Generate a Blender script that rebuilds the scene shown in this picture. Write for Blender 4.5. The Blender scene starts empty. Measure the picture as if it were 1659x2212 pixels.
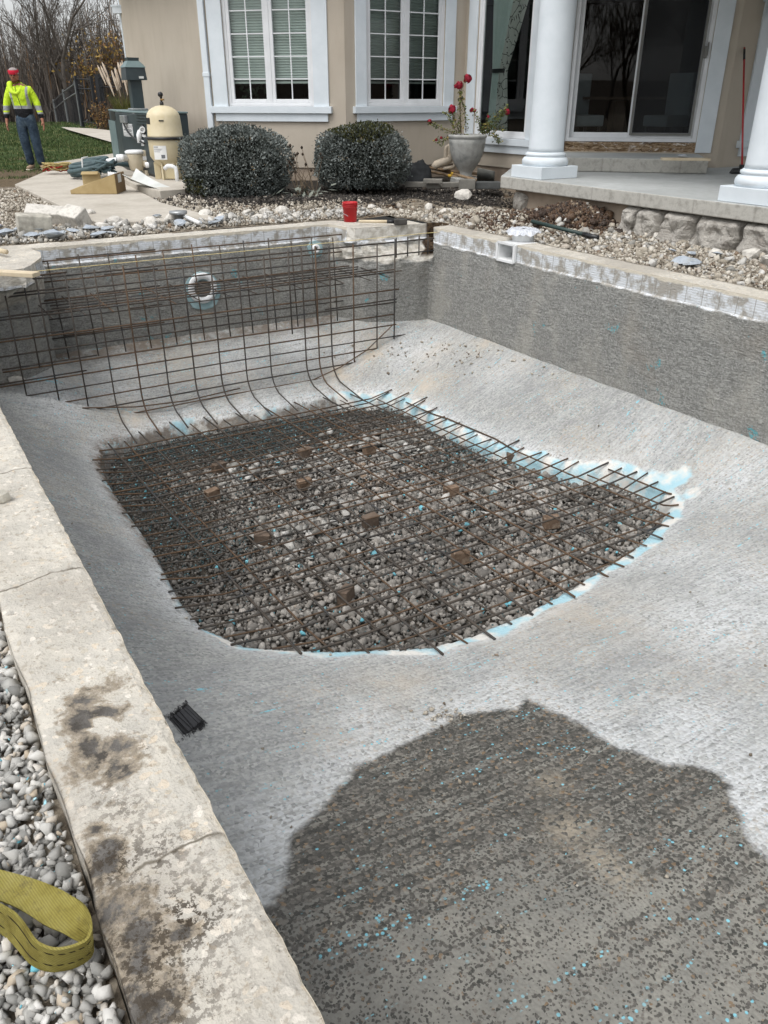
import bpy, bmesh, math, random
import numpy as np
from mathutils import Vector, Matrix, noise as mnoise
R=math.radians
sc=bpy.context.scene; COL=sc.collection
# ---------------------------------------------------------------- camera
FPX=1727.0; PITCH=R(27.41); CH=1.30          # measured on a 1659 x 2212 frame
cam=bpy.data.cameras.new('camera'); camo=bpy.data.objects.new('camera',cam); COL.objects.link(camo)
camo.location=(0,0,CH); camo.rotation_euler=(R(90)-PITCH,0,0)
cam.sensor_fit='HORIZONTAL'; cam.sensor_width=36; cam.lens=36*FPX/1659.0
cam.clip_start=.05; cam.clip_end=2000; sc.camera=camo
# ---------------------------------------------------------------- light: bright overcast
SUN_EL,SUN_AZ=R(62),R(215)
w=bpy.data.worlds.new('World'); sc.world=w; w.use_nodes=True
nt=w.node_tree; bg=nt.nodes['Background']
sky=nt.nodes.new('ShaderNodeTexSky'); sky.sky_type='NISHITA'; sky.sun_disc=False
sky.sun_elevation=SUN_EL; sky.sun_rotation=SUN_AZ; sky.air_density=1.0; sky.dust_density=3.0
hs=nt.nodes.new('ShaderNodeHueSaturation'); hs.inputs['Saturation'].default_value=.18
nt.links.new(sky.outputs[0],hs.inputs['Color']); nt.links.new(hs.outputs[0],bg.inputs[0]); bg.inputs[1].default_value=.13
sl=bpy.data.lights.new('sun','SUN'); sl.energy=.7; sl.angle=R(40); sl.color=(1,.97,.93)
so=bpy.data.objects.new('sun',sl); COL.objects.link(so); so.rotation_euler=(R(90)-SUN_EL,0,R(180)-SUN_AZ)
sc.view_settings.view_transform='Standard'; sc.view_settings.look='None'; sc.view_settings.exposure=.86; sc.view_settings.gamma=1
try: sc.cycles.max_bounces=6; sc.cycles.transparent_max_bounces=12
except Exception: pass
# ---------------------------------------------------------------- frames
UX=(-.5195,.8545); VX=(.8545,.5195); ROT=math.atan2(.5195,.8545)
cp,sp=math.cos(PITCH),math.sin(PITCH)
def ray(x,y):
    X=x-829.5; Y=1106-y
    return (X, FPX*cp+Y*sp, -FPX*sp+Y*cp)
def at(x,y,z=0.):
    "photo point (1659 x 2212 frame) on the horizontal plane z"
    d=ray(x,y); t=(z-CH)/d[2]; return Vector((d[0]*t,d[1]*t,z))
def PV(v,u,z=0.): return Vector((u*UX[0]+v*VX[0],u*UX[1]+v*VX[1],z))
def uv(p): return (p[0]*UX[0]+p[1]*UX[1], p[0]*VX[0]+p[1]*VX[1])
def atplane(x,y,p,dr):
    n=(-dr[1],dr[0]); d=ray(x,y); t=(p[0]*n[0]+p[1]*n[1])/(d[0]*n[0]+d[1]*n[1]); return Vector((d[0]*t,d[1]*t,CH+d[2]*t))
def vz(x,y,p):
    d=ray(x,y); return CH+d[2]/math.hypot(d[0],d[1])*math.hypot(p[0],p[1])
def nz(x,y,z=0.,s=1.,seed=0.): return mnoise.noise(Vector((x*s+seed,y*s+seed*1.7,z*s)))
def sm(a,b,x):
    t=max(0.,min(1.,(x-a)/(b-a))); return t*t*(3-2*t)
rg=random.Random(7)
# ---------------------------------------------------------------- tags
def tag(o,label=None,cat=None,group=None,kind=None):
    if label: o['label']=label
    if cat: o['category']=cat
    if group: o['group']=group
    if kind: o['kind']=kind
    return o
ORG={}
def thing(name,label,cat,loc=(0,0,0),group=None):
    o=bpy.data.objects.new(name,None); COL.objects.link(o); o.location=loc; o.empty_display_size=.1
    ORG[o.name]=Vector(loc); return tag(o,label,cat,group)
def dup(root,loc,rotz=0,label=None,scale=None,group=None):
    def cp_(o,par):
        c=o.copy(); COL.objects.link(c); c.parent=par
        for ch in [q for q in COL.objects if q.parent==o and q is not c]: cp_(ch,c)
        return c
    c=cp_(root,None); c.location=loc; c.rotation_euler=(0,0,rotz)
    if scale: c.scale=scale
    if label: c['label']=label
    if group: c['group']=group
    return c
# ---------------------------------------------------------------- mesh builder
class MB:
    def __init__(s): s.v=[]; s.f=[]
    def add(s,vs,fs):
        b=len(s.v); s.v+=[tuple(p) for p in vs]; s.f+=[tuple(b+i for i in f) for f in fs]; return s
    def box(s,c,d,rz=0,rx=0,ry=0,tp=1.):
        m=Matrix.Translation(Vector(c))@Matrix.Rotation(rz,4,'Z')@Matrix.Rotation(ry,4,'Y')@Matrix.Rotation(rx,4,'X')
        vs=[m@Vector((sx*d[0]/2*(tp if sz>0 else 1),sy*d[1]/2*(tp if sz>0 else 1),sz*d[2]/2)) for sz in(-1,1) for sy in(-1,1) for sx in(-1,1)]
        return s.add(vs,[(0,2,3,1),(4,5,7,6),(0,1,5,4),(2,6,7,3),(0,4,6,2),(1,3,7,5)])
    def hexa(s,p): # 8 points: bottom 4 ccw, top 4 ccw
        return s.add(p,[(3,2,1,0),(4,5,6,7),(0,1,5,4),(1,2,6,5),(2,3,7,6),(3,0,4,7)])
    def prism(s,poly,z0,z1):
        n=len(poly); vs=[(p[0],p[1],z0) for p in poly]+[(p[0],p[1],z1) for p in poly]
        return s.add(vs,[tuple(range(n-1,-1,-1)),tuple(range(n,2*n))]+[(i,(i+1)%n,n+(i+1)%n,n+i) for i in range(n)])
    def tube(s,path,r,n=6,cap=True):
        path=[Vector(p) for p in path]; k=len(path)
        rr=r if isinstance(r,(list,tuple)) else [r]*k
        up=None; rings=[]
        for i,p in enumerate(path):
            t=(path[min(i+1,k-1)]-path[max(i-1,0)])
            if t.length<1e-9: t=Vector((0,0,1))
            t.normalize()
            if up is None: up=Vector((0,0,1)) if abs(t.z)<.9 else Vector((1,0,0))
            a=up-t*up.dot(t)
            if a.length<1e-6: a=t.orthogonal()
            a.normalize(); b=t.cross(a); up=a
            rings.append([p+(a*math.cos(2*math.pi*j/n)+b*math.sin(2*math.pi*j/n))*rr[i] for j in range(n)])
        vs=[q for g in rings for q in g]
        fs=[(i*n+j,i*n+(j+1)%n,(i+1)*n+(j+1)%n,(i+1)*n+j) for i in range(k-1) for j in range(n)]
        if cap: fs+=[tuple(range(n-1,-1,-1)),tuple((k-1)*n+j for j in range(n))]
        return s.add(vs,fs)
    def lathe(s,prof,c=(0,0,0),n=24,axis=None,cap=True):
        m=Matrix.Translation(Vector(c))
        if axis is not None: m=m@Vector((0,0,1)).rotation_difference(Vector(axis).normalized()).to_matrix().to_4x4()
        k=len(prof); vs=[m@Vector((r*math.cos(2*math.pi*j/n),r*math.sin(2*math.pi*j/n),z)) for r,z in prof for j in range(n)]
        fs=[(i*n+j,i*n+(j+1)%n,(i+1)*n+(j+1)%n,(i+1)*n+j) for i in range(k-1) for j in range(n)]
        if cap: fs+=[tuple(range(n-1,-1,-1)),tuple((k-1)*n+j for j in range(n))]
        return s.add(vs,fs)
    def grid(s,pts): # rows of points
        h=len(pts);w_=len(pts[0]); vs=[p for row in pts for p in row]
        return s.add(vs,[(i*w_+j,i*w_+j+1,(i+1)*w_+j+1,(i+1)*w_+j) for i in range(h-1) for j in range(w_-1)])
    def build(s,name,mat,parent=None,smooth=False,bevel=0,label=None,cat=None,group=None,kind=None,org=None,fix=False):
        me=bpy.data.meshes.new(name)
        o_=ORG[parent.name] if parent is not None else (Vector(org) if org is not None else Vector((0,0,0)))
        me.from_pydata([tuple(Vector(p)-o_) for p in s.v],[],s.f); me.update()
        if fix:
            bm=bmesh.new(); bm.from_mesh(me); bmesh.ops.recalc_face_normals(bm,faces=bm.faces); bm.to_mesh(me); bm.free()
        if smooth: me.polygons.foreach_set('use_smooth',[True]*len(me.polygons))
        if mat: me.materials.append(mat)
        o=bpy.data.objects.new(name,me); COL.objects.link(o)
        ORG[o.name]=o_
        if parent is not None: o.parent=parent
        else: o.location=o_
        if bevel:
            b=o.modifiers.new('bevel','BEVEL'); b.width=bevel; b.segments=2; b.limit_method='ANGLE'; b.angle_limit=R(35)
        return tag(o,label,cat,group,kind)
def attr(o,name,vals):
    a=o.data.attributes.new(name,'FLOAT','POINT'); a.data.foreach_set('value',np.asarray(vals,dtype=np.float32))
# ---------------------------------------------------------------- materials
def S(r,g,b,k=1.):
    f=lambda c:(c/255/12.92 if c/255<=.04045 else ((c/255+.055)/1.055)**2.4)*k
    return (min(1,f(r)),min(1,f(g)),min(1,f(b)),1)
class Mt:
    def __init__(s,name,col=None,rough=.85,spec=.3,metal=0):
        s.m=bpy.data.materials.new(name); s.m.use_nodes=True; s.t=s.m.node_tree; s.b=s.t.nodes['Principled BSDF']
        s.b.inputs['Roughness'].default_value=rough; s.b.inputs['Specular IOR Level'].default_value=spec; s.b.inputs['Metallic'].default_value=metal
        if col: s.b.inputs['Base Color'].default_value=col
        s.h=None
    def n(s,ty,ins=None,**kw):
        q=s.t.nodes.new(ty)
        for k,v in kw.items(): setattr(q,k,v)
        for k,v in (ins or {}).items(): s.set(q.inputs[k],v)
        return q
    def set(s,sock,v):
        if isinstance(v,bpy.types.NodeSocket): s.t.links.new(v,sock)
        else: sock.default_value=v
    def co(s,scale=(1,1,1),rot=0,obj=False,loc=(0,0,0)):
        src=s.n('ShaderNodeTexCoord').outputs['Object'] if obj else s.n('ShaderNodeNewGeometry').outputs['Position']
        m1=s.n('ShaderNodeMapping',{'Vector':src,'Rotation':(0,0,rot),'Location':loc})
        return s.n('ShaderNodeMapping',{'Vector':m1.outputs[0],'Scale':scale}).outputs[0]
    def noise(s,vec,scale,detail=3,rough=.55,dist=0): return s.n('ShaderNodeTexNoise',{'Vector':vec,'Scale':scale,'Detail':detail,'Roughness':rough,'Distortion':dist}).outputs['Fac']
    def vor(s,vec,scale,out='Distance',feature='F1',rnd=1): return s.n('ShaderNodeTexVoronoi',{'Vector':vec,'Scale':scale,'Randomness':rnd},feature=feature).outputs[out]
    def ramp(s,fac,st):
        q=s.n('ShaderNodeValToRGB',{'Fac':fac}); e=q.color_ramp.elements
        while len(e)<len(st): e.new(.5)
        for i,(p,c) in enumerate(st): e[i].position=p; e[i].color=c if len(c)==4 else (*c,1)
        return q.outputs[0]
    def step(s,fac,a,b): return s.n('ShaderNodeMapRange',{'Value':fac,'From Min':a,'From Max':b},clamp=True).outputs[0]
    def mix(s,f,a,b,bt='MIX'):
        q=s.n('ShaderNodeMix',data_type='RGBA',blend_type=bt); s.set(q.inputs[0],f); s.set(q.inputs[6],a); s.set(q.inputs[7],b); return q.outputs[2]
    def mt(s,op,a,b=0.,c=0.):
        q=s.n('ShaderNodeMath',operation=op); s.set(q.inputs[0],a); s.set(q.inputs[1],b); s.set(q.inputs[2],c); return q.outputs[0]
    def at(s,name): return s.n('ShaderNodeAttribute',attribute_name=name).outputs['Fac']
    def sep(s,vec): return s.n('ShaderNodeSeparateXYZ',{'Vector':vec}).outputs
    def sepc(s,c): return s.n('ShaderNodeSeparateColor',{'Color':c}).outputs
    def bump(s,h,strength=.5,dist=.01):
        q=s.n('ShaderNodeBump',{'Height':h,'Strength':strength,'Distance':dist})
        if s.h: s.t.links.new(s.h,q.inputs['Normal'])
        s.h=q.outputs[0]; s.t.links.new(s.h,s.b.inputs['Normal'])
    def col(s,c): s.set(s.b.inputs['Base Color'],c)
    def rough(s,c): s.set(s.b.inputs['Roughness'],c)
def simple(name,c1,c2=None,scale=6,rough=.8,bump=.15,bs=60,bd=.003,spec=.3,metal=0,obj=True,detail=4,c3=None):
    m=Mt(name,c1,rough,spec,metal); v=m.co(obj=obj)
    f=m.noise(v,scale,detail,.6)
    st=[(.35,c1),(.65,c2 or c1)]
    if c3: st=[(.3,c1),(.5,c2),(.72,c3)]
    m.col(m.ramp(f,st))
    if bump: m.bump(m.noise(v,bs,3,.6),bump,bd)
    return m.m
# ================================================================ POOL MATERIALS
def mat_floor():
    m=Mt('hammered_gunite',rough=.9,spec=.25)
    v=m.co(rot=-ROT); sx=m.co((2.2,22,4),rot=-ROT); 
    big=m.noise(v,1.1,3,.6); mid=m.noise(v,7,4,.65); str_=m.noise(sx,2.4,3,.6,.6)
    vc=m.n('ShaderNodeTexVoronoi',{'Vector':v,'Scale':72.}); cs=m.sepc(vc.outputs['Color'])
    vc2=m.n('ShaderNodeTexVoronoi',{'Vector':v,'Scale':64.}); cs2=m.sepc(vc2.outputs['Color'])
    base=m.ramp(cs[0],[(0,S(132,134,132)),(.35,S(156,157,154)),(.7,S(167,168,164)),(1,S(184,184,180))])
    tan=m.mt('MULTIPLY',m.step(cs[1],.86,.93),m.step(big,.42,.62))
    base=m.mix(m.mt('MULTIPLY',tan,.75),base,S(176,150,118))
    base=m.mix(m.step(mid,.35,.7),base,m.mix(.5,base,S(140,141,142)))
    base=m.mix(m.mt('MULTIPLY',m.step(str_,.5,.70),.30),base,S(190,191,188)); base=m.mix(m.mt('MULTIPLY',m.step(str_,.48,.32),.28),base,S(126,127,124)); row2=m.noise(m.co((1.2,9,3),rot=-ROT),1.7,4,.6,.8); base=m.mix(m.mt('MULTIPLY',m.step(row2,.5,.72),.28),base,S(198,199,198)); base=m.mix(m.mt('MULTIPLY',m.step(big,.5,.68),.35),base,S(186,180,168))
    base=m.mix(m.mt('MULTIPLY',m.mt('MULTIPLY',m.at('tone'),m.step(mid,.2,.7)),.55),base,S(118,121,122))
    # pale plaster dust
    d=m.mt('MULTIPLY',m.at('dust'),m.step(m.mt('ADD',m.mt('MULTIPLY',str_,.6),m.mt('MULTIPLY',cs[2],.4)),.28,.62))
    base=m.mix(m.mt('MULTIPLY',d,.85),base,S(222,225,227))
    base=m.mix(m.mt('MULTIPLY',m.at('beige'),m.step(mid,.35,.6)),base,S(205,190,168))
    base=m.mix(m.mt('MULTIPLY',m.at('dirt'),m.step(mid,.3,.55)),base,S(112,98,84))
    # left over blue plaster, in streaks
    fl=m.mt('MULTIPLY',m.step(cs2[0],.58,.64),m.step(m.noise(m.co((1.6,16,4),rot=-ROT),1.3,3,.7,.3),.585,.635)); fl=m.mt('MAXIMUM',fl,m.step(cs2[0],.988,.99)); fl=m.mt('MULTIPLY',fl,m.step(big,.36,.46))
    fl2=m.mt('MULTIPLY',m.step(vc2.outputs['Distance'],.42,.34),fl)
    bl=m.mt('MULTIPLY',m.step(m.noise(m.co((1,5,2),rot=-ROT),2.1,4,.7,.5),.66,.7),m.step(cs[0],.3,.5))
    # wet patch
    wet=m.step(m.mt('ADD',m.at('wet'),m.mt('MULTIPLY',m.mt('SUBTRACT',mid,.5),.9)),.40,.60)
    wcol=m.ramp(cs[0],[(0,S(66,66,62)),(.4,S(84,82,77)),(.75,S(98,95,90)),(1,S(128,124,116))])
    wcol=m.mix(m.mt('MULTIPLY',m.step(cs[1],.93,.96),.6),wcol,S(146,122,94))
    # fine silt settled between the chips
    rowd=m.noise(m.co((2.2,34,4),rot=-ROT),1.15,3,.55,.35); wv3=m.n('ShaderNodeMix',{0:.014,4:v,5:m.n('ShaderNodeTexNoise',{'Vector':v,'Scale':80.}).outputs['Color']},data_type='VECTOR').outputs[1]; v3=m.n('ShaderNodeTexVoronoi',{'Vector':wv3,'Scale':82.}); c3=m.sepc(v3.outputs['Color'])
    chip=m.mt('LESS_THAN',m.mt('ADD',v3.outputs['Distance'],m.mt('MULTIPLY',c3[0],.22)),m.mt('SUBTRACT',.76,m.mt('MULTIPLY',m.mt('ADD',m.at('silt'),m.mt('MULTIPLY',m.mt('SUBTRACT',rowd,.5),3.8)),.26)))
    silt=m.mt('MULTIPLY',m.step(m.mt('ADD',m.at('silt'),m.mt('MULTIPLY',m.mt('SUBTRACT',rowd,.45),3.4)),.0,.5),m.mt('SUBTRACT',1.,chip))
    wcol=m.mix(silt,wcol,m.mix(m.step(mid,.35,.65),S(122,121,115),S(140,138,130)))
    wcol=m.mix(m.mt('MULTIPLY',m.at('beige'),m.step(cs[2],.25,.5)),wcol,S(158,149,133))
    base=m.mix(wet,base,wcol)
    base=m.mix(m.mt('MULTIPLY',m.mt('MAXIMUM',fl2,m.mt('MULTIPLY',bl,m.mt('SUBTRACT',1.,wet))),.9),base,S(128,196,212))
    rim=m.step(m.mt('ADD',m.at('rim'),m.mt('MULTIPLY',m.mt('SUBTRACT',m.noise(v,4,4,.65),.5),1.5)),.3,.52)
    base=m.mix(rim,base,m.mix(m.step(m.noise(v,5.5,3),.42,.58),S(168,204,214),S(218,216,210)))
    m.col(base)
    m.rough(m.n('ShaderNodeMapRange',{'Value':wet,'To Min':.92,'To Max':.42}).outputs[0])
    hm=m.noise(m.co((5,26,10),rot=-ROT),4.,4,.65,1.2)
    m.bump(m.mt('MULTIPLY',hm,m.mt('SUBTRACT',1.,m.mt('MULTIPLY',m.step(m.at('silt'),.1,.7),.75))),.5,.018)
    m.bump(m.mt('ADD',m.mt('MULTIPLY',vc.outputs['Distance'],-1.),m.mt('MULTIPLY',m.mt('MULTIPLY',chip,wet),.8)),.6,.007)
    return m.m
def mat_wall():
    m=Mt('gunite_wall',rough=.93,spec=.2)
    v=m.co(rot=-ROT); n1=m.noise(v,1.6,4,.65); 
    vc=m.n('ShaderNodeTexVoronoi',{'Vector':v,'Scale':75.}); cs=m.sepc(vc.outputs['Color'])
    hor=m.noise(m.co((5,5,20),rot=-ROT),2.2,5,.68,1.2)
    base=m.ramp(cs[0],[(0,S(130,130,126)),(.5,S(150,150,146)),(1,S(172,172,168))])
    base=m.mix(m.mt('MULTIPLY',m.step(hor,.50,.66),.5),base,S(182,182,177)); base=m.mix(m.mt('MULTIPLY',m.step(hor,.47,.36),.4),base,S(112,112,108)); base=m.mix(m.mt('MULTIPLY',m.step(m.noise(m.co((1.6,1.6,.7),rot=-ROT),2.,3,.6),.52,.7),.4),base,S(190,186,176))
    base=m.mix(m.mt('MULTIPLY',m.step(n1,.55,.72),.3),base,S(150,140,126))
    base=m.mix(m.mt('MULTIPLY',m.step(m.noise(v,3.3,4,.7,.3),.64,.67),m.step(cs[1],.35,.6)),base,S(112,172,180))
    # tile band and broken faces carry their own finish
    z=m.sep(m.n('ShaderNodeNewGeometry').outputs['Position'])[2]
    edge=m.mt('ADD',z,m.mt('MULTIPLY',m.mt('SUBTRACT',m.noise(v,5,3,.6),.5),.07))
    band=m.step(edge,-.175,-.165)
    loc=m.sep(m.co(rot=-ROT))
    along=m.mt('ADD',loc[0],loc[1])
    tile=m.mt('LESS_THAN',m.mt('FRACT',m.mt('MULTIPLY',along,6.4)),.05)
    lines=m.n('ShaderNodeTexWave',{'Vector':m.co((.6,.6,14)),'Scale':1.1,'Distortion':2.5,'Detail':2.},bands_direction='Z').outputs['Fac']
    pat=m.noise(v,9,4,.65)
    bc=m.mix(m.step(pat,.42,.56),S(160,156,148),S(214,218,222))
    bc=m.mix(m.mt('MULTIPLY',m.step(lines,.4,.9),.35),bc,S(168,166,160))
    bc=m.mix(m.mt('MULTIPLY',tile,.7),bc,S(140,137,130))
    bc=m.mix(m.step(edge,-.03,-.018),bc,S(208,200,184))
    base=m.mix(band,base,bc)
    br=m.step(m.mt('ADD',m.at('broken'),m.mt('MULTIPLY',m.mt('SUBTRACT',m.noise(v,6,4,.65),.5),1.1)),.4,.6)
    base=m.mix(br,base,m.mix(m.step(m.noise(v,14,4),.4,.6),S(184,178,166),S(220,216,207)))
    base=m.mix(m.at('soil'),base,m.mix(m.step(m.noise(v,22,4),.4,.6),S(52,42,33),S(96,80,62)))
    m.col(base)
    m.bump(m.mt('MULTIPLY',hor,m.mt('SUBTRACT',1.,m.mt('MULTIPLY',band,.75))),.9,.045)
    m.bump(vc.outputs['Distance'],.4,.007)
    return m.m
CRK=[uv(at(100,1247,0))[0],uv(at(293,1880,0))[0],uv(at(60,1010,0))[0]]
def mat_coping():
    m=Mt('cut_concrete',rough=.9,spec=.25); v=m.co(rot=-ROT)
    n1=m.noise(v,2.3,4,.65); n2=m.noise(v,11,4,.65); n3=m.noise(v,38,4,.7)
    base=m.ramp(n1,[(.3,S(192,186,173)),(.5,S(178,174,165)),(.7,S(208,202,189))])
    base=m.mix(m.mt('MULTIPLY',m.step(n2,.4,.7),.55),base,S(208,202,190))
    vc=m.n('ShaderNodeTexVoronoi',{'Vector':m.n('ShaderNodeMix',{0:.04,4:v,5:m.n('ShaderNodeTexNoise',{'Vector':v,'Scale':30.}).outputs['Color']},data_type='VECTOR').outputs[1],'Scale':46.}); cs=m.sepc(vc.outputs['Color'])
    peb=m.mt('MULTIPLY',m.mt('LESS_THAN',vc.outputs['Distance'],m.mt('MULTIPLY',cs[1],.55)),m.step(n1,.30,.45))
    base=m.mix(m.mt('MULTIPLY',peb,.6),base,m.ramp(cs[0],[(0,S(170,160,140)),(.4,S(226,220,210)),(.75,S(204,186,160)),(1,S(160,158,154))]))
    base=m.mix(m.mt('MULTIPLY',m.step(n3,.56,.64),.55),base,S(138,128,112)); base=m.mix(m.mt('MULTIPLY',m.step(m.noise(v,1.3,3,.6),.48,.62),.6),base,S(158,152,142)); pits=m.step(m.noise(v,75,3,.7),.66,.70); base=m.mix(m.mt('MULTIPLY',pits,.7),base,S(96,86,72))
    st=m.mt('ADD',m.at('stain'),m.mt('MULTIPLY',m.mt('SUBTRACT',m.noise(v,7,5,.72,.6),.5),2.4))
    st=m.mt('ADD',st,m.mt('MULTIPLY',m.mt('SUBTRACT',n3,.5),1.0)); st=m.mt('MULTIPLY',st,m.step(m.at('stain'),.04,.25))
    base=m.mix(m.mt('MULTIPLY',m.step(st,.22,.5),.8),base,S(130,118,100))
    base=m.mix(m.step(st,.55,.8),base,m.mix(m.step(n2,.4,.6),S(72,68,63),S(104,101,97)))
    ul=m.mt('ADD',m.sep(v)[1],m.mt('MULTIPLY',m.mt('SUBTRACT',m.noise(v,6,4,.6),.5),.10))
    for c_u in CRK: base=m.mix(m.mt('MULTIPLY',m.step(m.mt('ABSOLUTE',m.mt('SUBTRACT',ul,c_u)),.006,.0015),m.step(n2,.38,.5)),base,S(112,106,95))
    sp=m.mt('MULTIPLY',m.at('mold'),m.step(m.noise(v,48,5,.75),.50,.54))
    base=m.mix(sp,base,S(62,54,44))
    m.col(base); m.bump(n3,.7,.009); m.bump(n2,.6,.025); m.bump(m.mt('MULTIPLY',peb,1.),.25,.003)
    return m.m
M_FLOOR=mat_floor(); M_WALL=mat_wall(); M_COP=mat_coping()
# ---------------------------------------------------------------- plan of the pool, (v,u) metres
def zr(u): return -1.42-.05*(max(3.,u)-3.2)
HPX=[(215,1000),(225,970),(280,945),(330,930),(400,912),(480,905),(560,890),(640,875),(700,862),(770,855),(840,858),(900,880),(960,915),(1060,962),(1160,990),(1240,1015),(1340,1020),(1430,1065),(1450,1090),(1440,1120),(1380,1180),(1290,1240),(1210,1285),(1130,1330),(1020,1375),(930,1398),(840,1405),(720,1408),(600,1405),(530,1400),(440,1360),(395,1310),(370,1270),(330,1190),(270,1100),(235,1050)]
HOLE=[]
for x,y in HPX:
    z=-1.5
    for _ in range(8): q=uv(at(x,y,z)); z=zr(q[0])
    HOLE.append((q[1],q[0]))
HP=np.array(HOLE)
TOPC=[(.31,-2.5),(.31,7.60),(1.02,7.62),(1.10,7.75),(1.25,8.1),(1.30,8.4),(1.25,8.65),(4.51,8.65),(4.56,8.4),(4.61,8.21),(5.05,8.17),(5.44,8.14),(5.72,8.10),(5.72,7.88),(5.42,7.83),(5.42,6.65),(5.68,6.65),(5.68,6.37),(5.42,6.37),(5.42,-2.5)]
LOWC=[(.325,-2.5),(.325,7.72),(.73,7.84),(1.0,8.0),(1.15,8.14),(1.25,8.35),(1.26,8.63),(4.5,8.63),(4.58,8.35),(4.70,8.12),(4.9,7.97),(5.22,7.88),(5.40,7.88),(5.405,7.85),(5.405,7.80),(5.405,6.65),(5.405,6.6),(5.405,6.4),(5.405,6.37),(5.405,-2.5)]
LP=np.array(LOWC)
def dpoly(px,py,P,closed=True):
    "unsigned distance, inside flag (numpy)"
    d=np.full(px.shape,1e9); ins=np.zeros(px.shape,bool); n=len(P)
    for i in range(n if closed else n-1):
        a=P[i]; b=P[(i+1)%n]; e=b-a; L=max(1e-9,e@e)
        t=np.clip(((px-a[0])*e[0]+(py-a[1])*e[1])/L,0,1)
        d=np.minimum(d,np.hypot(px-a[0]-t*e[0],py-a[1]-t*e[1]))
        c=((a[1]>py)!=(b[1]>py)); 
        with np.errstate(divide='ignore',invalid='ignore'): xx=(b[0]-a[0])*(py-a[1])/(b[1]-a[1]+1e-12)+a[0]
        ins^=c&(px<xx)
    return d,ins
def floorz(v,u):
    v=np.atleast_1d(np.asarray(v,float)); u=np.atleast_1d(np.asarray(u,float))
    dh,inh=dpoly(v,u,HP); dw,_=dpoly(v,u,LP,False)
    zrr=-1.42-.05*(np.maximum(3.,u)-3.2)
    s=np.maximum(dh/(dh+dw+1e-6),np.clip(dh/1.9,0,1)*(u<3.6)); s=np.clip(s,0,1)
    f=s**.92
    z=zrr+(-1.04-zrr)*f
    z=np.where(inh,zrr-np.minimum(.17,dh*3.2),z)
    return z
def fz(v,u): return float(floorz(v,u)[0])
def onfloor(x,y):
    d=ray(x,y); t0=(CH*0-CH)/d[2]*1.0
    t=(-.9-CH)/d[2]
    for _ in range(60):
        p=(d[0]*t,d[1]*t); q=uv(p); z=CH+d[2]*t; t+=((fz(q[1],q[0])-z)/d[2])*.6
    return Vector((d[0]*t,d[1]*t,CH+d[2]*t))
# floor sheet
gv=np.concatenate([np.arange(.28,5.5,.022)]); gu=np.concatenate([np.arange(-2.6,3,.022),np.arange(3,8.8,.022)])
GV,GU=np.meshgrid(gv,gu); fv=GV.ravel(); fu=GU.ravel(); Z=floorz(fv,fu)
rr=np.array([nz(a,b,0,3.1) for a,b in zip(fv[::1],fu[::1])])
dh,inh=dpoly(fv,fu,HP); Z=Z+np.where(inh,0,rr*.012)
dh2=dh+rr*.03
X=fu*UX[0]+fv*VX[0]; Y=fu*UX[1]+fv*VX[1]
nx_=len(gv); ny_=len(gu)
idx=np.arange(nx_*ny_).reshape(ny_,nx_)
F=np.stack([idx[:-1,:-1].ravel(),idx[:-1,1:].ravel(),idx[1:,1:].ravel(),idx[1:,:-1].ravel()],1)
def npmesh(name,V,Fc,mat,smooth=True):
    me=bpy.data.meshes.new(name); k=Fc.shape[1]
    me.vertices.add(len(V)); me.vertices.foreach_set('co',V.astype(np.float32).ravel())
    me.loops.add(Fc.size); me.loops.foreach_set('vertex_index',Fc.astype(np.int32).ravel())
    me.polygons.add(len(Fc)); me.polygons.foreach_set('loop_start',np.arange(0,Fc.size,k,dtype=np.int32)); me.polygons.foreach_set('loop_total',np.full(len(Fc),k,dtype=np.int32))
    me.update(calc_edges=True); me.validate()
    if smooth: me.polygons.foreach_set('use_smooth',[True]*len(me.polygons))
    me.materials.append(mat); o=bpy.data.objects.new(name,me); COL.objects.link(o); ORG[o.name]=Vector((0,0,0)); return o
pf=npmesh('pool_floor',np.stack([X,Y,Z],1),F,M_FLOOR); tag(pf,kind='structure')
WPX=[(575,1955),(600,1935),(625,1915),(628,1850),(640,1800),(690,1760),(735,1690),(780,1655),(840,1625),(900,1600),(950,1568),(985,1545),(1050,1538),(1125,1532),(1130,1508),(1160,1520),(1240,1560),(1300,1595),(1350,1625),(1400,1640),(1500,1655),(1540,1670),(1570,1700),(1580,1745),(1600,1790),(1640,1840),(1680,1890),(1780,2000),(1900,2300),(1700,2800),(300,2800),(380,2200)]
WP=[]
for x,y in WPX:
    p=onfloor(x,y); q=uv(p); WP.append((q[1],q[0]))
WP=np.array(WP)
dw_,inw=dpoly(fv,fu,WP); sgn=np.where(inw,dw_,-dw_)
attr(pf,'wet',np.clip(.5+sgn*6,0,1))
def blobs(lst,px,py,onf=True):
    o=np.zeros(px.shape)
    for x,y,r,a in lst:
        p=onfloor(x,y) if onf else at(x,y,0); q=uv(p); o=np.maximum(o,a*np.exp(-((px-q[1])**2+(py-q[0])**2)/(r*r)))
    return o
dust=np.exp(-(np.abs(sgn+.06)/.13)**2)*(1-inw)*.5+.12*(fu<3.2)
dust=np.maximum(dust,blobs([(1640,1720,.45,.75),(1560,1350,.5,.7),(1250,1560,.3,.6),(1100,1500,.25,.7),(1620,1250,.4,.6),(620,1780,.2,.8),(800,1560,.2,.6),(1500,1560,.3,.7),(1450,1200,.3,.5),(1600,1030,.45,.6),(1400,960,.4,.4),(640,740,.3,.6),(760,760,.25,.8),(250,850,.35,.55),(130,870,.3,.6),(500,780,.3,.4),(900,760,.4,.6),(1080,800,.35,.35)],fv,fu))
dust=np.maximum(dust,np.where(inh,0,np.exp(-(dh2/.16)**2)*.75))
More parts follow.
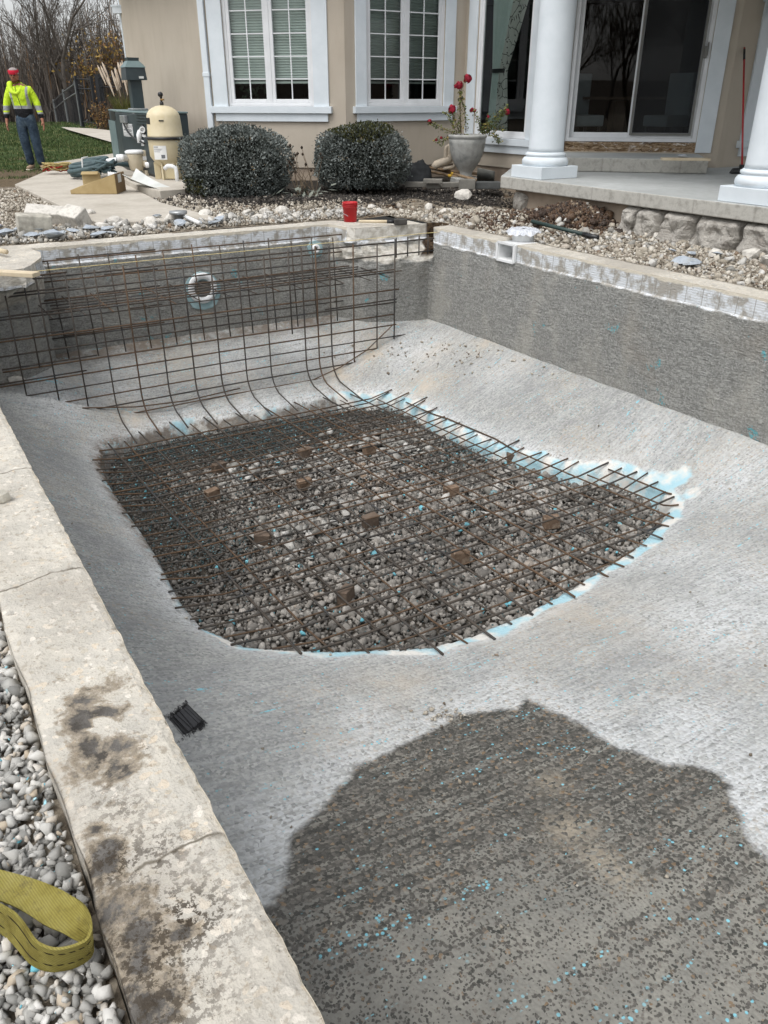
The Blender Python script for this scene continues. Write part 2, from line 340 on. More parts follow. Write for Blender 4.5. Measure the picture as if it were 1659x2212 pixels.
attr(pf,'dust',np.clip(dust,0,1))
attr(pf,'tone',np.clip(blobs([(150,1000,.45,.8),(200,1180,.35,.9),(290,1350,.3,.9),(380,1480,.22,.8),(100,900,.3,.5),(1420,1420,.35,.7),(1280,1360,.25,.7),(1150,1300,.2,.3),(1350,900,.35,.6),(1150,840,.35,.6),(1000,830,.3,.5),(450,800,.4,.6),(620,790,.35,.5),(480,1450,.15,.5),(620,1560,.2,.5),(1400,1500,.3,.35)],fv,fu),0,1))
attr(pf,'beige',np.clip(blobs([(800,760,.18,.8),(735,800,.14,.7),(280,890,.14,.8),(940,760,.25,.35),(1050,740,.2,.5),(930,830,.2,.5),(1290,1330,.35,.35),(1230,1790,.09,.9),(1290,1850,.07,.8),(1340,1890,.07,.7),(1190,1690,.07,.7),(860,1480,.22,.35)],fv,fu),0,1))
attr(pf,'dirt',np.clip(np.maximum(np.maximum(np.exp(-(dh/.07)**2)*np.clip((1.75-fv)/.3,0,1)*np.clip((fu-4.6)/.5,0,1),np.exp(-(dh/.09)**2)*inh*.7),np.exp(-((fu-8.6)/.13)**2)*(fv<4.6)*.8,blobs([(945,690,.22,.9),(160,745,.15,.8),(60,850,.2,.9),(10,870,.25,.9),(1215,1425,.035,1),(1330,1590,.05,.9),(950,905,.1,.8),(1010,935,.08,.8)],fv,fu)),0,1))
attr(pf,'silt',np.clip(np.clip((1.75-fu-.12*(fv-.6))/1.0,0,1)*inw*.75+blobs([(1180,2000,.22,.75),(1250,2150,.25,.9),(900,2140,.3,.6),(1350,1930,.15,.6),(900,1800,.3,.15),(1500,2130,.2,.5)],fv,fu),0,1))
rimv=np.where(inh,np.exp(-(dh/.06)**2)*.95,np.exp(-((dh2)/np.where(fu<4.4,.085,.06))**2)*.98)
bb=blobs([(1455,1038,.13,.9),(1490,1068,.10,.8),(1400,1032,.08,.7),(1240,1008,.08,.8),(1170,985,.07,.7),(900,870,.07,.7),(790,862,.09,.8),(700,868,.06,.7),(480,912,.06,.6),(1370,1180,.06,.8),(700,1412,.07,.7),(470,1375,.06,.7)],fv,fu)
nn5=np.array([nz(a,b,5,2.2) for a,b in zip(fv,fu)]); side=np.clip(.05+.95*np.clip((4.5-fu)/.5,0,1)*(fv>1.1)+.60*(fv>3.9)-.1*(fu>6.3)+nn5*.5,0,.95)
attr(pf,'rim',np.clip(np.maximum(rimv*(side+.25),bb),0,1))
# ---------------------------------------------------------------- shell walls
shell=thing('pool_shell','rough hammered grey concrete pool shell with a pale cut rim, dug deep in the middle','pool shell',tuple(PV(2.87,4,-1)))
def jit(v,u):
    return .0035*nz(v,u,0,7)+.0045*nz(v,u,0,25,3)+.003*nz(v,u,0,60,5)
def resample(A,B,step):
    out=[]
    for i in range(len(A)-1):
        L=max(math.dist(A[i],A[i+1]),math.dist(B[i],B[i+1])); k=max(1,int(L/step))
        for j in range(k):
            t=j/k; out.append((tuple(A[i][c]*(1-t)+A[i+1][c]*t for c in(0,1)),tuple(B[i][c]*(1-t)+B[i+1][c]*t for c in(0,1)),i+t))
    out.append((A[-1],B[-1],float(len(A)-1))); return out
path=resample(TOPC,LOWC,.03)
levels=[(.0,0,0),(-.02,0,0),(-.06,0,0),(-.11,0,0),(-.155,.0,0),(-.17,1,.25),(-.20,1,.4),(-.25,1,.55),(-.30,1,.75),(-.34,1,.95),(-.38,1,1.03),(-.42,1,1),(-.5,1,1),(-.62,1,1),(-.76,1,1),(-.9,1,1),(-1.02,1,1),(-1.16,1,1)]
wv=[];wb=[];rows=[]
for (z,bl,bb2) in levels:
    row=[]
    for (a,b,t) in path:
        blk=(1<t<6) or (7<t<14)
        f=(bb2 if blk else bl)
        if blk and z>-.16: f=0
        v=a[0]*(1-f)+b[0]*f; u=a[1]*(1-f)+b[1]*f
        j=jit(a[0],a[1])*(1 if z>-.03 else .5)
        if blk and -.4<z<-.12:
            v+=.05*nz(v*2,u*2,z*6,3); u+=.05*nz(v*2,u*2,z*6+9,3)
        elif z<-.17: v+=.006*nz(v,u*2,z*6,2.); u+=.006*nz(v,u,z*5+7,2.)
        if t<1.01: v+=j
        elif t>14: v-=j
        else: u-=j
        zz=z
        if blk and -.4<z<-.12: zz+=.04*nz(v,u,0,4,5)
        row.append(PV(v,u,zz)); wb.append((1-abs(z+.28)/.16) if blk and -.42<z<-.14 else (1. if blk and z>-.145 and (8.3<t<11.3 or 1<t<3.4) else 0))
    rows.append(row)
ws=[1. if 11.3<t<13.9 and z>-.34 else 0. for (z,_,_) in levels for (_,_,t) in path]
wl=MB().grid(rows[::-1]); wb=[x for i in range(len(levels)-1,-1,-1) for x in wb[i*len(path):(i+1)*len(path)]]
wo=wl.build('wall',M_WALL,shell,label='rough grey pool wall with a pale band where the tiles were'); attr(wo,'broken',[max(0,x) for x in wb]); attr(wo,'soil',[x for i in range(len(levels)-1,-1,-1) for x in ws[i*len(path):(i+1)*len(path)]])
nw=MB().grid([[PV(.3+i*.4,-2.5,z) for i in range(14)] for z in(0,-.5,-1.2)]).build('end_wall',M_WALL,shell)
attr(nw,'broken',[0]*len(nw.data.vertices))
# coping strips (bond beam)
O1=[(.05,-2.5),(.05,7.7),(.3,8.5),(.6,8.85),(.9,8.95),(1.1,8.97),(1.2,8.95),(4.55,8.95),(4.7,8.93),(4.85,8.75),(5.15,8.55),(5.46,8.42)]
SB=[(190,1500,.05,.8),(230,1545,.05,.95),(180,1560,.06,.9),(200,1620,.06,1.),(260,1610,.06,.8),(255,1660,.05,1.),(170,1660,.05,.8),(300,1640,.05,.6),(130,1470,.05,.5),(205,1795,.03,1),(235,1835,.035,1),(225,1870,.04,.8),(265,1960,.05,1),(300,2010,.05,1),(390,2020,.03,1.),(430,2000,.02,.8),(310,2080,.06,.8),(300,2170,.07,.9),(370,2140,.05,.6),(290,1920,.04,.8),(215,1740,.04,.45),(250,1480,.06,.4)]
def strip(A,B,step,name,label,n=14):
    pts=resample(A,B,step); rows=[]; st=[];
    for (a,b,t) in pts:
        dv=b[0]-a[0]; du=b[1]-a[1]; L=math.hypot(dv,du); row=[]
        for k in range(n+5):
            if k<n:
                f=k/(n-1); z=.006*nz(a[0]*(1-f)+b[0]*f,a[1]*(1-f)+b[1]*f,0,6)-(.004+.006*abs(nz(a[0],a[1],3,11)) if k in(0,n-1) else 0)
                v=a[0]+dv*f; u=a[1]+du*f
                if k==0:
                    j=jit(a[0],a[1]); 
                    if A is TOPC[:12] or abs(a[0]-.31)<.01: v+=j
                    elif abs(a[0]-5.42)<.01: v-=j
                    else: u-=j
                if k==n-1: v+=.012*nz(v,u,1,7)*(1 if dv<0 else -1)
            else:
                z=[0,-.03,-.08,-.16,-.3][k-n]; v=b[0];u=b[1]; v+=.012*nz(v,u,1,7)*(1 if dv<0 else -1)
            row.append(PV(v,u,z)); st.append((v,u))
        rows.append(row)
    o=MB().grid(rows).build(name,M_COP,shell,label=label,smooth=False)
    P=np.array(st)
    def bl(L):
        o_=np.zeros(len(P))
        for x,y,r,a in L:
            q=uv(at(x,y,0)); o_=np.maximum(o_,a*np.exp(-((P[:,0]-q[1])**2+(P[:,1]-q[0])**2)/(r*r)))
        return o_
    s_=bl(SB)*.95; q=uv(at(219,1565,0)); dd=np.hypot(P[:,0]-q[1],P[:,1]-q[0]); s_=np.where(dd<.030,0,s_)
    attr(o,'stain',s_); 
    attr(o,'mold',np.clip(bl([(330,1850,.10,.7),(400,1990,.10,1),(330,2060,.12,.9),(250,1860,.08,.9),(270,1750,.06,.6),(350,2170,.12,.8),(230,1720,.05,.5),(320,1600,.06,.3)]),0,1)); return o
strip(TOPC[:12],O1,.014,'coping','cream concrete pool rim stained black along its near left side')
strip([(5.42,7.83),(5.42,6.65)],[(5.68,7.86),(5.68,6.65)],.03,'coping','short pale piece of pool rim between the broken gap and the skimmer',9)
strip([(5.42,6.37),(5.42,-2.5)],[(5.68,6.37),(5.68,-2.5)],.03,'coping','long pale pool rim along the right side',9)
MB().box(PV(5.58,7.845,-.08),(.26,.03,.15),ROT).build('coping_end',M_COP,shell); MB().box(PV(5.47,8.28,-.08),(.03,.26,.15),ROT).build('coping_end',M_COP,shell)
# light niche, return fitting
M_PVC=simple('white_plastic',S(214,216,216),S(232,233,233),4,.4,.05)
M_BLUE=simple('blue_plaster',S(132,160,164),S(164,188,192),9,.8,.3,40,.01)
M_DARK=simple('dark_hollow',S(112,110,104),S(84,82,78),9,.9,.2)
ax=Vector(UX+(0,))*-1
pc=PV(2.92,8.63,-.55)
def irr(c,r0,r1,n=28,s=1.0,th=.02,seed=0):
    b=MB(); a=Vector(VX+(0,)); up=Vector((0,0,1)); pts0=[];pts1=[];pts2=[]
    for i in range(n):
        t=2*math.pi*i/n; k=1+.13*nz(math.cos(t)*2,math.sin(t)*2,seed,1)*s
        d=a*math.cos(t)+up*math.sin(t)
        pts0.append(c+d*r0+ax*th); pts1.append(c+d*r1*k+ax*th*.9); pts2.append(c+d*r1*k*1.03-ax*.03)
    b.add(pts0+pts1+pts2,[(i,n+i,n+(i+1)%n,(i+1)%n) for i in range(n)]+[(n+i,2*n+i,2*n+(i+1)%n,n+(i+1)%n) for i in range(n)]); return b
irr(pc-Vector((0,0,.03)),.115,.205,th=.014,seed=4).build('plaster_ring',M_BLUE,shell,label='pale blue plaster left around the light niche')
ln=MB(); ln.lathe([(.10,.0),(.10,.03),(.155,.035),(.165,.02),(.165,-.02)],pc,32,axis=ax,cap=False); lo=ln.build('light_niche',M_PVC,shell,label='round white light niche with a dark hollow',smooth=True)
MB().lathe([(.001,-.0),(.10,-.0),(.102,.022)],pc+ax*.003,28,axis=ax,cap=False).build('niche_hollow',M_DARK,lo)
rc=PV(4.31,8.63,-.25)
irr(rc+Vector((0,0,-.01)),.03,.10,n=9,s=2,th=.013,seed=9).build('plaster_ring',M_BLUE,shell)
ro=MB().lathe([(.02,.01),(.02,.045),(.045,.05),(.05,.03),(.05,0)],rc,20,axis=ax,cap=False).build('return_fitting',M_PVC,shell,smooth=True)
MB().lathe([(.001,.02),(.022,.022)],rc+ax*.001,16,axis=ax).build('fitting_hole',M_DARK,ro)
# ================================================================ ROCKS
def hullrock(seed,n=13,sq=(1,.8,.6),sub=0,rnd=0):
    r=random.Random(seed); bm=bmesh.new()
    for _ in range(n):
        d=Vector((r.gauss(0,1),r.gauss(0,1),r.gauss(0,1))).normalized()*(r.uniform(.8,1) if not rnd else 1)
        bm.verts.new((d.x*sq[0],d.y*sq[1],d.z*sq[2]))
    g=bmesh.ops.convex_hull(bm,input=bm.verts)
    bmesh.ops.delete(bm,geom=[e for e in g['geom_interior'] if isinstance(e,bmesh.types.BMVert)],context='VERTS')
    bmesh.ops.triangulate(bm,faces=bm.faces)
    if sub:
        bmesh.ops.subdivide_edges(bm,edges=bm.edges,cuts=sub,use_grid_fill=True,smooth=.35)
        bmesh.ops.triangulate(bm,faces=bm.faces)
        for v_ in bm.verts: v_.co*=1+.05*mnoise.noise(v_.co*3+Vector((seed,0,0)))
    bm.verts.ensure_lookup_table(); bm.verts.index_update()
    V=np.array([v_.co[:] for v_ in bm.verts]); Fc=np.array([[v_.index for v_ in f.verts] for f in bm.faces]); bm.free(); return V,Fc
ROCKS=[hullrock(i,random.Random(i).randint(8,12),(1,random.Random(i).uniform(.65,.9),random.Random(i).uniform(.5,.75))) for i in range(8)]
PEB=[hullrock(50+i,26,(1,.8,.62),0,1) for i in range(5)]
NEAR=[hullrock(80+i,random.Random(i).randint(10,17),(1,random.Random(i).uniform(.6,.9),random.Random(i).uniform(.5,.8))) for i in range(12)]
FLAKE=[hullrock(30+i,9,(1,.7,.13)) for i in range(5)]
def scatter(name,P,size,protos,mat,seed=0,flat=.0,smooth=False,tint=None):
    r=np.random.default_rng(seed); N=len(P); which=r.integers(0,len(protos),N)
    q=r.normal(size=(N,4)); 
    if flat: q[:,1]*=flat; q[:,2]*=flat
    q/=np.linalg.norm(q,axis=1,keepdims=True); w_,x,y,z=q.T
    Rm=np.stack([1-2*(y*y+z*z),2*(x*y-z*w_),2*(x*z+y*w_),2*(x*y+z*w_),1-2*(x*x+z*z),2*(y*z-x*w_),2*(x*z-y*w_),2*(y*z+x*w_),1-2*(x*x+y*y)],1).reshape(N,3,3)
    VV=[];FF=[];T=[];T2=[];b=0
    t1=r.random(N) if tint is None else tint; t2=r.random(N)
    for k,(V,Fc) in enumerate(protos):
        ii=np.where(which==k)[0]
        if not len(ii): continue
        W=np.einsum('nij,vj->nvi',Rm[ii],V)*size[ii,None,None]+P[ii,None,:]
        m_=len(V); VV.append(W.reshape(-1,3)); FF.append((Fc[None]+(b+np.arange(len(ii))*m_)[:,None,None]).reshape(-1,3)); b+=len(ii)*m_
        T.append(np.repeat(t1[ii],m_)); T2.append(np.repeat(t2[ii],m_))
    o=npmesh(name,np.concatenate(VV),np.concatenate(FF),mat,smooth); attr(o,'tint',np.concatenate(T)); attr(o,'tint2',np.concatenate(T2)); return o
def mat_stone(name,st,cy=None,bump=.4,rough=.9,dusty=None):
    m=Mt(name,rough=rough,spec=.2); v=m.co(); a=m.at('tint')
    c=m.ramp(a,st); n=m.noise(v,60,3,.6)
    c=m.mix(m.mt('MULTIPLY',m.step(n,.4,.7),.35),c,m.mix(.5,c,(.45,.43,.40,1)))
    if cy: c=m.mix(m.step(m.at('tint2'),1-cy,1-cy+.004),c,S(120,190,205))
    m.col(c); m.bump(n,bump,.004); return m.m
M_G1=mat_stone('limestone_gravel',[(0,S(118,118,115)),(.3,S(152,151,147)),(.6,S(180,179,174)),(.85,S(206,204,199)),(1,S(172,158,138))],cy=.008)
M_G2=mat_stone('pit_gravel',[(0,S(84,82,78)),(.35,S(118,114,109)),(.7,S(146,141,134)),(.9,S(178,174,168)),(1,S(138,118,98))],cy=.010)
M_G3=mat_stone('yard_gravel',[(0,S(104,94,82)),(.3,S(148,140,126)),(.65,S(176,168,154)),(.9,S(202,197,186)),(1,S(118,98,78))])
M_CH=mat_stone('pale_rubble',[(0,S(132,130,124)),(.5,S(166,164,158)),(1,S(204,202,197))])
M_CY=mat_stone('blue_chips',[(0,S(96,166,182)),(.5,S(140,202,216)),(1,S(176,214,222))])
rn=np.random.default_rng(11)
# gravel in the cut-out at the bottom of the pool
N=40000; a=rn.uniform(HP[:,0].min(),HP[:,0].max(),N); b=rn.uniform(HP[:,1].min(),HP[:,1].max(),N)
d_,i_=dpoly(a,b,HP); k=i_&(d_>.015); a=a[k];b=b[k];d_=d_[k]; n=len(a)
s_=rn.lognormal(math.log(.0185),.4,n).clip(.010,.05)
dk=np.clip((2.0-a)/.5,0,1)*np.clip((b-4.0)/.6,0,1); dk=np.maximum(dk,np.clip((b-6.35)/.35,0,1)); s_*=np.where(b>5.2,.78,1.)*(1-.4*dk)
hz=np.array([nz(p,q,0,1.4) for p,q in zip(a,b)])
zz=-1.42-.05*(np.maximum(3.,b)-3.2)-.12+hz*.035+rn.uniform(-.02,.012,n)-.05*np.clip(1-d_/.3,0,1)*0
tin=np.clip((rn.random(n)*.9+hz*.25)*(1-.65*dk),0,1)
gr=scatter('pit_gravel',np.stack([b*UX[0]+a*VX[0],b*UX[1]+a*VX[1],zz],1),s_,ROCKS+PEB,M_G2,3,tint=tin); tag(gr,kind='stuff')
# fines under it
m=Mt('pit_fines',rough=.95); v_=m.co(); m.col(m.ramp(m.noise(v_,30,5,.7),[(.3,S(48,44,40)),(.6,S(84,78,70))])); m.bump(m.noise(v_,60,4,.7),.8,.02); M_FIN=m.m
gg=np.arange(.8,5.2,.05); gh=np.arange(2.8,7.6,.05); rows=[[PV(x,y,zr(y)-.145+.035*nz(x,y,0,1.4)) for x in gg] for y in gh]
MB().grid(rows).build('pit_soil',M_FIN,smooth=True,kind='structure')
# pale and blue fragments lying on the pit gravel
N=420; P=[];Sz=[]
cl=[(700,1120,.5),(640,1150,.4),(760,1010,.4),(520,1010,.3),(860,950,.3),(1100,1060,.4),(700,950,.4)]
for _ in range(N):
    cx,cy_,r_=rg.choice(cl); q=uv(at(cx,cy_,-1.58)); v1=q[1]+rg.gauss(0,r_*.55); u1=q[0]+rg.gauss(0,r_*.55)
    dd,ii=dpoly(np.array([v1]),np.array([u1]),HP)
    if ii[0] and dd[0]>.06: P.append(tuple(PV(v1,u1,zr(u1)-.095+rg.uniform(-.01,.01)))); Sz.append(rg.uniform(.02,.075))
tag(scatter('pale_fragments',np.array(P),np.array(Sz),ROCKS[:5]+FLAKE,M_CH,9,flat=.25),kind='stuff')
P=[];Sz=[]
for _ in range(9000):
    if rg.random()<.75:
        cx,cy_,r_=rg.choice([(330,960,.25),(560,920,.35),(420,930,.3),(260,1040,.3),(330,1100,.4),(640,900,.3),(560,950,.3),(1010,960,.22),(450,1180,.3)])
        q=uv(at(cx,cy_,-1.6)); v1=q[1]+rg.gauss(0,r_); u1=q[0]+rg.gauss(0,r_*.8)
    else: v1=rg.uniform(1.1,4.9);u1=rg.uniform(3,7.2)
    dd,ii=dpoly(np.array([v1]),np.array([u1]),HP)
    if ii[0] and dd[0]>.02: P.append(tuple(PV(v1,u1,zr(u1)-.098+rg.uniform(-.01,.014)))); Sz.append(rg.uniform(.005,.015))
M_CYD=mat_stone('blue_grit',[(0,S(52,68,70)),(.5,S(72,98,102)),(.93,S(92,132,140)),(1,S(160,206,216))])
tag(scatter('plaster_grit',np.array(P),np.array(Sz),FLAKE,M_CYD,10,flat=.3),kind='stuff')
# chips strewn over the wet floor
P=[];Sz=[]
for _ in range(220):
    v1=rg.uniform(.6,4.8);u1=rg.uniform(.3,2.9)
    P.append(tuple(PV(v1,u1,fz(v1,u1)+.003))); Sz.append(rg.uniform(.003,.0075))
tag(scatter('plaster_chips',np.array(P),np.array(Sz),FLAKE+ROCKS[:3],M_CY,12,flat=.3),kind='stuff')
P=[];Sz=[]
for _ in range(360):
    t=rg.random()
    if t<.35: p_=onfloor(1000+rg.gauss(0,110),770+rg.gauss(0,22)+0)
    elif t<.5: p_=onfloor(950+rg.gauss(0,30),1545+rg.gauss(0,10))
    else: p_=PV(rg.uniform(.5,5),rg.uniform(.3,7),0)
    q=uv(p_); dd,ii=dpoly(np.array([q[1]]),np.array([q[0]]),HP)
    if ii[0] or not(.4<q[1]<5.35): continue
    P.append(tuple(PV(q[1],q[0],fz(q[1],q[0])+.006))); Sz.append(rg.uniform(.006,.02)*(1.3 if t<.35 else .8))
tag(scatter('floor_grit',np.array(P),np.array(Sz),ROCKS,M_G3,13,flat=.4),kind='stuff')
# ================================================================ REBAR
def mat_bar(name,c1,c2,c3):
    m=Mt(name,rough=.7,spec=.35); v=m.co(obj=False); n=m.noise(v,3.5,4,.7); n2=m.noise(v,60,3,.7)
    m.col(m.mix(m.mt('MULTIPLY',m.step(n2,.45,.7),.5),m.ramp(n,[(.36,c1),(.5,c2),(.66,c3)]),c2))
    m.bump(m.n('ShaderNodeTexWave',{'Vector':m.co((1,1,1)),'Scale':55.,'Distortion':.6}).outputs['Fac'],.5,.003); return m.m
M_BAR=mat_bar('dark_rebar',S(66,68,70),S(80,72,64),S(52,52,52)); M_BAR2=mat_bar('rusty_rebar',S(80,66,54),S(98,78,60),S(66,58,52))
def bar(path,parent,r=.0068,rust=.35):
    r*=rg.uniform(.92,1.1)
    MB().tube(path,r,6).build('bar',M_BAR2 if rg.random()<rust else M_BAR,parent,smooth=True)
def clip(fixed,axis,P,ext):
    "interval of polygon P (v,u) along a line v=fixed (axis 0) or u=fixed (axis 1)"
    xs=[]
    for i in range(len(P)):
        a=P[i];b=P[(i+1)%len(P)]
        if (a[axis]-fixed)*(b[axis]-fixed)<0:
            t=(fixed-a[axis])/(b[axis]-a[axis]); xs.append(a[1-axis]+t*(b[1-axis]-a[1-axis]))
    if len(xs)<2: return None
    return min(xs)-ext,max(xs)+ext
matU=thing('rebar_mat','upper rebar grid whose bar ends rest on the blue rim of the gravel pit','rebar grid',tuple(PV(3,5,-1.5)),'rebar grids over the pit')
matL=thing('rebar_mat','thinner lower rebar grid tied just under the upper one over the pit gravel','rebar grid',tuple(PV(3,5,-1.6)),'rebar grids over the pit')
def lay(parent,dz,du,off,ext,rust):
    i=0
    k=2.98+off*.26
    while k<7.35:
        c=clip(k,1,HOLE,ext)
        if c:
            a0=c[0]+rg.uniform(-.02,.04)+(.03 if k>4.6 and ext>0 else 0); a1=c[1]+rg.uniform(-.03,.06)
            if k<3.15: a1=min(a1,4.2)
            n=12; sk=rg.uniform(-.02,.02); pts=[]
            for j in range(n+1):
                v=a0+(a1-a0)*j/n; u=k+sk*(j/n-.5)+.006*nz(v,k,0,1.3)
                z=zr(u)+dz+.012*nz(v,u,0,.9)
                if ext>0: z=max(z,fz(v,u)+.012)
                pts.append(PV(v,u,z))
            bar(pts,parent,.0078 if dz>0 else .0064,rust)
        k+=du*rg.uniform(.96,1.04)
    k=1.42+off*.34-.34*(off>0)*0
    while k<5.0:
        c=clip(k,0,HOLE,ext)
        if c:
            a0=c[0]+rg.uniform(-.07,.02); a1=c[1]+(rg.uniform(-.09,-.04) if ext>0 else 0); n=14; sk=rg.uniform(-.03,.03); pts=[]
            for j in range(n+1):
                u=a0+(a1-a0)*j/n; v=k+sk*(j/n-.5); z=zr(u)+dz+.016+.012*nz(v,u,4,.9)
                if ext>0: z=max(z,fz(v,u)+.012)
                if j==0 and ext>0: z=max(z-.02,fz(v,u)+.008)
                pts.append(PV(v,u,z))
            bar(pts,parent,.0078 if dz>0 else .0064,rust)
        k+=.335*rg.uniform(.97,1.03)
lay(matU,.012,.262,0,.07,.35); lay(matL,-.03,.27,.5,.035,.6)
# front curtain
cur=thing('rebar_curtain','tall front rebar grid across the far end, its bars curving down into the pit','rebar grid',tuple(PV(2.9,7.72,-.6)),'rebar grids at the far end')
def bot(v): return fz(v,7.72)+.015
vs_=[.84,1.0,1.11,1.36,1.62,1.88,2.16,2.44,2.72,3.0,3.28,3.55,3.70,3.86,4.02,4.3,4.6,4.83]
for v in vs_:
    z1=-.06-rg.uniform(0,.06); z0=min(bot(v),-.95)
    if v==1.0: z0=-.9
    if v in(3.55,): z0=-.94
    if 1.6<v<4.05 and v!=3.55:
        c=clip(v,0,HOLE,0); ue=c[1]-.35; zb=zr(7)+.05
        pts=[PV(v,7.72,z1),PV(v,7.72,-.6),PV(v,7.72,-1.27)]
        for t in np.linspace(0,1,6)[1:]: uu=7.72-.24*(1-math.cos(t*math.pi/2)); pts.append(PV(v,uu,max(fz(v,uu)+.012,-1.27-.24*math.sin(t*math.pi/2))))
        for t in (.25,.5,.75,1.): uu=7.48-(7.48-ue)*t; pts.append(PV(v,uu,max(fz(v,uu)+.012,-1.51+(zb+1.51)*t)))
        bar(pts,cur,.0075,.3)
    else: bar([PV(v+rg.uniform(-.01,.01),7.72,z1),PV(v,7.72,z0)],cur,.0075,.3)
for z in[-.11,-.24,-.43,-.62,-.75,-.89,-1.02,-1.14,-1.26,-1.38,-1.49]:
    ok=[v for v in np.linspace(.4,5.3,99) if bot(v)<z+.03]
    a0,a1=(min(ok)-.1,max(ok)+.06) if ok else (1,4.8)
    if z>-.3: a0,a1=.5,5.36
    elif z>-1.03: a0=.62+rg.uniform(-.1,.12); a1=4.85+rg.uniform(-.02,.12)
    dv=rg.uniform(-.01,.01)
    bar([PV(a0,7.735,z-.008),PV((a0+a1)/2,7.735,z+.004),PV(a1,7.735,z+rg.uniform(-.01,.01))],cur,.0075,.4)
    if z in(-.11,-.24,-.43,-.62,-.75,-1.02,-.89):
        s0=rg.choice([a0,a1-.9]); bar([PV(s0,7.75,z+.012),PV(s0+rg.uniform(.6,.95),7.75,z+.02)],cur,.0075,.4)
bar([PV(4.83,7.70,-.98),PV(4.45,7.69,-1.24),PV(4.1,7.68,-1.38),PV(3.75,7.66,-1.46)],cur,.007,.5)
bar([PV(1.3,7.7,-1.34),PV(1.8,7.69,-1.42),PV(2.3,7.69,-1.45),PV(2.9,7.69,-1.42)],cur,.007,.3)
for v in (4.85,5.0,5.15,5.27): bar([PV(v,7.72,-.06),PV(v,7.72,-.27)],cur,.007,.3)
rear=thing('rebar_curtain','rebar grid standing close against the far pool wall, behind the front one','rebar grid',tuple(PV(2.9,8.4,-.6)),'rebar grids at the far end')
for v in[1.36,1.65,1.93,2.2,2.48,2.79,3.09,3.36,3.65,3.92,4.17,4.44]:
    bar([PV(v-.015,8.4,-.05-rg.uniform(0,.06)),PV(v+.02,8.4,-1.06)],rear,.007,.3)
for z in(-.09,-.28,-.45,-.64,-.83): 
    bar([PV(1.2,8.415,z),PV(4.55,8.415,z-.01+rg.uniform(-.01,.02))],rear,.007,.4)
    bar([PV(1.25+rg.uniform(0,1),8.425,z+.012),PV(2.4,8.425,z+.015)],rear,.007,.3)
bench=thing('rebar_mat','flat rebar grid lying level between the two upright ones at the far end','rebar grid',tuple(PV(2.9,8.05,-.44)),'rebar grids at the far end')
for u in(7.76,7.86,7.97,8.09,8.22,8.33): bar([PV(1.0+rg.uniform(-.1,.25),u,-.44),PV(4.75+rg.uniform(-.2,.2),u,-.425)],bench,.0065,.5)
v=1.15
while v<4.7: 
    bar([PV(v,8.4,-.43),PV(v+rg.uniform(.0,.1),7.6,-.45)],bench,.006,.3); v+=.27
# string line
M_STR=simple('string',S(196,176,120),S(222,206,150),20,.8,0)
MB().tube([PV(.78,7.76,-.058),PV(3.0,7.76,-.055),PV(5.42,7.72,-.04)],.0028,5).build('string_line',M_STR,label='thin yellowish mason string stretched along the top of the rebar',cat='string',org=tuple(PV(.78,7.76,-.058)))
# bricks carrying the mats
M_BRK=simple('brown_brick',S(90,78,68),S(110,96,84),14,.95,.5,80,.006,c3=S(84,70,60))
M_BRT=simple('mortar_brick',S(136,118,100),S(112,92,76),14,.95,.5,80,.006,c3=S(166,150,132))
bl=[(470,992,0,'dark brown brick nearest the left rim of the pit'),(457,1055,1,'brown brick lying low among pale rubble near the left end of the pit'),(658,962,0,'dark brown brick under the bars near the far edge, left of centre'),(657,1035,1,'pinkish topped brick standing in the middle left of the pit'),(798,958,1,'tan topped brick near the far edge of the pit'),(975,1062,1,'upright tan brick right of the middle of the pit'),(800,1125,0,'dark brick lying beside the pale rubble in the pit middle'),(568,1162,0,'dark brick lying low left of the pale rubble'),(1190,1138,1,'small upright brick nearest the right end of the pit'),(993,1214,1,'brown brick standing in the near right part of the pit'),(748,1298,0,'brick standing nearest the near rim of the pit'),(1110,985,0,'small dark brick under the bars near the right rim')]
for i,(x,y,k,lb) in enumerate(bl):
    p=at(x,y,-1.56); q=uv(p); u=q[0]; z=zr(u)-.10
    b=MB().box((0,0,.035),(.12,.07,.095),0); 
    o=b.build('brick',M_BRT if k else M_BRK,bevel=.006,label=lb,cat='brick',group='bricks holding up the rebar',org=(0,0,0)); o.location=PV(q[1],u,z+.0); o.rotation_euler=(rg.uniform(-.06,.06),rg.uniform(-.06,.06),rg.uniform(-.6,.8)+ROT)
# bundle of wire ties
M_TIE=simple('black_wire',S(34,34,36),S(48,48,50),30,.45,.0,spec=.5)
T0=onfloor(415,1568); tie=thing('tie_wire_bundle','bundle of black looped tie wires lying on the floor by the left rim','wire ties',tuple(T0))
A=onfloor(408,1530);Bq=onfloor(455,1577);C=onfloor(385,1618)
e1=(Bq-A); e1.z=0; e2=(C-Bq); e2.z=0; e2=e2.normalized()*.20; e1=e1.normalized()*.15
b=MB(); base_=A+Vector((0,0,.006))
for k in range(150):
    t=rg.random(); h=.004+.034*rg.random()*(1-.5*abs(t-.5)); o_=base_+e2*t+Vector((0,0,h)); jt=rg.uniform(-.04,.04)
    s0=o_-e1*rg.uniform(.0,.06); s1=o_+e1*(1+rg.uniform(0,.06))+e2*jt
    b.tube([s0,s1],.0011,4)
b.build('wires',M_TIE,tie)
b=MB()
for k in range(130):
    t=rg.random(); h=.004+.034*rg.random(); end=rg.random()<.5; o_=base_+e2*t+Vector((0,0,h))+(e1*1.02 if end else Vector((0,0,0)))
    d1=e1.normalized()*rg.uniform(.005,.009)*(1 if end else -1); d2=(e2.normalized()*rg.gauss(0,1)+Vector((0,0,rg.gauss(0,1)))).normalized()*.006
    b.tube([o_+d1*(1-math.cos(a_))+d2*math.sin(a_) for a_ in np.linspace(0,6.2,8)],.0011,4)
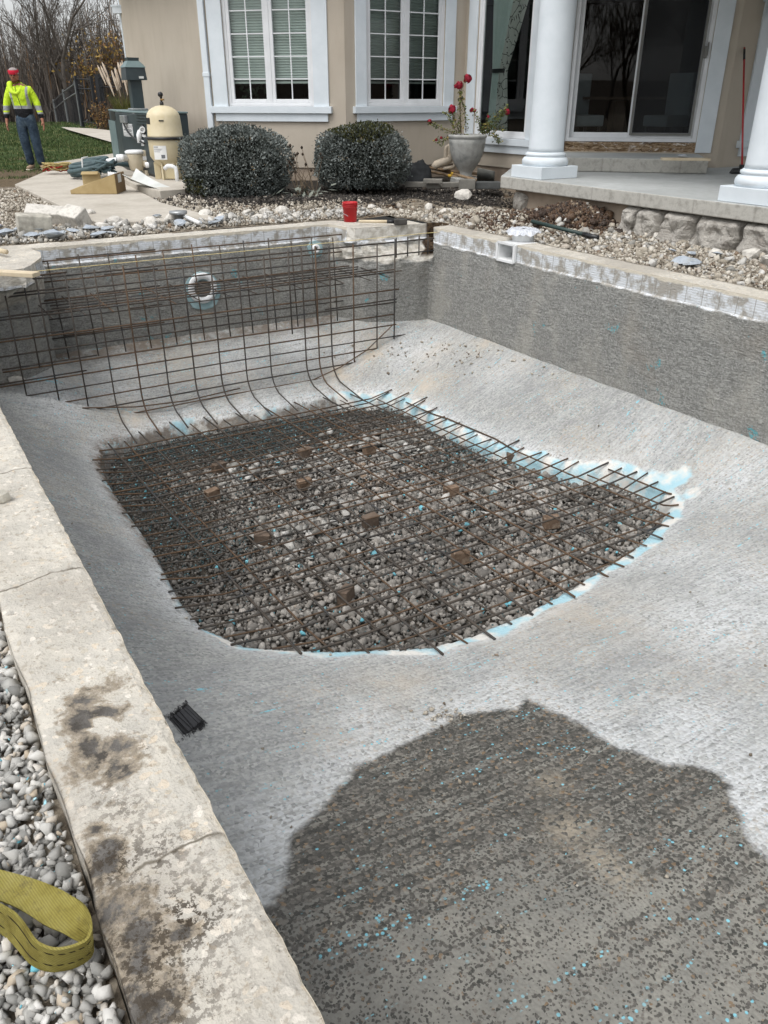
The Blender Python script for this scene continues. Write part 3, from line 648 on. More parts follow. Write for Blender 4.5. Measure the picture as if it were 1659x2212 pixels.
b.build('wire_loops',M_TIE,tie)
e1n=e1.normalized(); e2n=e2.normalized()
cc=base_+e1*.5+e2*.5+Vector((0,0,.013)); b0_=base_+e1*.04+e2*.03; MB().hexa([b0_,b0_+e1*.92,b0_+e1*.92+e2*.94,b0_+e2*.94]+[q_+Vector((0,0,.030)) for q_ in(b0_,b0_+e1*.92,b0_+e1*.92+e2*.94,b0_+e2*.94)]).build('wire_core',M_TIE,tie,bevel=.008)
# yellow strap
m=Mt('yellow_webbing',rough=.9,spec=.15); v_=m.co()
wv_=m.n('ShaderNodeTexWave',{'Vector':v_,'Scale':180.,'Distortion':.4}).outputs['Fac']
yc=m.ramp(m.noise(v_,14,4,.65),[(.3,S(138,126,62)),(.5,S(174,163,88)),(.8,S(192,182,116))])
sf=m.at('edge'); st_=m.mt('MULTIPLY',m.step(m.mt('ABSOLUTE',m.mt('SUBTRACT',m.mt('ABSOLUTE',m.mt('SUBTRACT',sf,.55)),.24)),.035,.02),m.mt('GREATER_THAN',m.n('ShaderNodeTexWave',{'Vector':v_,'Scale':30.},bands_direction='DIAGONAL').outputs['Fac'],.35))
yc=m.mix(m.mt('MULTIPLY',m.step(m.n('ShaderNodeTexWave',{'Vector':v_,'Scale':95.,'Distortion':1.5,'Detail':2.},bands_direction='DIAGONAL').outputs['Fac'],.3,.8),.35),yc,S(112,102,52)); yc=m.mix(m.mt('MULTIPLY',m.step(m.noise(v_,38,5,.75),.56,.66),.5),yc,S(104,96,74)); m.col(m.mix(m.mt('MULTIPLY',st_,m.at('low')),yc,S(58,48,34))); m.bump(wv_,.8,.003); m.bump(m.noise(v_,24,4),.6,.012); M_STRAP=m.m
SP=[((-60,1862,.02),(-60,1930,.02)),((0,1878,.015),(0,1945,.01)),((70,1897,.02),(50,1968,.012)),((120,1916,.028),(95,1997,.015)),((150,1932,.032),(135,2015,.012)),((172,1948,.036),(160,2030,.002)),((186,1970,.038),(186,2042,-.018)),((193,2000,.036),(197,2050,-.035)),((186,2025,.034),(190,2068,-.042)),((165,2037,.032),(165,2084,-.045)),((135,2045,.03),(135,2092,-.045)),((108,2044,.03),(105,2093,-.045)),((80,2030,.03),(72,2080,-.045)),((62,2005,.03),(45,2050,-.045)),((45,1982,.03),(25,2028,-.045)),((22,1962,.03),(0,2010,-.045)),((-40,1930,.03),(-60,1980,-.045))]
rows=[];ed=[];lw=[]
def cat(a,b,c,d,t): return tuple(.5*((2*b[i])+(-a[i]+c[i])*t+(2*a[i]-5*b[i]+4*c[i]-d[i])*t*t+(-a[i]+3*b[i]-3*c[i]+d[i])*t**3) for i in range(3))
def dense(L,k):
    L=[L[0]]+L+[L[-1]]; out=[]
    for i in range(1,len(L)-2):
        for j in range(k): out.append(cat(L[i-1],L[i],L[i+1],L[i+2],j/k))
    return out+[L[-2]]
UA=dense([a for a,_ in SP],5); UB=dense([b_ for _,b_ in SP],5)
for i,(a,b_) in enumerate(zip(UA,UB)):
    pa=at(a[0],a[1],a[2]);pb=at(b_[0],b_[1],b_[2]); row=[]
    for j in range(9):
        t=j/8; p=pa.lerp(pb,t); row.append(p); ed.append(1-t); lw.append(1. if i>25 else 0.)
    rows.append(row)
so_=MB().grid(rows).build('webbing_strap',M_STRAP,label='dirty yellow webbing strap folded back on itself on the gravel',cat='strap',org=tuple(at(150,2000,-.03)))
attr(so_,'edge',ed); attr(so_,'low',lw)
sm_=so_.modifiers.new('t','SOLIDIFY'); sm_.thickness=.005
# ================================================================ GROUND
def zt(x,y):
    u=x*UX[0]+y*UX[1]; v=x*VX[0]+y*VX[1]; r=math.hypot(x,y)
    z=.020*max(0,min(r,37)-18)-.10*max(0,min(r,75)-38)*sm(38,44,r)+.03*max(0,r-90)
    if v<.3: z+=-.085*(1-sm(.2,.3,v))*(1-sm(8.5,9.5,u))
    if v>5.6: z+=(-.04-.06*sm(5.7,7.3,v))*sm(13.,10.5,u)
    z+=.02*nz(x,y,0,1.3)*sm(3,6,r)+.008*nz(x,y,0,5)
    z+=.26*math.exp(-((x-2.28)**2/.22+(y-10.15)**2/.10))+.12*math.exp(-((x-1.5)**2+(y-10.3)**2)/.25)+.10*math.exp(-((x-.45)**2+(y-12.1)**2)/.10)
    # planting bed is a little higher
    z+=.05*bedm(x,y)
    return z
BEDPX=[(300,385),(350,425),(430,446),(560,452),(750,440),(900,422),(1085,436),(1090,350),(1000,330),(700,340),(450,330),(340,340)]
BED=np.array([tuple(at(x,y,0))[:2] for x,y in BEDPX])
BB=(BED[:,0].min()-.5,BED[:,0].max()+.5,BED[:,1].min()-.5,BED[:,1].max()+.5)
def bedm(x,y):
    if x<BB[0] or x>BB[1] or y<BB[2] or y>BB[3]: return 0.
    d,i=dpoly(np.array([x]),np.array([y]),BED); s=d[0] if i[0] else -d[0]; return sm(-.12,.22,s+.12*nz(x,y,0,3))
def axv(a,b,st,lo,hi):
    c=list(np.arange(a,b+1e-6,st)); g=st; x=a; L=[]
    while x>lo: g*=1.25; x-=g; L.append(x)
    g=st; x=c[-1]; H=[]
    while x<hi: g*=1.25; x+=g; H.append(x)
    return L[::-1]+c+H
vs=axv(-2.,9.,.1,-350,350); us=axv(-2.5,17.,.1,-350,350)
for c_ in(.05,5.68): 
    j=min(range(len(vs)),key=lambda k:abs(vs[k]-c_)); vs[j]=c_
for c_ in(-2.5,8.9): 
    j=min(range(len(us)),key=lambda k:abs(us[k]-c_)); us[j]=c_
GP=[];GX=[]
for u in us:
    for v in vs:
        p=PV(v,u); GX.append((p.x,p.y)); GP.append((p.x,p.y,zt(p.x,p.y)))
nv=len(vs);nu=len(us);Fc=[]
for i in range(nu-1):
    for j in range(nv-1):
        cu=(us[i]+us[i+1])/2;cv_=(vs[j]+vs[j+1])/2
        if -2.5<cu<8.9 and .05<cv_<5.68: continue
        Fc.append((i*nv+j,i*nv+j+1,(i+1)*nv+j+1,(i+1)*nv+j))
m=Mt('yard_ground',rough=.95,spec=.15); v_=m.co()
n1=m.noise(v_,1.5,5,.65); n2=m.noise(v_,22,4,.7); vc=m.n('ShaderNodeTexVoronoi',{'Vector':v_,'Scale':26.}); cs=m.sepc(vc.outputs['Color'])
grv=m.ramp(cs[0],[(0,S(88,80,70)),(.4,S(122,113,100)),(.8,S(150,142,128)),(1,S(104,90,74))])
dirt=m.ramp(n2,[(.3,S(74,58,44)),(.6,S(110,90,68)),(.8,S(136,118,96))])
mul=m.ramp(n2,[(.3,S(34,32,30)),(.6,S(56,52,47)),(.85,S(92,84,74))])
grs=m.ramp(n2,[(.25,S(44,60,32)),(.5,S(60,78,42)),(.75,S(84,96,58))]); grs=m.mix(m.step(n1,.5,.66),grs,S(96,96,56))
mud=m.ramp(n2,[(.3,S(74,64,50)),(.7,S(112,98,78))])
c=m.mix(m.mt('MULTIPLY',m.step(n1,.56,.64),.7),grv,dirt)
c=m.mix(m.step(m.at('soil'),.25,.55),c,m.ramp(n2,[(.3,S(52,40,30)),(.7,S(84,64,46))]))
c=m.mix(m.step(m.mt('ADD',m.at('bed'),m.mt('MULTIPLY',m.mt('SUBTRACT',n1,.5),.6)),.35,.6),c,mul)
c=m.mix(m.step(m.mt('ADD',m.at('grass'),m.mt('MULTIPLY',m.mt('SUBTRACT',n1,.5),.8)),.4,.6),c,grs)
c=m.mix(m.step(m.mt('ADD',m.at('mud'),m.mt('MULTIPLY',m.mt('SUBTRACT',n1,.5),.9)),.4,.55),c,mud)
c=m.mix(m.step(m.at('far'),.3,.6),c,m.ramp(n2,[(.3,S(58,50,42)),(.7,S(84,72,60))]))
m.col(c); m.bump(m.mt('MULTIPLY',vc.outputs['Distance'],-1.),.7,.02); m.bump(n2,.5,.03); M_GRD=m.m
go=npmesh('ground',np.array(GP),np.array(Fc),M_GRD); tag(go,kind='structure')
GX=np.array(GX)
LAWN=np.array([tuple(at(x,y,.02))[:2] for x,y in [(-900,420),(-300,405),(20,396),(60,382),(100,368),(96,355),(246,341),(300,330)]]+[(-4,60),(-60,60),(-60,20)])
dl,il=dpoly(GX[:,0],GX[:,1],LAWN); attr(go,'grass',np.clip(.5+np.where(il,dl,-dl)*2,0,1))
attr(go,'bed',[bedm(x,y) for x,y in GX])
def gbl(L):
    o_=np.zeros(len(GX))
    for x,y,r,a in L:
        q=at(x,y,0); o_=np.maximum(o_,a*np.exp(-((GX[:,0]-q.x)**2+(GX[:,1]-q.y)**2)/(r*r)))
    return o_
attr(go,'mud',np.clip(gbl([(40,375,1.2,1),(10,395,1.,1),(-40,380,1.5,1),(70,350,.8,.7),(130,288,1.2,.8),(60,400,.5,.8),(160,300,1.5,.5)]),0,1))
attr(go,'soil',np.clip(gbl([(1240,490,.55,1),(1100,480,.5,.7),(1060,470,.4,.6),(1320,500,.4,.5),(850,440,.25,.6),(1560,560,.5,.6),(925,508,.3,1)]),0,1))
attr(go,'far',np.clip((np.hypot(GX[:,0],GX[:,1])-37)/3,0,1))
# ---- loose stones on the ground
def px_ok(P):
    return P
PATHPX=[(32,398,.05),(100,370,.05),(218,366,.05),(262,372,.05),(285,404,.05),(350,438,.05),(485,473,.05),(208,480,.05)]
PATH=np.array([tuple(at(x,y,z))[:2] for x,y,z in PATHPX])
def ground_scatter(name,v0,v1,u0,u1,N,mu,sg,lo,hi,mat,seed,protos=ROCKS,keep=None,sink=.3,lift=0.):
    r=np.random.default_rng(seed); v=r.uniform(v0,v1,N); u=r.uniform(u0,u1,N)
    x=u*UX[0]+v*VX[0]; y=u*UX[1]+v*VX[1]
    k=~((v>.045)&(v<5.70)&(u<8.96))
    k|=((v>.045)&(v<.4)&(u>8.7))
    d,i=dpoly(x,y,PATH); k&=~(i|(d<.02))
    bd,bi=dpoly(x,y,BED); k&=~(bi&(bd>.1))
    dl_,li=dpoly(x,y,LAWN); k&=~li
    if keep is not None: k&=keep(v,u,x,y)
    x=x[k];y=y[k]; s=r.lognormal(math.log(mu),sg,len(x)).clip(lo,hi)
    z=np.array([zt(a,b) for a,b in zip(x,y)])+s*sink+r.uniform(0,lift+1e-4,len(x))
    return tag(scatter(name,np.stack([x,y,z],1),s,protos,mat,seed),kind='stuff')
ground_scatter('gravel',-1.1,.04,.3,3.4,29000,.0136,.34,.007,.03,M_G1,21,protos=NEAR+ROCKS,keep=lambda v,u,x,y:(v<.046),lift=.03,sink=.3)
ground_scatter('gravel',-1.1,.02,.3,2.0,110,.028,.25,.022,.045,M_G1,22,protos=NEAR,lift=.03,sink=.3)
ground_scatter('gravel',-1.1,.03,.3,3.0,1100,.005,.3,.003,.009,M_CY,23,protos=FLAKE,lift=.045,sink=1.)
ground_scatter('yard_gravel',-3.5,6.,8.95,14.6,46000,.0165,.42,.008,.05,M_G3,24,lift=.01)
ground_scatter('yard_gravel',5.70,7.9,-1.5,9.6,30000,.0155,.5,.01,.07,M_G3,25,lift=.008,keep=lambda v,u,x,y:(v<7.55)&(((x-2.25)**2/.30+(y-10.1)**2/.16)>1))
ground_scatter('pale_rubble',-3.,5.5,8.96,9.9,2600,.026,.45,.01,.08,M_CH,26,protos=ROCKS+FLAKE,lift=.03,keep=lambda v,u,x,y:(np.abs(u-9.3)<.45))
ground_scatter('pale_rubble',5.72,7.4,.5,9.,1300,.022,.5,.01,.08,M_CH,27,protos=ROCKS+FLAKE,lift=.01)
ground_scatter('gravel',-4.5,0.03,3.3,9.6,9000,.02,.35,.012,.05,M_G1,28)
# soil heap crumbs and mulch crumbs
M_SO=mat_stone('wet_soil',[(0,S(40,30,24)),(.5,S(66,48,36)),(.9,S(92,70,50)),(1,S(150,136,116))],bump=.8)
M_MU=mat_stone('dark_mulch',[(0,S(28,26,25)),(.6,S(52,48,44)),(.92,S(80,72,64)),(1,S(176,168,156))],bump=.8)
def heap(name,cs_,N,mu,mat,seed,zoff=0.):
    r=random.Random(seed); P=[];Z_=[]
    for _ in range(N):
        cx,cy,sx,sy=r.choice(cs_); x=r.gauss(cx,sx); y=r.gauss(cy,sy); q=uv((x,y))
        if q[1]<5.72 and q[0]<8.97: continue
        s=mu*math.exp(r.gauss(0,.4)); P.append((x,y,zt(x,y)+s*.3+zoff)); Z_.append(s)
    return scatter(name,np.array(P),np.array(Z_),ROCKS,mat,seed)
tag(heap('soil_heap',[(2.28,10.12,.22,.17),(2.28,10.15,.3,.2),(2.2,10.1,.42,.28),(1.5,10.2,.35,.4)],5200,.021,M_SO,31),label='heap of dark wet brown soil below the patio slab',cat='soil heap')
tag(heap('mulch',[(tuple(at(x,y,0.05))[0],tuple(at(x,y,.05))[1],.45,.35) for x,y in [(450,432),(520,436),(640,425),(700,425),(760,425),(850,415),(950,405),(1040,420),(420,420),(900,400),(1000,400)]],7000,.017,M_MU,32),kind='stuff')
# ---- path and equipment pad
m=Mt('path_concrete',rough=.9,spec=.2); v_=m.co(); a=m.noise(v_,1.3,4,.6); b_=m.noise(v_,16,4,.65)
m.col(m.mix(m.mt('MULTIPLY',m.step(b_,.4,.7),.35),m.ramp(a,[(.3,S(168,161,149)),(.55,S(188,182,171)),(.75,S(176,169,158))]),S(150,142,130))); m.bump(b_,.3,.004); M_PATH=m.m
def slab(name,pts,z,th,mat,**k):
    P=[at(x,y,z) for x,y in pts]
    return MB().prism([(p.x,p.y) for p in P],z-th,z).build(name,mat,fix=True,bevel=.008,**k)
slab('path',[(32,398),(100,369),(240,366),(300,380),(285,404),(350,438),(485,473),(208,480)],.055,.16,M_PATH,kind='structure')
slab('equipment_pad',[(96,353),(150,346),(330,318),(330,345),(425,380),(400,408),(345,412),(300,402),(218,361)],.13,.2,M_PATH,label='raised concrete pad under the pool heater and filter',cat='concrete pad')
P=[at(x,y,.26) for x,y in [(133,282),(200,284),(265,288),(265,308),(235,302),(200,295),(150,287)]]
MB().grid([[Vector((p.x,p.y,zt(p.x,p.y)+.07)) for p in (P[0],P[1],P[2])],[Vector((p.x,p.y,zt(p.x,p.y)+.07)) for p in (P[6],P[4],P[3])]]).build('far_path',M_PATH,kind='structure')
# ---- grass blades
m=Mt('grass_blade',rough=.8); m.col(m.ramp(m.at('tint'),[(0,S(42,60,28)),(.5,S(62,82,40)),(.85,S(86,98,56)),(1,S(128,124,88))])); M_GB=m.m
r_=np.random.default_rng(5); PX=[];
V=[];Fq=[];T=[]
for _ in range(26000):
    x=r_.uniform(-60,262); y=r_.uniform(262,385)
    p=at(x,y,.02 if y>330 else .02+(330-y)/68*.3)
    d,i=dpoly(np.array([p.x]),np.array([p.y]),LAWN)
    if not i[0] or math.hypot(p.x,p.y)>40: continue
    if 60<0: continue
    q=at(35,378,0); 
    if (p-q).length<1.1*r_.uniform(.3,1): continue
    z=zt(p.x,p.y); h=r_.uniform(.014,.035)*(1+ math.hypot(p.x,p.y)/30); a=r_.uniform(0,6.28); w_=.006*(1+math.hypot(p.x,p.y)/20); k=len(V)
    V+=[(p.x-w_*math.cos(a),p.y-w_*math.sin(a),z-.01),(p.x+w_*math.cos(a),p.y+w_*math.sin(a),z-.01),(p.x+r_.uniform(-.03,.03),p.y+r_.uniform(-.03,.03),z+h)]; Fq.append((k,k+1,k+2)); T+=[r_.random()]*3
g_=npmesh('lawn_grass',np.array(V),np.array(Fq),M_GB,False); attr(g_,'tint',T); tag(g_,kind='stuff')
# ================================================================ RUBBLE, individual pieces
M_CON=simple('broken_concrete',S(172,168,160),S(206,202,194),9,.95,.6,50,.01,c3=S(150,146,138))
M_SLT=simple('slate',S(138,146,154),S(166,174,182),6,.8,.3,30,.004,c3=S(150,152,150))
def chunk(name,seed,size,sq,mat,p,rot,label,cat,group=None,n=16):
    Vv,Ff=hullrock(seed,n,sq,1)
    b=MB(); b.add([tuple(q*size) for q in Vv],[tuple(f) for f in Ff]); o=b.build(name,mat,label=label,cat=cat,group=group); o.location=p; o.rotation_euler=rot; return o
def gp(x,y,dz=0.):
    z=0.
    for _ in range(4): p=at(x,y,z); z=zt(p.x,p.y)
    return Vector((p.x,p.y,z+dz))
for i,(x,y,s,lb) in enumerate([(192,472,.14,'brownish boulder chunk on the near corner of the path'),(88,491,.0,''),(250,487,.13,'ragged white concrete lump between path end and rim'),(328,490,.12,'flat white broken lump leaning on grey flakes by the rim'),(375,484,.14,'tall pale chunk below the end of the path'),(445,474,.13,'big rough pale chunk right of the path corner'),(535,468,.10,'white chunk on the rubble row left of the red bucket'),(575,466,.13,'pair of pale chunks half way between path and bucket'),(610,464,.13,'bright chunk among gravel nearer the bucket'),(640,474,.09,'small pale lump just behind the far rim'),(60,458,.0,''),(225,498,.1,'grey lump lying against the far rim near the left'),(300,500,.1,'greyish chunk beside flakes behind the rim'),(478,480,.1,'rounded pale chunk behind the rim centre'),(560,476,.1,'low pale chunk just behind rim, below the bushes'),(803,452,.10,'white crumpled chunk right behind the red bucket'),(770+50,462,.09,'pale lump between bucket and mallet head'),(1000,440,.17,'squarish white stone on top of the soil left of the patio'),(1170,480,.0,''),(925,455,.11,'brownish lump in the soil behind the broken gap'),(960,462,.10,'tan lump in the dug soil near the gap'),(85,478,.11,'grey flat chunk among gravel at far left'),(1338,492,.1,'small pale chunk at the foot of the stone wall'),(1420,516,.09,'pale chunk in front of the foundation stones'),(1545,556,.1,'rough chunk on gravel near the right frame edge'),(1620,560,.12,'pale chunk at the right under the foundation stones'),(1655,575,.12,'rock at the right edge of the gravel')]):
    if s: chunk('concrete_chunk',200+i,s*rg.uniform(.85,1.05),(1,.8,.62),M_CON,gp(x,y,s*.33),(rg.uniform(-.3,.3),rg.uniform(-.3,.3),rg.uniform(0,6)),lb,'concrete chunk','broken concrete chunks',n=12)
# squared off-cuts of old rim
M_OLD=simple('tile_mortar_block',S(150,146,136),S(196,192,180),12,.95,.6,60,.008)
for x,y,d,rz,lb,rx in [(78,506,(.34,.2,.2),.5,'squared block of old rim with tile mortar on its face at far left',.05),(112,486,(.52,.22,.16),.2,'long smooth tilted slab of old coping on the rubble at left',.35),(165,492,(.28,.2,.2),-.5,'wedge of old coping leaning beside the long slab',.5)]:
    o=MB().box((0,0,0),d).build('coping_block',M_OLD if rx<.1 else M_CON,bevel=.012,label=lb,cat='concrete block'); o.location=gp(x,y,.1); o.rotation_euler=(rx,.1,rz)
ORD='first second third fourth fifth sixth seventh eighth ninth tenth eleventh twelfth thirteenth fourteenth fifteenth sixteenth seventeenth eighteenth nineteenth twentieth'.split()
flx=sorted([(rg.uniform(-20,300)*.85,rg.uniform(496,522)) for _ in range(14)]+[(rg.uniform(300,640),rg.uniform(478,492)) for _ in range(5)])+sorted((rg.uniform(1380,1640),rg.uniform(548,585)) for _ in range(6))
for i,(x,y) in enumerate(flx):
    if i<19:
        q=uv(gp(x,y)); 
        p=PV(q[1],max(q[0],9.03),0); p.z=zt(p.x,p.y)
    else: p=gp(x,y)
    s=rg.uniform(.07,.17); lb=('thin bluish slate flake behind the far rim, %s from the left'%ORD[i]) if i<19 else ('thin bluish slate flake on the gravel by the right rim, %s from the left'%ORD[i-19])
    chunk('slate_flake',300+i,s,(1,.6,.10),M_SLT,p+Vector((0,0,.04+.03*rg.random())),(rg.uniform(-.25,.25),rg.uniform(-.25,.25),rg.uniform(0,6)),lb,'slate flake','slate flakes behind the rim' if i<19 else 'slate flakes by the right rim',n=9)
chunk('stone',380,.05,(1,.7,.7),M_OLD,at(3,1082,.0)+Vector((0,0,.015)),(0,0,.4),'small grey stone on the left rim at the frame edge','stone',n=9)
chunk('stone',381,.09,(1,.55,.4),M_CON,PV(*uv(onfloor(38,838))[::-1],-1.0),(0,.1,.4),'flat pale stone chip on the floor at the left end of the rebar','stone',n=9)
# ================================================================ POOL EQUIPMENT
M_TAN=simple('tan_fibreglass',S(196,182,146),S(208,196,166),3,.5,.05,c3=S(202,188,148),spec=.5)
M_BLK=simple('black_plastic',S(26,27,29),S(38,39,41),8,.4,.05,spec=.5)
M_LBL=simple('label_white',S(206,208,206),S(222,222,220),5,.6,0)
M_INK=simple('label_ink',S(90,92,96),S(110,112,116),30,.7,0)
Mh=Mt('heater_paint',rough=.45,spec=.45); v_=Mh.co(obj=True); Mh.col(Mh.ramp(Mh.noise(v_,3,4,.6),[(.3,S(42,52,56)),(.6,S(56,67,70))])); Mh.bump(Mh.noise(v_,80),.05,.002); M_HT=Mh.m
M_HT2=simple('heater_side_paint',S(98,116,118),S(112,130,130),3,.5,.05,spec=.4)
M_STL=simple('galvanised_steel',S(150,154,156),S(176,178,178),8,.4,.1,metal=.6)
M_BRS=simple('brass',S(120,96,60),S(150,122,80),10,.4,.1,metal=.7)
# filter
fc=at(360,389,.13)+Vector((0,.24,0)); 
fl=thing('pool_filter','tall tan tank pool filter with a black clamp band and gauge on top','pool filter',tuple(fc))
topz=1.10; k=topz/1.0
rF=.272
prof=[(.05,.17),(.12,.18),(.19,.22),(.23,.28),(rF,.34),(rF+.005,.55),(rF+.01,.585)]
MB().lathe(prof,fc,40).build('lower_tank',M_TAN,fl,smooth=True)
MB().lathe([(rF+.01,.615),(rF,.64),(rF-.008,.80),(rF-.016,.91),(rF-.03,.95),(rF-.06,.99),(rF-.11,1.025),(rF-.17,1.05),(.03,1.06),(.001,1.06)],fc,40).build('upper_tank',M_TAN,fl,smooth=True)
MB().lathe([(rF-.02,.58),(rF+.035,.583),(rF+.035,.617),(rF-.02,.62)],fc,40,cap=False).build('clamp_band',M_BLK,fl,smooth=True,fix=True)
g=MB(); g.lathe([(.03,1.05),(.03,1.10),(.018,1.11),(.018,1.18)],fc,12); go_=g.build('air_valve',M_BLK,fl,smooth=True)
MB().lathe([(.035,-.02),(.04,0),(.035,.02)],fc+Vector((0,-.02,1.21)),16,axis=(.2,-1,0)).build('pressure_gauge',M_BLK,fl,smooth=True)
MB().box(fc+Vector((.02,-.02,1.14)),(.06,.04,.025)).build('brass_fitting',M_BRS,fl,bevel=.008)
for a in(200,255,320,20,90): 
    d=Vector((math.cos(R(a)),math.sin(R(a)),0)); MB().box(fc+d*.18+Vector((0,0,.125)),(.03,.10,.25),R(a)+R(90)).build('foot',M_TAN,fl,bevel=.006)
MB().box(fc+Vector((.04,-.12,.13)),(.19,.12,.24)).build('drain_housing',M_TAN,fl,bevel=.01)
def patch(c,r,a0,a1,z0,z1,n=10):
    return [[c+Vector((r*math.cos(R(a0+(a1-a0)*i/n)),r*math.sin(R(a0+(a1-a0)*i/n)),z)) for i in range(n+1)] for z in(z0,z1)]
lb=MB().grid(patch(fc,rF+.009,238,282,.30,.50)).build('label',M_LBL,fl)
MB().grid(patch(fc,rF+.011,240,256,.475,.485)).grid(patch(fc,rF+.011,240,270,.45,.455)).grid(patch(fc,rF+.011,240,266,.435,.44)).grid(patch(fc,rF+.011,240,262,.41,.415)).grid(patch(fc,rF+.011,264,276,.32,.37)).build('label_print',M_INK,lb,label='rows of small grey print on the white label')
MB().grid(patch(fc,rF-.006,205,232,.80,.89)).build('warning_label',M_BLK,fl,label='black warning sticker on the tank side')
MB().grid(patch(fc,rF-.001,268,284,.84,.86)).build('name_plate',M_BLK,fl,label='small black name strip on the upper tank')
# heater
e1=Vector((VX[0],VX[1],0)); e2=Vector((UX[0],UX[1],0))
hc=at(273,366.8,.13); h1_=at(250.5,352,.13); h2_=at(340,384.5,.13); htop=vz(258,238.5,hc)-.13
fdir=(h2_-hc).normalized()
ht=thing('pool_heater','dark green grey pool heater cabinet with a tall hooded flue, against the house','pool heater',tuple(hc))
back=e1*.62; poly=[h1_,hc,h2_,h2_+back,hc+back*1.1+e2*.3]
MB().prism([(p.x,p.y) for p in poly],.13+.03,.13+htop-.03).build('cabinet',M_HT,ht,bevel=.02,fix=True)
cen=sum((Vector(p) for p in poly),Vector((0,0,0)))/5
MB().prism([tuple((p+(p-cen).normalized()*.02))[:2] for p in poly],.13+htop-.03,.13+htop).build('cabinet_top',M_HT2,ht,bevel=.01,fix=True)
MB().prism([tuple((p+(cen-p).normalized()*.05))[:2] for p in poly],.13,.16).build('base_rail',M_BLK,ht,fix=True)
fq_=lambda X_,Y_:((300+X_/4.706)*.6636,(150+Y_/4.706)*.6636)
def fpatch(pl,dr,x0,y0,x1,y1,th,name,mat,par=None,bevel=0,label=None):
    n=Vector((dr.y,-dr.x,0)); 
    if n.dot(-pl)<0: n=-n
    q=[atplane(*fq_(a,b_),pl,dr) for a,b_ in((x0,y1),(x1,y1),(x1,y0),(x0,y0))]
    z0=(q[0].z+q[1].z)/2; z1=(q[2].z+q[3].z)/2; a=(q[0]+q[3])/2; c_=(q[1]+q[2])/2
    B_=[Vector((p.x,p.y,z)) for z in(z0,z1) for p in(a,c_,c_+n*th,a+n*th)]
    return MB().hexa(B_).build(name,mat,par or ht,bevel=bevel,label=label)
sdir=(h1_-hc).normalized()
fpatch(hc,sdir,300,1150,395,1760,.008,'side_panel',M_HT2,label='paler grey green side panel')
fpatch(hc,sdir,292,985,352,1125,.006,'control_window',M_BLK)
fpatch(hc,fdir,475,1062,545,1175,.06,'junction_box',M_STL,bevel=.006)
nl=fpatch(hc,fdir,480,1190,625,1385,.004,'notice_label',M_LBL)
for k,yy in enumerate((1205,1225,1245,1275,1300,1330,1350,1370)): fpatch(hc,fdir,490,yy,615,yy+(5 if k!=3 else 12),.0065,'label_print',M_INK,nl)
fpatch(hc,fdir,612,1008,650,1030,.004,'small_label',M_LBL); fpatch(hc,fdir,715,1352,825,1390,.004,'rating_label',M_LBL)
for yy in(1040,1085,1130,1175): fpatch(hc,fdir,680,yy,880,yy+18,.02,'louvre',M_HT)
fn_=Vector((fdir.y,-fdir.x,0)); fn_=fn_ if fn_.dot(-hc)>0 else -fn_
w0=[atplane(*fq_(*q),hc,fdir)+fn_*.05 for q in((525,1190),(545,1230),(590,1310),(660,1390),(760,1450),(850,1490))]
MB().tube(w0,.016,8).build('conduit',M_BLK,ht,smooth=True)
wo_=atplane(*fq_(790,1280),hc,fdir); MB().lathe([(.04,0),(.04,.09),(.048,.09),(.048,.14),(.03,.14),(.03,.1)],wo_,16,axis=fn_*.6+Vector((.6,-.5,0))).build('water_outlet',M_PVC,ht,smooth=True)
MB().lathe([(.075,0),(.07,.02),(.001,.022)],wo_,16,axis=fn_).build('outlet_seal',M_BLK,ht,smooth=True)
fl0=atplane(*fq_(700,945),hc+e1*.3,fdir); fcx=Vector((fl0.x,fl0.y,hc.z+htop-.97)); H0=htop
MB().box(fcx+Vector((0,0,.99)),(.28,.28,.03),ROT).build('flue_base',M_STL,ht,bevel=.01)
MB().box(fcx+Vector((0,0,1.25)),(.20,.18,.50),ROT).build('flue',M_HT,ht,bevel=.008)
q4=lambda c,w,d,z:[c+e1*sx*w/2+e2*sy*d/2+Vector((0,0,z)) for sx,sy in((-1,-1),(1,-1),(1,1),(-1,1))]
MB().hexa(q4(fcx,.36,.32,1.44)+q4(fcx,.33,.29,1.63)).build('flue_hood',M_HT,ht)
MB().hexa(q4(fcx,.36,.32,1.631)+q4(fcx,.20,.18,1.73)).build('flue_cone',M_HT2,ht)
MB().hexa(q4(fcx,.19,.17,1.73)+q4(fcx,.20,.18,1.78)).build('flue_cap',M_HT,ht)
MB().box(fcx+e1*.08-e2*.165+Vector((0,0,1.48)),(.08,.008,.035),ROT).build('hood_label',M_LBL,ht)
# pump
pc_=at(312,384,.13); pm=thing('pool_pump','tan pool pump with a lidded strainer and white pipes in front of the heater','pool pump',tuple(pc_))
M_TP=simple('pump_tan',S(196,184,160),S(208,198,176),5,.45,.05,spec=.45)
sp_=at(297,379,.13)-e2*.02
MB().lathe([(.09,.08),(.11,.10),(.145,.31),(.15,.34)],sp_,24).build('strainer_pot',M_TP,pm,smooth=True)
MB().lathe([(.16,.34),(.165,.375),(.12,.395),(.001,.40)],sp_,24).build('strainer_lid',M_PVC,pm,smooth=True)
MB().lathe([(.05,0),(.05,.2),(.058,.2),(.058,.26)],sp_+Vector((0,0,.28)),16,axis=-e1).build('inlet',M_PVC,pm,smooth=True)
MB().box(sp_+e1*.22+Vector((0,0,.26)),(.26,.24,.26),ROT).build('pump_housing',M_TP,pm,bevel=.03)
MB().lathe([(.09,0),(.11,.02),(.11,.3),(.08,.33)],sp_+e1*.25-e2*.0+Vector((0,0,.13)),20,axis=(-e2*.3+e1)).build('motor',M_TP,pm,smooth=True)
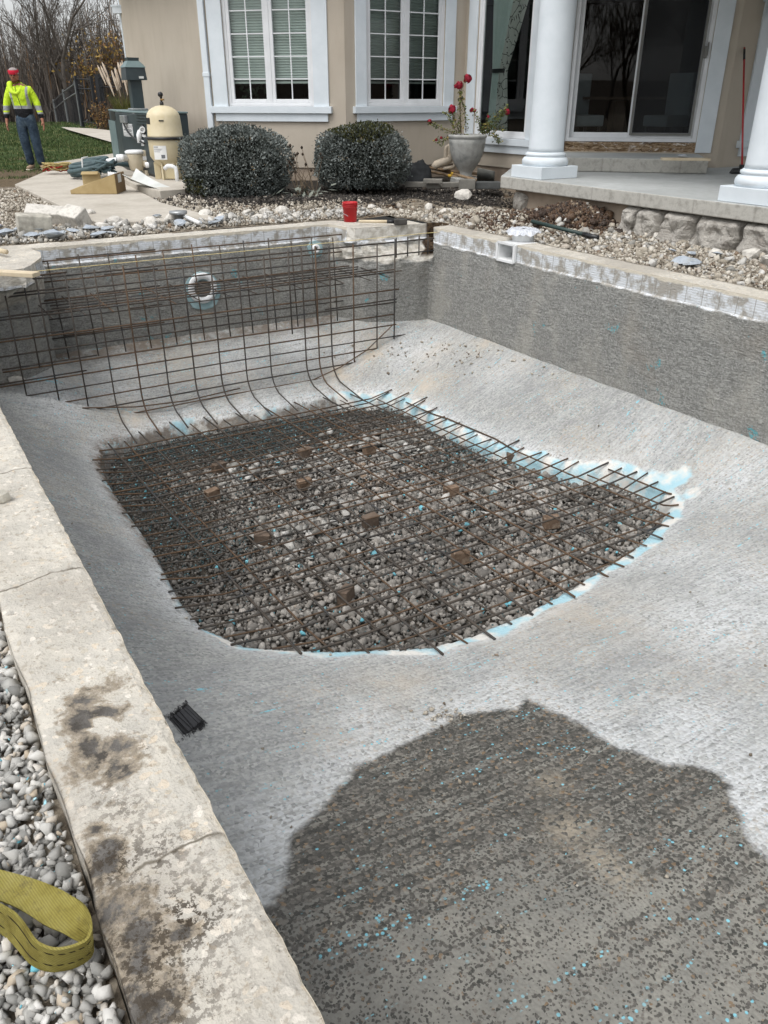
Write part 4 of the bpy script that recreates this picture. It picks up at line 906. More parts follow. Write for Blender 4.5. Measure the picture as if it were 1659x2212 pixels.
MB().box(sp_+e1*.25+Vector((0,0,.04)),(.28,.2,.08),ROT).build('pump_foot',M_TP,pm,bevel=.01)
MB().box(sp_+e1*.14-e2*.124+Vector((0,0,.27)),(.11,.006,.06),ROT).build('pump_label',M_LBL,pm)
def hook(cx_):
    return [cx_+Vector((0,0,0)),cx_+Vector((0,0,.12)),cx_+Vector((0,0,.16))+e1*.02,cx_+Vector((0,0,.18))+e1*.06,cx_+Vector((0,0,.18))+e1*.10,cx_+Vector((0,0,.16))+e1*.14,cx_+Vector((0,0,.12))+e1*.16,cx_+Vector((0,0,-.1))+e1*.16]
MB().tube(hook(sp_+e1*.10-e2*.02+Vector((0,0,.50))),.042,12).build('return_bend',M_PVC,pm,smooth=True)
MB().tube([sp_+e1*.12-e2*.04+Vector((0,0,.50)),sp_+e1*.36-e2*.10+Vector((0,0,.47))],.045,12).build('outlet_pipe',M_PVC,pm,smooth=True)
MB().lathe([(.06,0),(.065,.02),(.065,.09),(.05,.1)],sp_+e1*.34-e2*.09+Vector((0,0,.47)),18,axis=e1).build('union_nut',M_BLK,pm,smooth=True)
MB().tube([sp_+e1*.10-e2*.18+Vector((0,0,.17)),sp_+e1*.34-e2*.18+Vector((0,0,.17))],.045,12).build('lower_pipe',M_PVC,pm,smooth=True)
MB().lathe([(.06,0),(.068,.02),(.068,.11),(.05,.12)],sp_+e1*.36-e2*.18+Vector((0,0,.17)),18,axis=e1).build('union_nut',M_BLK,pm,smooth=True)
# white pipes
pA=at(178,357,.17)
MB().tube([pA,sp_-e1*.24+Vector((0,0,.26))],.042,14,cap=True).lathe([(.054,-.03),(.054,.05)],sp_-e1*.28+Vector((0,0,.28)),14,axis=e1).build('long_pipe',M_PVC,pm,smooth=True,label='long white pipe running left across the pad from the pump')
el=at(375,402,.06)
MB().tube([el+Vector((-.12,.05,.25)),el+Vector((-.06,.02,.29)),el+Vector((.0,0,.29)),el+Vector((.06,0,.27)),el+Vector((.07,0,.2)),el+Vector((.07,0,-.03))],.032,12).build('pipe_elbow',M_PVC,label='white drain elbow standing by the foot of the filter',cat='pipe',smooth=True,org=tuple(el))
for x,y,a,L,lb in [(235,372,-.9,.5,'short white pipe offcut leaning on the pad edge'),(250,378,.3,.25,'stub of white pipe lying by the dark hoses')]:
    p=at(x,y,.16); d=Vector((math.cos(a),math.sin(a),-.12)); MB().tube([p-d*L/2,p+d*L/2],.04,12).build('pipe_offcut',M_PVC,label=lb,cat='pipe',smooth=True,org=tuple(p))
# flexible green hose coil
M_HOSE=simple('green_hose',S(60,78,82),S(78,96,98),8,.55,.2,90,.004,spec=.4)
hp=gp(196,394,.11); b=MB(); pts=[]
for k in range(150):
    t=k/150*2*math.pi*3.4; rr_=.25+.04*math.sin(t*.6)+.02*math.sin(t*2.3); pts.append(hp+Vector((rr_*1.2*math.cos(t)+.06*math.sin(t*.37),rr_*.75*math.sin(t)+.1*math.cos(t*.3),.03+.20*(k/150)+.05*math.sin(t+1))))
pts+= [hp+Vector((.45,.2,.18)),hp+Vector((.65,.3,.14))]
b.tube(pts,.038,10); ho=b.build('coiled_hose',M_HOSE,label='thick grey green flexible hose coiled on the path behind the cartons',cat='hose',smooth=True,org=tuple(hp))
o=MB().tube([hp+Vector((-.02,-.28,.02)),hp+Vector((.02,-.30,.3)),hp+Vector((.05,-.1,.3))],.012,6).build('hose_tie',M_PVC,ho)
# black strapping bundle behind
p0=at(228,372,.2); b=MB()
for k in range(9): 
    a=[p0+Vector((rg.uniform(-.18,.18),rg.uniform(-.15,.15),rg.uniform(-.02,.18))) for _ in range(4)]; b.tube(a,.02,6)
b.build('hose_offcuts',M_HOSE,label='tangle of dark hose offcuts heaped beside the pad',cat='hose',smooth=True,org=tuple(p0))
# cords
M_CRD=simple('tan_cord',S(150,132,84),S(176,160,110),14,.8,.1); M_CRR=simple('red_cord',S(172,40,40),S(190,60,52),14,.8,.1)
q0=gp(127,384,.08); cd=thing('cord_pile','tangled heap of tan and red extension cords on the path by the man','cords',tuple(q0))
for mm,sd,nm in((M_CRD,1,'tan_cord'),(M_CRR,2,'red_cord')):
    r=random.Random(sd); 
    for j in range(3 if sd==1 else 1):
        pts=[]; 
        for k in range(60):
            t=k*.42+j; pts.append(q0+Vector(((.19+.06*math.sin(k*.7+j))*math.cos(t)*1.05,(.14+.05*math.cos(k*.5))*math.sin(t),.03+.1*abs(math.sin(k*.33+j))+.02*j)))
        MB().tube(pts,.011,5).build(nm,mm,cd,smooth=True)
MB().tube([q0+Vector((-.22,-.02,.02)),q0+Vector((-.27,.0,.10)),q0+Vector((-.2,.03,.17)),q0+Vector((-.1,.0,.15))],.011,5).build('tan_cord',M_CRD,cd,smooth=True)
# cartons
M_CB=simple('cardboard',S(158,138,98),S(172,152,112),5,.85,.1); M_CB2=simple('cardboard_dark',S(122,102,74),S(134,112,84),5,.85,.1); M_TAPE=simple('tan_tape',S(192,172,124),S(200,182,136),5,.4,0)
bx=at(238,412,.06)
A_=at(153,419,.06);B_=at(253,419,.06);C_=at(272,411,.06)
ct=thing('carton','long wedge shaped open cardboard carton on the path with tape and a white label','carton',tuple(B_))
Bk=at(255,404,.06)
d2=(C_-B_); d2.z=0
top=.27
P8=[A_,B_,B_+d2,A_+d2*.9+Vector((0,0,0))]
T8=[A_+Vector((0,0,.05)),B_+Vector((0,0,top)),B_+d2+Vector((0,0,top*.98)),A_+d2*.9+Vector((0,0,.06))]
MB().hexa(P8+T8).build('carton_body',M_CB,ct,bevel=.004)
n_=d2.normalized(); f_=(B_-A_).normalized()
off=Vector((f_.x,f_.y,0))*.004
MB().add([B_+off+Vector((0,0,.0)),B_+d2+off,B_+d2+off+Vector((0,0,top*.97)),B_+off+Vector((0,0,top*.99))],[(0,1,2,3)]).build('end_panel',M_CB2,ct)
o3=off*2
MB().add([B_+d2*.25+o3+Vector((0,0,.14)),B_+d2*.6+o3+Vector((0,0,.14)),B_+d2*.6+o3+Vector((0,0,.25)),B_+d2*.25+o3+Vector((0,0,.25))],[(0,1,2,3)]).build('shipping_label',M_LBL,ct)
MB().add([A_.lerp(B_,.6)+Vector((0,0,.184)),B_+Vector((0,0,.272)),B_+d2*.3+Vector((0,0,.272)),A_.lerp(B_,.6)+d2*.3+Vector((0,0,.184))],[(0,1,2,3)]).build('tape',M_TAPE,ct)
f1=at(174,406,.06)
c2=thing('carton','small upright open carton flap box standing behind the long carton','carton',tuple(f1))
MB().box(f1+Vector((.14,.16,.11)),(.26,.10,.19),.12,rx=-.08).build('carton_body',M_CB,c2,bevel=.004)
MB().box(f1+Vector((.14,.10,.205)),(.25,.11,.006),.12,rx=.3).build('carton_flap',M_CB,c2)
# flattened white flashing / panel
M_PNL=simple('white_sheet',S(188,190,186),S(206,208,204),4,.6,.1)
a=at(283,398,.15);b2=at(370,418,.06); pts=[]
rows=[]
for i in range(13):
    t=i/12; c=a.lerp(b2,t); wd=.20*(1-.35*t); up=.10*(1-t)**2
    rows.append([c+Vector((-.25*wd,-wd,.05+up)),c+Vector((0,0,.02+up*.3)),c+Vector((.25*wd,wd,.05+up*1.5))])
o=MB().grid(rows).build('sheet_offcut',M_PNL,label='curved white plastic sheet offcut on the gravel beside the pad',cat='plastic sheet',org=tuple(a)); o.modifiers.new('s','SOLIDIFY').thickness=.008
# grey pipe stub with cap in rubble
p=gp(388,487,.07); so2=MB().lathe([(.05,0),(.055,.0),(.055,.05),(.10,.055),(.10,.085),(.05,.09)],p,18).build('drain_fitting',M_STL,label='small grey pipe flange standing in the rubble below the path',cat='pipe fitting',smooth=True,org=tuple(p))
MB().tube([gp(400,487,.1),gp(432,494,.06)],.022,10).build('pipe_offcut',M_PVC,label='thin white pipe offcut beside the grey flange in the rubble',cat='pipe',smooth=True,org=tuple(gp(415,490)))
# bucket
M_RED=simple('red_plastic',S(176,26,34),S(196,36,42),6,.4,.05,spec=.5)
bk=at(756,481,.0)+Vector((0,.085,.003)); bu=thing('bucket','small bright red plastic bucket standing on the far rim','bucket',tuple(bk))
MB().lathe([(.07,0),(.075,0),(.086,.20),(.09,.20),(.09,.215),(.080,.215),(.070,.01),(.001,.01)],bk,28,cap=False).build('tub',M_RED,bu,smooth=True,fix=True)
MB().lathe([(.088,.165),(.094,.166),(.094,.172),(.088,.173)],bk,28,cap=False).lathe([(.088,.185),(.095,.186),(.095,.192),(.088,.193)],bk,28,cap=False).build('rim_band',M_RED,bu,smooth=True)
MB().tube([bk+Vector((-.095,0,.17)),bk+Vector((-.085,-.06,.1)),bk+Vector((-.02,-.10,.07)),bk+Vector((.05,-.09,.09)),bk+Vector((.09,-.03,.15)),bk+Vector((.095,0,.17))][:3],.003,5).build('wire_handle',M_STL,bu)
# mallet
M_WD=simple('pale_wood',S(190,174,146),S(206,192,166),8,.7,.2); M_RUB=simple('black_rubber',S(58,56,54),S(78,76,72),10,.8,.2)
ml=thing('mallet','sledge hammer with a long pale handle lying on the rim right of the bucket','hammer',tuple(at(862,480,.03)))
h0=at(775,478,.04);h1=at(865,479,.04)
MB().tube([h0,h1],[.016,.019],10).build('handle',M_WD,ml,smooth=True)
MB().tube([h0+(h1-h0)*.68,h0+(h1-h0)*.86],.021,10).build('handle_grip',M_BLK,ml,smooth=True)
dd=(h1-h0).normalized(); MB().box(h1+Vector((0,0,.0)),(.15,.065,.065),math.atan2(dd.y,dd.x)+.3).build('hammer_head',M_RUB,ml,bevel=.012)
# board on the left block with string, tool handle
pb=at(18,583,.02); MB().box(at(-18,588,.012),(.85,.10,.035),-.25).build('board',M_WD,label='short pale board with a yellow line on the broken left end of the rim',cat='board',bevel=.004,org=tuple(pb))
MB().tube([at(-30,536,.05),at(14,544,.05)],[.024,.022],12).build('tool_handle',M_WD,label='rounded end of a wooden tool handle on the rim at the frame edge',cat='tool handle',smooth=True,org=tuple(at(0,540,.05)))
# ---- skimmer
SKC=at(1131,499,.09); SKC.z=0
sk=thing('skimmer','white square skimmer mouth set in the right pool rim under a plastic wrapped collar','skimmer',tuple(PV(5.55,6.51,-.1)))
su=6.51; b=MB()
for u0 in(6.385,6.635): b.box(PV(5.55,u0,-.09),(.30,.025,.15),ROT)
b.box(PV(5.55,su,-.012),(.30,.27,.02),ROT).box(PV(5.55,su,-.165),(.30,.27,.02),ROT).box(PV(5.71,su,-.09),(.02,.27,.15),ROT)
for u0 in(6.377,6.643): b.box(PV(5.395,u0,-.088),(.02,.03,.17),ROT)
b.box(PV(5.395,su,-.172),(.02,.26,.022),ROT).box(PV(5.395,su,-.003),(.02,.26,.02),ROT)
b.build('skimmer_mouth',M_PVC,sk)
MB().lathe([(.11,-.12),(.11,.07),(.12,.08),(.12,.09),(.1,.09)],SKC,28).build('skimmer_collar',M_PVC,sk,smooth=True)
rows=[]
for i in range(9):
    r=i/8; rows.append([SKC+Vector(((.02+.155*r)*(1+.16*nz(math.cos(t)*1.5,math.sin(t)*1.5,r,1.8)*r)*math.cos(t),(.02+.155*r)*(1+.16*nz(math.cos(t)*1.5+5,math.sin(t)*1.5,r,1.8)*r)*math.sin(t),.115-.0*r-.08*max(0,r-.75)*4*(.6+.5*nz(math.cos(t)*2.5,math.sin(t)*2.5,3,1.5))+.012*nz(math.cos(t)*3*r,math.sin(t)*3*r,7,2))) for t in np.linspace(0,2*math.pi,49)])
m=Mt('plastic_film',S(205,210,216),rough=.25,spec=.6); v_=m.co(); m.b.inputs['Alpha'].default_value=1; m.bump(m.noise(v_,28,3,.7,1.5),.7,.02); m.col(m.ramp(m.noise(v_,18,3,.7,1.),[(.35,S(186,190,198)),(.65,S(224,227,232))])); M_FILM=m.m
MB().grid(rows).build('plastic_wrap',M_FILM,sk,smooth=True)
# dark pipe lying on gravel
p1=gp(1148,494,.06);p2=gp(1290,523,.045); M_DG=simple('dark_green_pipe',S(38,56,54),S(50,68,64),7,.45,.1,spec=.4)
dp=thing('pole','dark green pole with a black end lying on the gravel behind the right rim','pole',tuple(p1))
pm_=p1.lerp(p2,.8)
MB().tube([p1,pm_],.022,12).build('pole_shaft',M_DG,dp,smooth=True); MB().tube([pm_,p2],.027,12).build('pole_end',M_BLK,dp,smooth=True)
# ================================================================ HOUSE
def D(a): return Vector((math.sin(R(a)),math.cos(R(a)),0))
ZB=.06; ZS=.36
c12=at(750,392,ZB); c12.z=0
d1,d2_,d3,=D(-76.7),D(58.3),D(148.3)
c3=atplane(1005,100,c12,D(58.3)); c3.z=0
C4=at(1545.6,362,ZS); C4.z=0
dD,dR=D(-76.7),D(58.3)
L2=(c3-c12).length
# where the angled bay side meets the door wall
a_,b_=d3,dD; den=a_.x*(-b_.y)+b_.x*a_.y; rhs=C4-c3
L3=(rhs.x*(-b_.y)+b_.x*rhs.y)/den; c34=c3+d3*L3; LD=(c34-C4).length
c01=c12+d1*2.42; d0=D(-31.7)
def nrm(d,toward=True):
    n=Vector((d.y,-d.x,0)); 
    return n
class Fr:
    def __init__(s,o,d,out): s.o=o;s.d=d;s.n=out
    def p(s,a,n,z): q=s.o+s.d*a+s.n*n; return Vector((q.x,q.y,z))
def fr(o,d,ref): # normal pointing to the camera side
    n=Vector((d.y,-d.x,0)); 
    if n.dot(ref-o)<0: n=-n
    return Fr(o,d,n)
cam0=Vector((0,0,0))
F1=fr(c12,d1,cam0);F2=fr(c12,d2_,cam0);F3=fr(c3,d3,Vector((-3,12,0)));FD=fr(C4,dD,cam0);FRt=fr(C4,dR,Vector((9,8,0)));F0=fr(c01,d0,Vector((-9,10,0)))
m=Mt('beige_stucco',rough=.95,spec=.15); v_=m.co(); n1=m.noise(v_,.9,4,.6); n2=m.noise(m.co((3,3,.5)),2.,4,.6)
c=m.ramp(n1,[(.3,S(176,166,152)),(.7,S(187,178,164))]); c=m.mix(m.mt('MULTIPLY',m.step(n2,.5,.75),.3),c,S(160,148,132)); m.col(c); m.bump(m.noise(v_,70,3,.7),.6,.006); M_STU=m.m
M_TRIM=simple('white_trim',S(206,214,219),S(214,221,226),4,.6,.15,140,.002); M_VIN=simple('white_vinyl',S(214,216,218),S(224,226,228),4,.35,0,spec=.5)
M_FND=simple('grey_brown_footing',S(140,126,112),S(164,150,134),3,.95,.3,40,.006)
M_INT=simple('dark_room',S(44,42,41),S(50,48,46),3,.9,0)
mg=bpy.data.materials.new('window_glass'); mg.use_nodes=True; t_=mg.node_tree; t_.nodes.remove(t_.nodes['Principled BSDF'])
fn=t_.nodes.new('ShaderNodeFresnel'); fn.inputs[0].default_value=1.5; tr=t_.nodes.new('ShaderNodeBsdfTransparent'); tr.inputs[0].default_value=(.74,.80,.78,1); gl=t_.nodes.new('ShaderNodeBsdfGlossy'); gl.inputs['Roughness'].default_value=.01
ml_=t_.nodes.new('ShaderNodeMath'); ml_.operation='MULTIPLY_ADD'; ml_.inputs[1].default_value=1.0; ml_.inputs[2].default_value=.0; t_.links.new(fn.outputs[0],ml_.inputs[0])
mx=t_.nodes.new('ShaderNodeMixShader'); t_.links.new(ml_.outputs[0],mx.inputs[0]); t_.links.new(tr.outputs[0],mx.inputs[1]); t_.links.new(gl.outputs[0],mx.inputs[2]); t_.links.new(mx.outputs[0],t_.nodes['Material Output'].inputs[0])
M_GL=mg
ms=bpy.data.materials.new('insect_screen'); ms.use_nodes=True; t_=ms.node_tree; pb_=t_.nodes['Principled BSDF']; pb_.inputs['Base Color'].default_value=S(44,46,48); pb_.inputs['Roughness'].default_value=.9
tr=t_.nodes.new('ShaderNodeBsdfTransparent'); mx=t_.nodes.new('ShaderNodeMixShader'); mx.inputs[0].default_value=.5; t_.links.new(tr.outputs[0],mx.inputs[1]); t_.links.new(pb_.outputs[0],mx.inputs[2]); t_.links.new(mx.outputs[0],t_.nodes['Material Output'].inputs[0]); M_SCR=ms
M_BLD=simple('cellular_blind',S(176,182,178),S(186,192,188),3,.8,0)
HT=3.35
house=thing('house','beige stucco house with white trimmed windows, angled bay walls and a sliding patio door','house',tuple(c12))
def wallp(F,s0,s1,z0,z1,ops,mat,name='wall',th=.16,label=None):
    b=MB(); xs=sorted({s0,s1}|{o[0] for o in ops}|{o[1] for o in ops}); zs=sorted({z0,z1}|{o[2] for o in ops}|{o[3] for o in ops})
    for i in range(len(xs)-1):
        for j in range(len(zs)-1):
            cx=(xs[i]+xs[i+1])/2; cz=(zs[j]+zs[j+1])/2
            if any(o[0]<cx<o[1] and o[2]<cz<o[3] for o in ops): continue
            for n in(0,-th): b.add([F.p(xs[i],n,zs[j]),F.p(xs[i+1],n,zs[j]),F.p(xs[i+1],n,zs[j+1]),F.p(xs[i],n,zs[j+1])],[(0,1,2,3)])
    for o in ops:
        a,c_,e,g=o
        for P in ([(a,e),(c_,e)],[(c_,e),(c_,g)],[(c_,g),(a,g)],[(a,g),(a,e)]):
            b.add([F.p(P[0][0],0,P[0][1]),F.p(P[1][0],0,P[1][1]),F.p(P[1][0],-th,P[1][1]),F.p(P[0][0],-th,P[0][1])],[(0,1,2,3)])
    return b.build(name,mat,house,label=label)
def fb(b,F,a,c_,n0,n1,z0,z1):
    P=[F.p(a,n0,z0),F.p(c_,n0,z0),F.p(c_,n1,z0),F.p(a,n1,z0)]; T=[Vector((p.x,p.y,z1)) for p in P]; return b.hexa(P+T)
def window(F,a,c_,z0,z1,sashes,tw=.22,twL=None,twR=None,mun=None,rows0=.31,apron=.12,sill_ext=.05,label=None,tn=.03,munt=True,blind=True,bz=1.53,sillb=None):
    "opening a..c_, z0..z1; sashes: list of (s0,s1)"
    b=MB(); fo=.0
    # outer frame
    fb(b,F,a,a+.05,-.10,-.02,z0,z1); fb(b,F,c_-.05,c_,-.10,-.02,z0,z1); fb(b,F,a+.05,c_-.05,-.10,-.02,z0,z0+.05); fb(b,F,a+.05,c_-.05,-.10,-.02,z1-.05,z1)
    wf=b.build('window',M_VIN,house,label=label,bevel=.004)
    b=MB(); L=twL or tw; Rr=twR or tw
    fb(b,F,a-L,a,-.0,tn,z0-.0,z1+.2); tr1=b.build('trim_board',M_TRIM,wf,bevel=.004)
    b=MB(); fb(b,F,c_,c_+Rr,-.0,tn,z0-.0,z1+.2); b.build('trim_board',M_TRIM,wf,bevel=.004)
    b=MB(); fb(b,F,a,c_,0,tn,z1,z1+.2); b.build('trim_board',M_TRIM,wf,bevel=.004)
    sb=z0-.10
    b=MB(); fb(b,F,a-L-sill_ext,c_+Rr+sill_ext,-.06,.075,sb,z0); b.build('sill',M_TRIM,wf,bevel=.005)
    if apron: b=MB(); fb(b,F,a-L+.02,c_+Rr-.02,0,.04,sb-apron,sb); b.build('apron',M_TRIM,wf,bevel=.004)
    if len(sashes)>1: mm=(sashes[0][1]+sashes[1][0])/2; b=MB(); fb(b,F,sashes[0][1],sashes[1][0],-.10,-.022,z0+.05,z1-.05); b.build('mullion',M_VIN,wf,bevel=.003)
    for (p,q) in sashes:
        b=MB(); w_=.055; zz0=z0+.05; zz1=z1-.05
        fb(b,F,p,p+w_,-.075,-.028,zz0,zz1); fb(b,F,q-w_,q,-.075,-.028,zz0,zz1); fb(b,F,p+w_,q-w_,-.075,-.028,zz0,zz0+w_); fb(b,F,p+w_,q-w_,-.075,-.028,zz1-w_,zz1)
        b.build('sash',M_VIN,wf,bevel=.006)
        b=MB(); b.add([F.p(p+w_,-.055,zz0+w_),F.p(q-w_,-.055,zz0+w_),F.p(q-w_,-.055,zz1-w_),F.p(p+w_,-.055,zz1-w_)],[(0,1,2,3)]); b.build('pane',M_GL,wf)
        if munt:
            b=MB(); mid=(p+q)/2; fb(b,F,mid-.009,mid+.009,-.054,-.044,zz0+w_,zz1-w_); b.build('muntin',M_VIN,wf)
            for i,z in enumerate(mun): 
                b=MB(); fb(b,F,p+w_,q-w_,-.0545,-.0455,z-.008,z+.008); b.build('muntin',M_VIN,wf)
        if blind:
            b=MB(); z=z1; rws=[]; k=0
            while z>bz: rws.append([F.p(p+.02,-.135+(.012 if k%2 else 0),z),F.p(q-.02,-.135+(.012 if k%2 else 0),z)]); z-=.019; k+=1
            b.grid(rws); fb(b,F,p+.02,q-.02,-.15,-.12,bz-.03,bz); b.build('blind',M_BLD,wf)
    return wf
MU=[1.565,1.88,2.195,2.51,2.82]
wallp(F0,0,4.2,.0,HT,[],M_STU)
wallp(F1,0,2.42,.26,HT,[(.52,2.0,1.17,3.05)],M_STU); wallp(F2,0,L2,.26,HT,[(.38,1.90,1.17,3.05)],M_STU)
wallp(F3,0,L3,.26,HT,[(.33,1.72,.70,3.05)],M_STU)
wallp(FD,0,LD,.30,HT,[(.34,2.27,.56,2.75)],M_STU); wallp(FRt,0,3.2,.30,HT,[(.66,2.2,.72,3.0)],M_STU)
b=MB()
for F,a,c_ in((F0,0,4.2),(F1,0,2.42),(F2,0,L2),(F3,0,L3),(FD,0,LD),(FRt,0,3.2)): 
    b=MB(); fb(b,F,a,c_,-.16,-.022,-.4,.27); b.build('foundation',M_FND,house)
window(F1,.52,2.0,1.17,3.05,[(.57,1.235),(1.285,1.95)],twL=.25,twR=.25,mun=MU,label='double casement window left of the bay corner with blinds and a plant behind')
window(F2,.38,1.90,1.17,3.05,[(.43,1.115),(1.165,1.85)],twL=.20,twR=.20,mun=MU,label='double casement window right of the bay corner')
w3=window(F3,.33,1.72,.70,3.05,[(.38,1.67)],twL=.22,twR=.22,mun=MU,label='tall window with a tied curtain beside the porch column',blind=False,munt=False)
w4=window(FRt,.66,2.2,.72,3.0,[(.71,2.15)],twL=.22,twR=.2,mun=MU,label='window at the right edge beyond the broom',blind=False,munt=False)
# patio door
b=MB(); F=FD
fb(b,F,.34,.40,-.12,-.01,.70,2.75); fb(b,F,2.21,2.27,-.12,-.01,.70,2.75); fb(b,F,.40,2.21,-.12,-.01,.70,.75); fb(b,F,.40,2.21,-.12,-.01,2.68,2.75)
pd=b.build('patio_door',M_VIN,house,label='white sliding patio door with a screen over its right half',bevel=.004)
for (a,c_) in((.11,.335),(2.275,2.45)): b=MB(); fb(b,F,a,c_,0,.03,.56,3.0); b.build('trim_board',M_TRIM,pd,bevel=.004)
for (p,q,n) in((.40,1.34,-.035),(1.28,2.21,-.075)):
    b=MB(); w_=.062; fb(b,F,p,p+w_,n-.035,n,.75,2.68); fb(b,F,q-w_,q,n-.035,n,.75,2.68); fb(b,F,p+w_,q-w_,n-.035,n,.75,.75+.075); fb(b,F,p+w_,q-w_,n-.035,n,2.6,2.68); b.build('door_sash',M_VIN,pd,bevel=.005)
    b=MB(); b.add([F.p(p+w_,n-.02,.825),F.p(q-w_,n-.02,.825),F.p(q-w_,n-.02,2.6),F.p(p+w_,n-.02,2.6)],[(0,1,2,3)]); b.build('pane',M_GL,pd)
M_GRY=simple('grey_frame',S(112,112,108),S(122,122,118),5,.6,0)
b=MB(); p,q=.43,1.32; fb(b,F,p,p+.03,-.012,.008,.79,2.66); fb(b,F,q-.03,q,-.012,.008,.79,2.66); fb(b,F,p+.03,q-.03,-.012,.008,.79,.82); b.build('screen_frame',M_GRY,pd)
b=MB(); b.add([F.p(p+.03,.0,.82),F.p(q-.03,.0,.82),F.p(q-.03,.0,2.66),F.p(p+.03,.0,2.66)],[(0,1,2,3)]); b.build('screen',M_SCR,pd)
b=MB(); fb(b,F,.385,.43,.01,.035,1.80,1.95); fb(b,F,.375,.395,.0,.03,1.83,2.0); b.build('door_handle',M_GRY,pd,bevel=.004)
# weathered boards under the door
m=Mt('rotten_board',rough=.95,spec=.1); v_=m.co(rot=R(-13.3)); n=m.noise(m.co((1,1,5),rot=R(-13.3)),9,5,.7,1.2); n2=m.noise(v_,5,4,.6)
m.col(m.mix(m.step(m.noise(m.co((1,1,3),rot=R(-13.3),loc=(3,1,0)),6,4,.65,.8),.55,.62),m.ramp(n,[(.34,S(60,44,32)),(.5,S(140,118,92)),(.66,S(196,180,158))]),m.mix(m.step(n2,.4,.6),S(226,222,216),S(110,80,50)))); m.bump(n,.8,.015); M_ROT=m.m
rows=[[F.p(.33+1.96*i/60,-.01+.012*nz(i*.4,j*1.,0,1),.545+.15*j/8) for i in range(61)] for j in range(9)]
MB().grid(rows).build('rotten_board',M_ROT,house,label='rotten peeling wooden board under the patio door')
# interior: floor, ceiling, back walls
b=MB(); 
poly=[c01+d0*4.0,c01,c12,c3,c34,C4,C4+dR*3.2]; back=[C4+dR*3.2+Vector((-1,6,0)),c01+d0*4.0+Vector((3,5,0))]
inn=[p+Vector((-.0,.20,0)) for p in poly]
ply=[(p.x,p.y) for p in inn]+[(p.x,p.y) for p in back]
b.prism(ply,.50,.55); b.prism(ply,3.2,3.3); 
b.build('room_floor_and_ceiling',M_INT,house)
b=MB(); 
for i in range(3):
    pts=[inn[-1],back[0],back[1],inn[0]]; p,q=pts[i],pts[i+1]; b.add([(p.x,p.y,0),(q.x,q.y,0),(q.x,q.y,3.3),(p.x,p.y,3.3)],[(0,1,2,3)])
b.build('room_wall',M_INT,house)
# roof over the walls
M_RF=simple('asphalt_shingle',S(84,78,72),S(106,98,90),8,.95,.4,30,.01)
ov=[(p.x,p.y) for p in [c01+d0*4.0+F0.n*.35,c01+F0.n*.35+F1.n*.2,c12+F1.n*.4+F2.n*.1,c3+F2.n*.3]]+[(c34.x-.2,c34.y-.2),(C4.x,C4.y-.35),(C4.x+3.2,C4.y+1.5)]+[(p.x,p.y) for p in back]
b=MB(); b.prism(ov,3.34,3.55); b.build('roof_eave',M_TRIM,house)
cxr=sum(p[0] for p in ov)/len(ov);cyr=sum(p[1] for p in ov)/len(ov)
b=MB(); n=len(ov); b.add([(p[0],p[1],3.555) for p in ov]+[(cxr,cyr+1,6.)],[(i,(i+1)%n,n) for i in range(n)]); b.build('roof',M_RF,house)
# left corner board, downspout
b=MB(); fb(b,F0,4.2,4.26,-.2,.012,.0,HT); b.build('corner_board',M_TRIM,house)
dsx=2.38
b=MB(); fb(b,F1,dsx-.10,dsx,.0,.065,.15,HT); ds=b.build('downspout',M_TRIM,house,bevel=.008,label='white downspout at the left end of the window wall')
b=MB(); fb(b,F1,dsx-.108,dsx+.008,-.002,.073,1.60,1.66); b.build('downspout_joint',M_TRIM,ds,bevel=.004)
# white gutter end of the roof behind the corner
gq=atplane(262,24,c01+d0*4.2,Vector((1,0,0)))
b=MB(); b.box(gq+Vector((.1,0,.02)),(.50,.14,.12)); b.box(gq+Vector((.1,.0,.085)),(.56,.16,.03)); b.build('gutter',M_TRIM,house)
b=MB(); b.tube([gq+Vector((.12,0,-.05)),gq+Vector((.14,0,-.16)),gq+Vector((.24,.05,-.24)),gq+Vector((.34,.1,-.3))],.045,8); b.build('gutter_elbow',M_TRIM,house,smooth=True)
# curtain in the tall bay window
m=Mt('curtain_cloth',rough=.9); v_=m.co(); ww=m.n('ShaderNodeTexVoronoi',{'Vector':m.co((1,1,.8)),'Scale':7.},feature='DISTANCE_TO_EDGE').outputs['Distance']
M_CUR=simple('curtain_cloth',S(196,210,206),S(206,218,214),4,.9,0)
m.col(m.mix(m.step(ww,.035,.02),S(206,206,200),S(74,70,68))); M_CUR2=m.m
def curt(s0f,s1f,mat,n,name,par,F=F3,z0=.72,z1=3.0):
    rows=[]
    for i in range(26):
        z=z0+(z1-z0)*i/25; a=s0f(z);c_=s1f(z); rows.append([F.p(a+(c_-a)*j/30,n+.018*math.sin(j*1.45+ .6*nz(z,j,0,.3)),z) for j in range(31)])
    return MB().grid(rows).build(name,mat,par,smooth=True)
wst=lambda z: max(0,1-abs(z-1.68)/1.2)**1.3
curt(lambda z:.42+.08*wst(z),lambda z:.95+.45*max(0,(z-1.68)/1.3)-.18*wst(z),M_CUR,-.22,'curtain',w3)
curt(lambda z:.66+.05*wst(z)+.4*max(0,(z-1.68)/1.3),lambda z:1.02-.12*wst(z)+.42*max(0,(z-1.68)/1.3),M_CUR2,-.19,'curtain',w3)
b=MB(); fb(b,F3,.50,.86,-.24,-.16,1.66,1.72); b.build('curtain_tie',M_BLK,w3,bevel=.01)
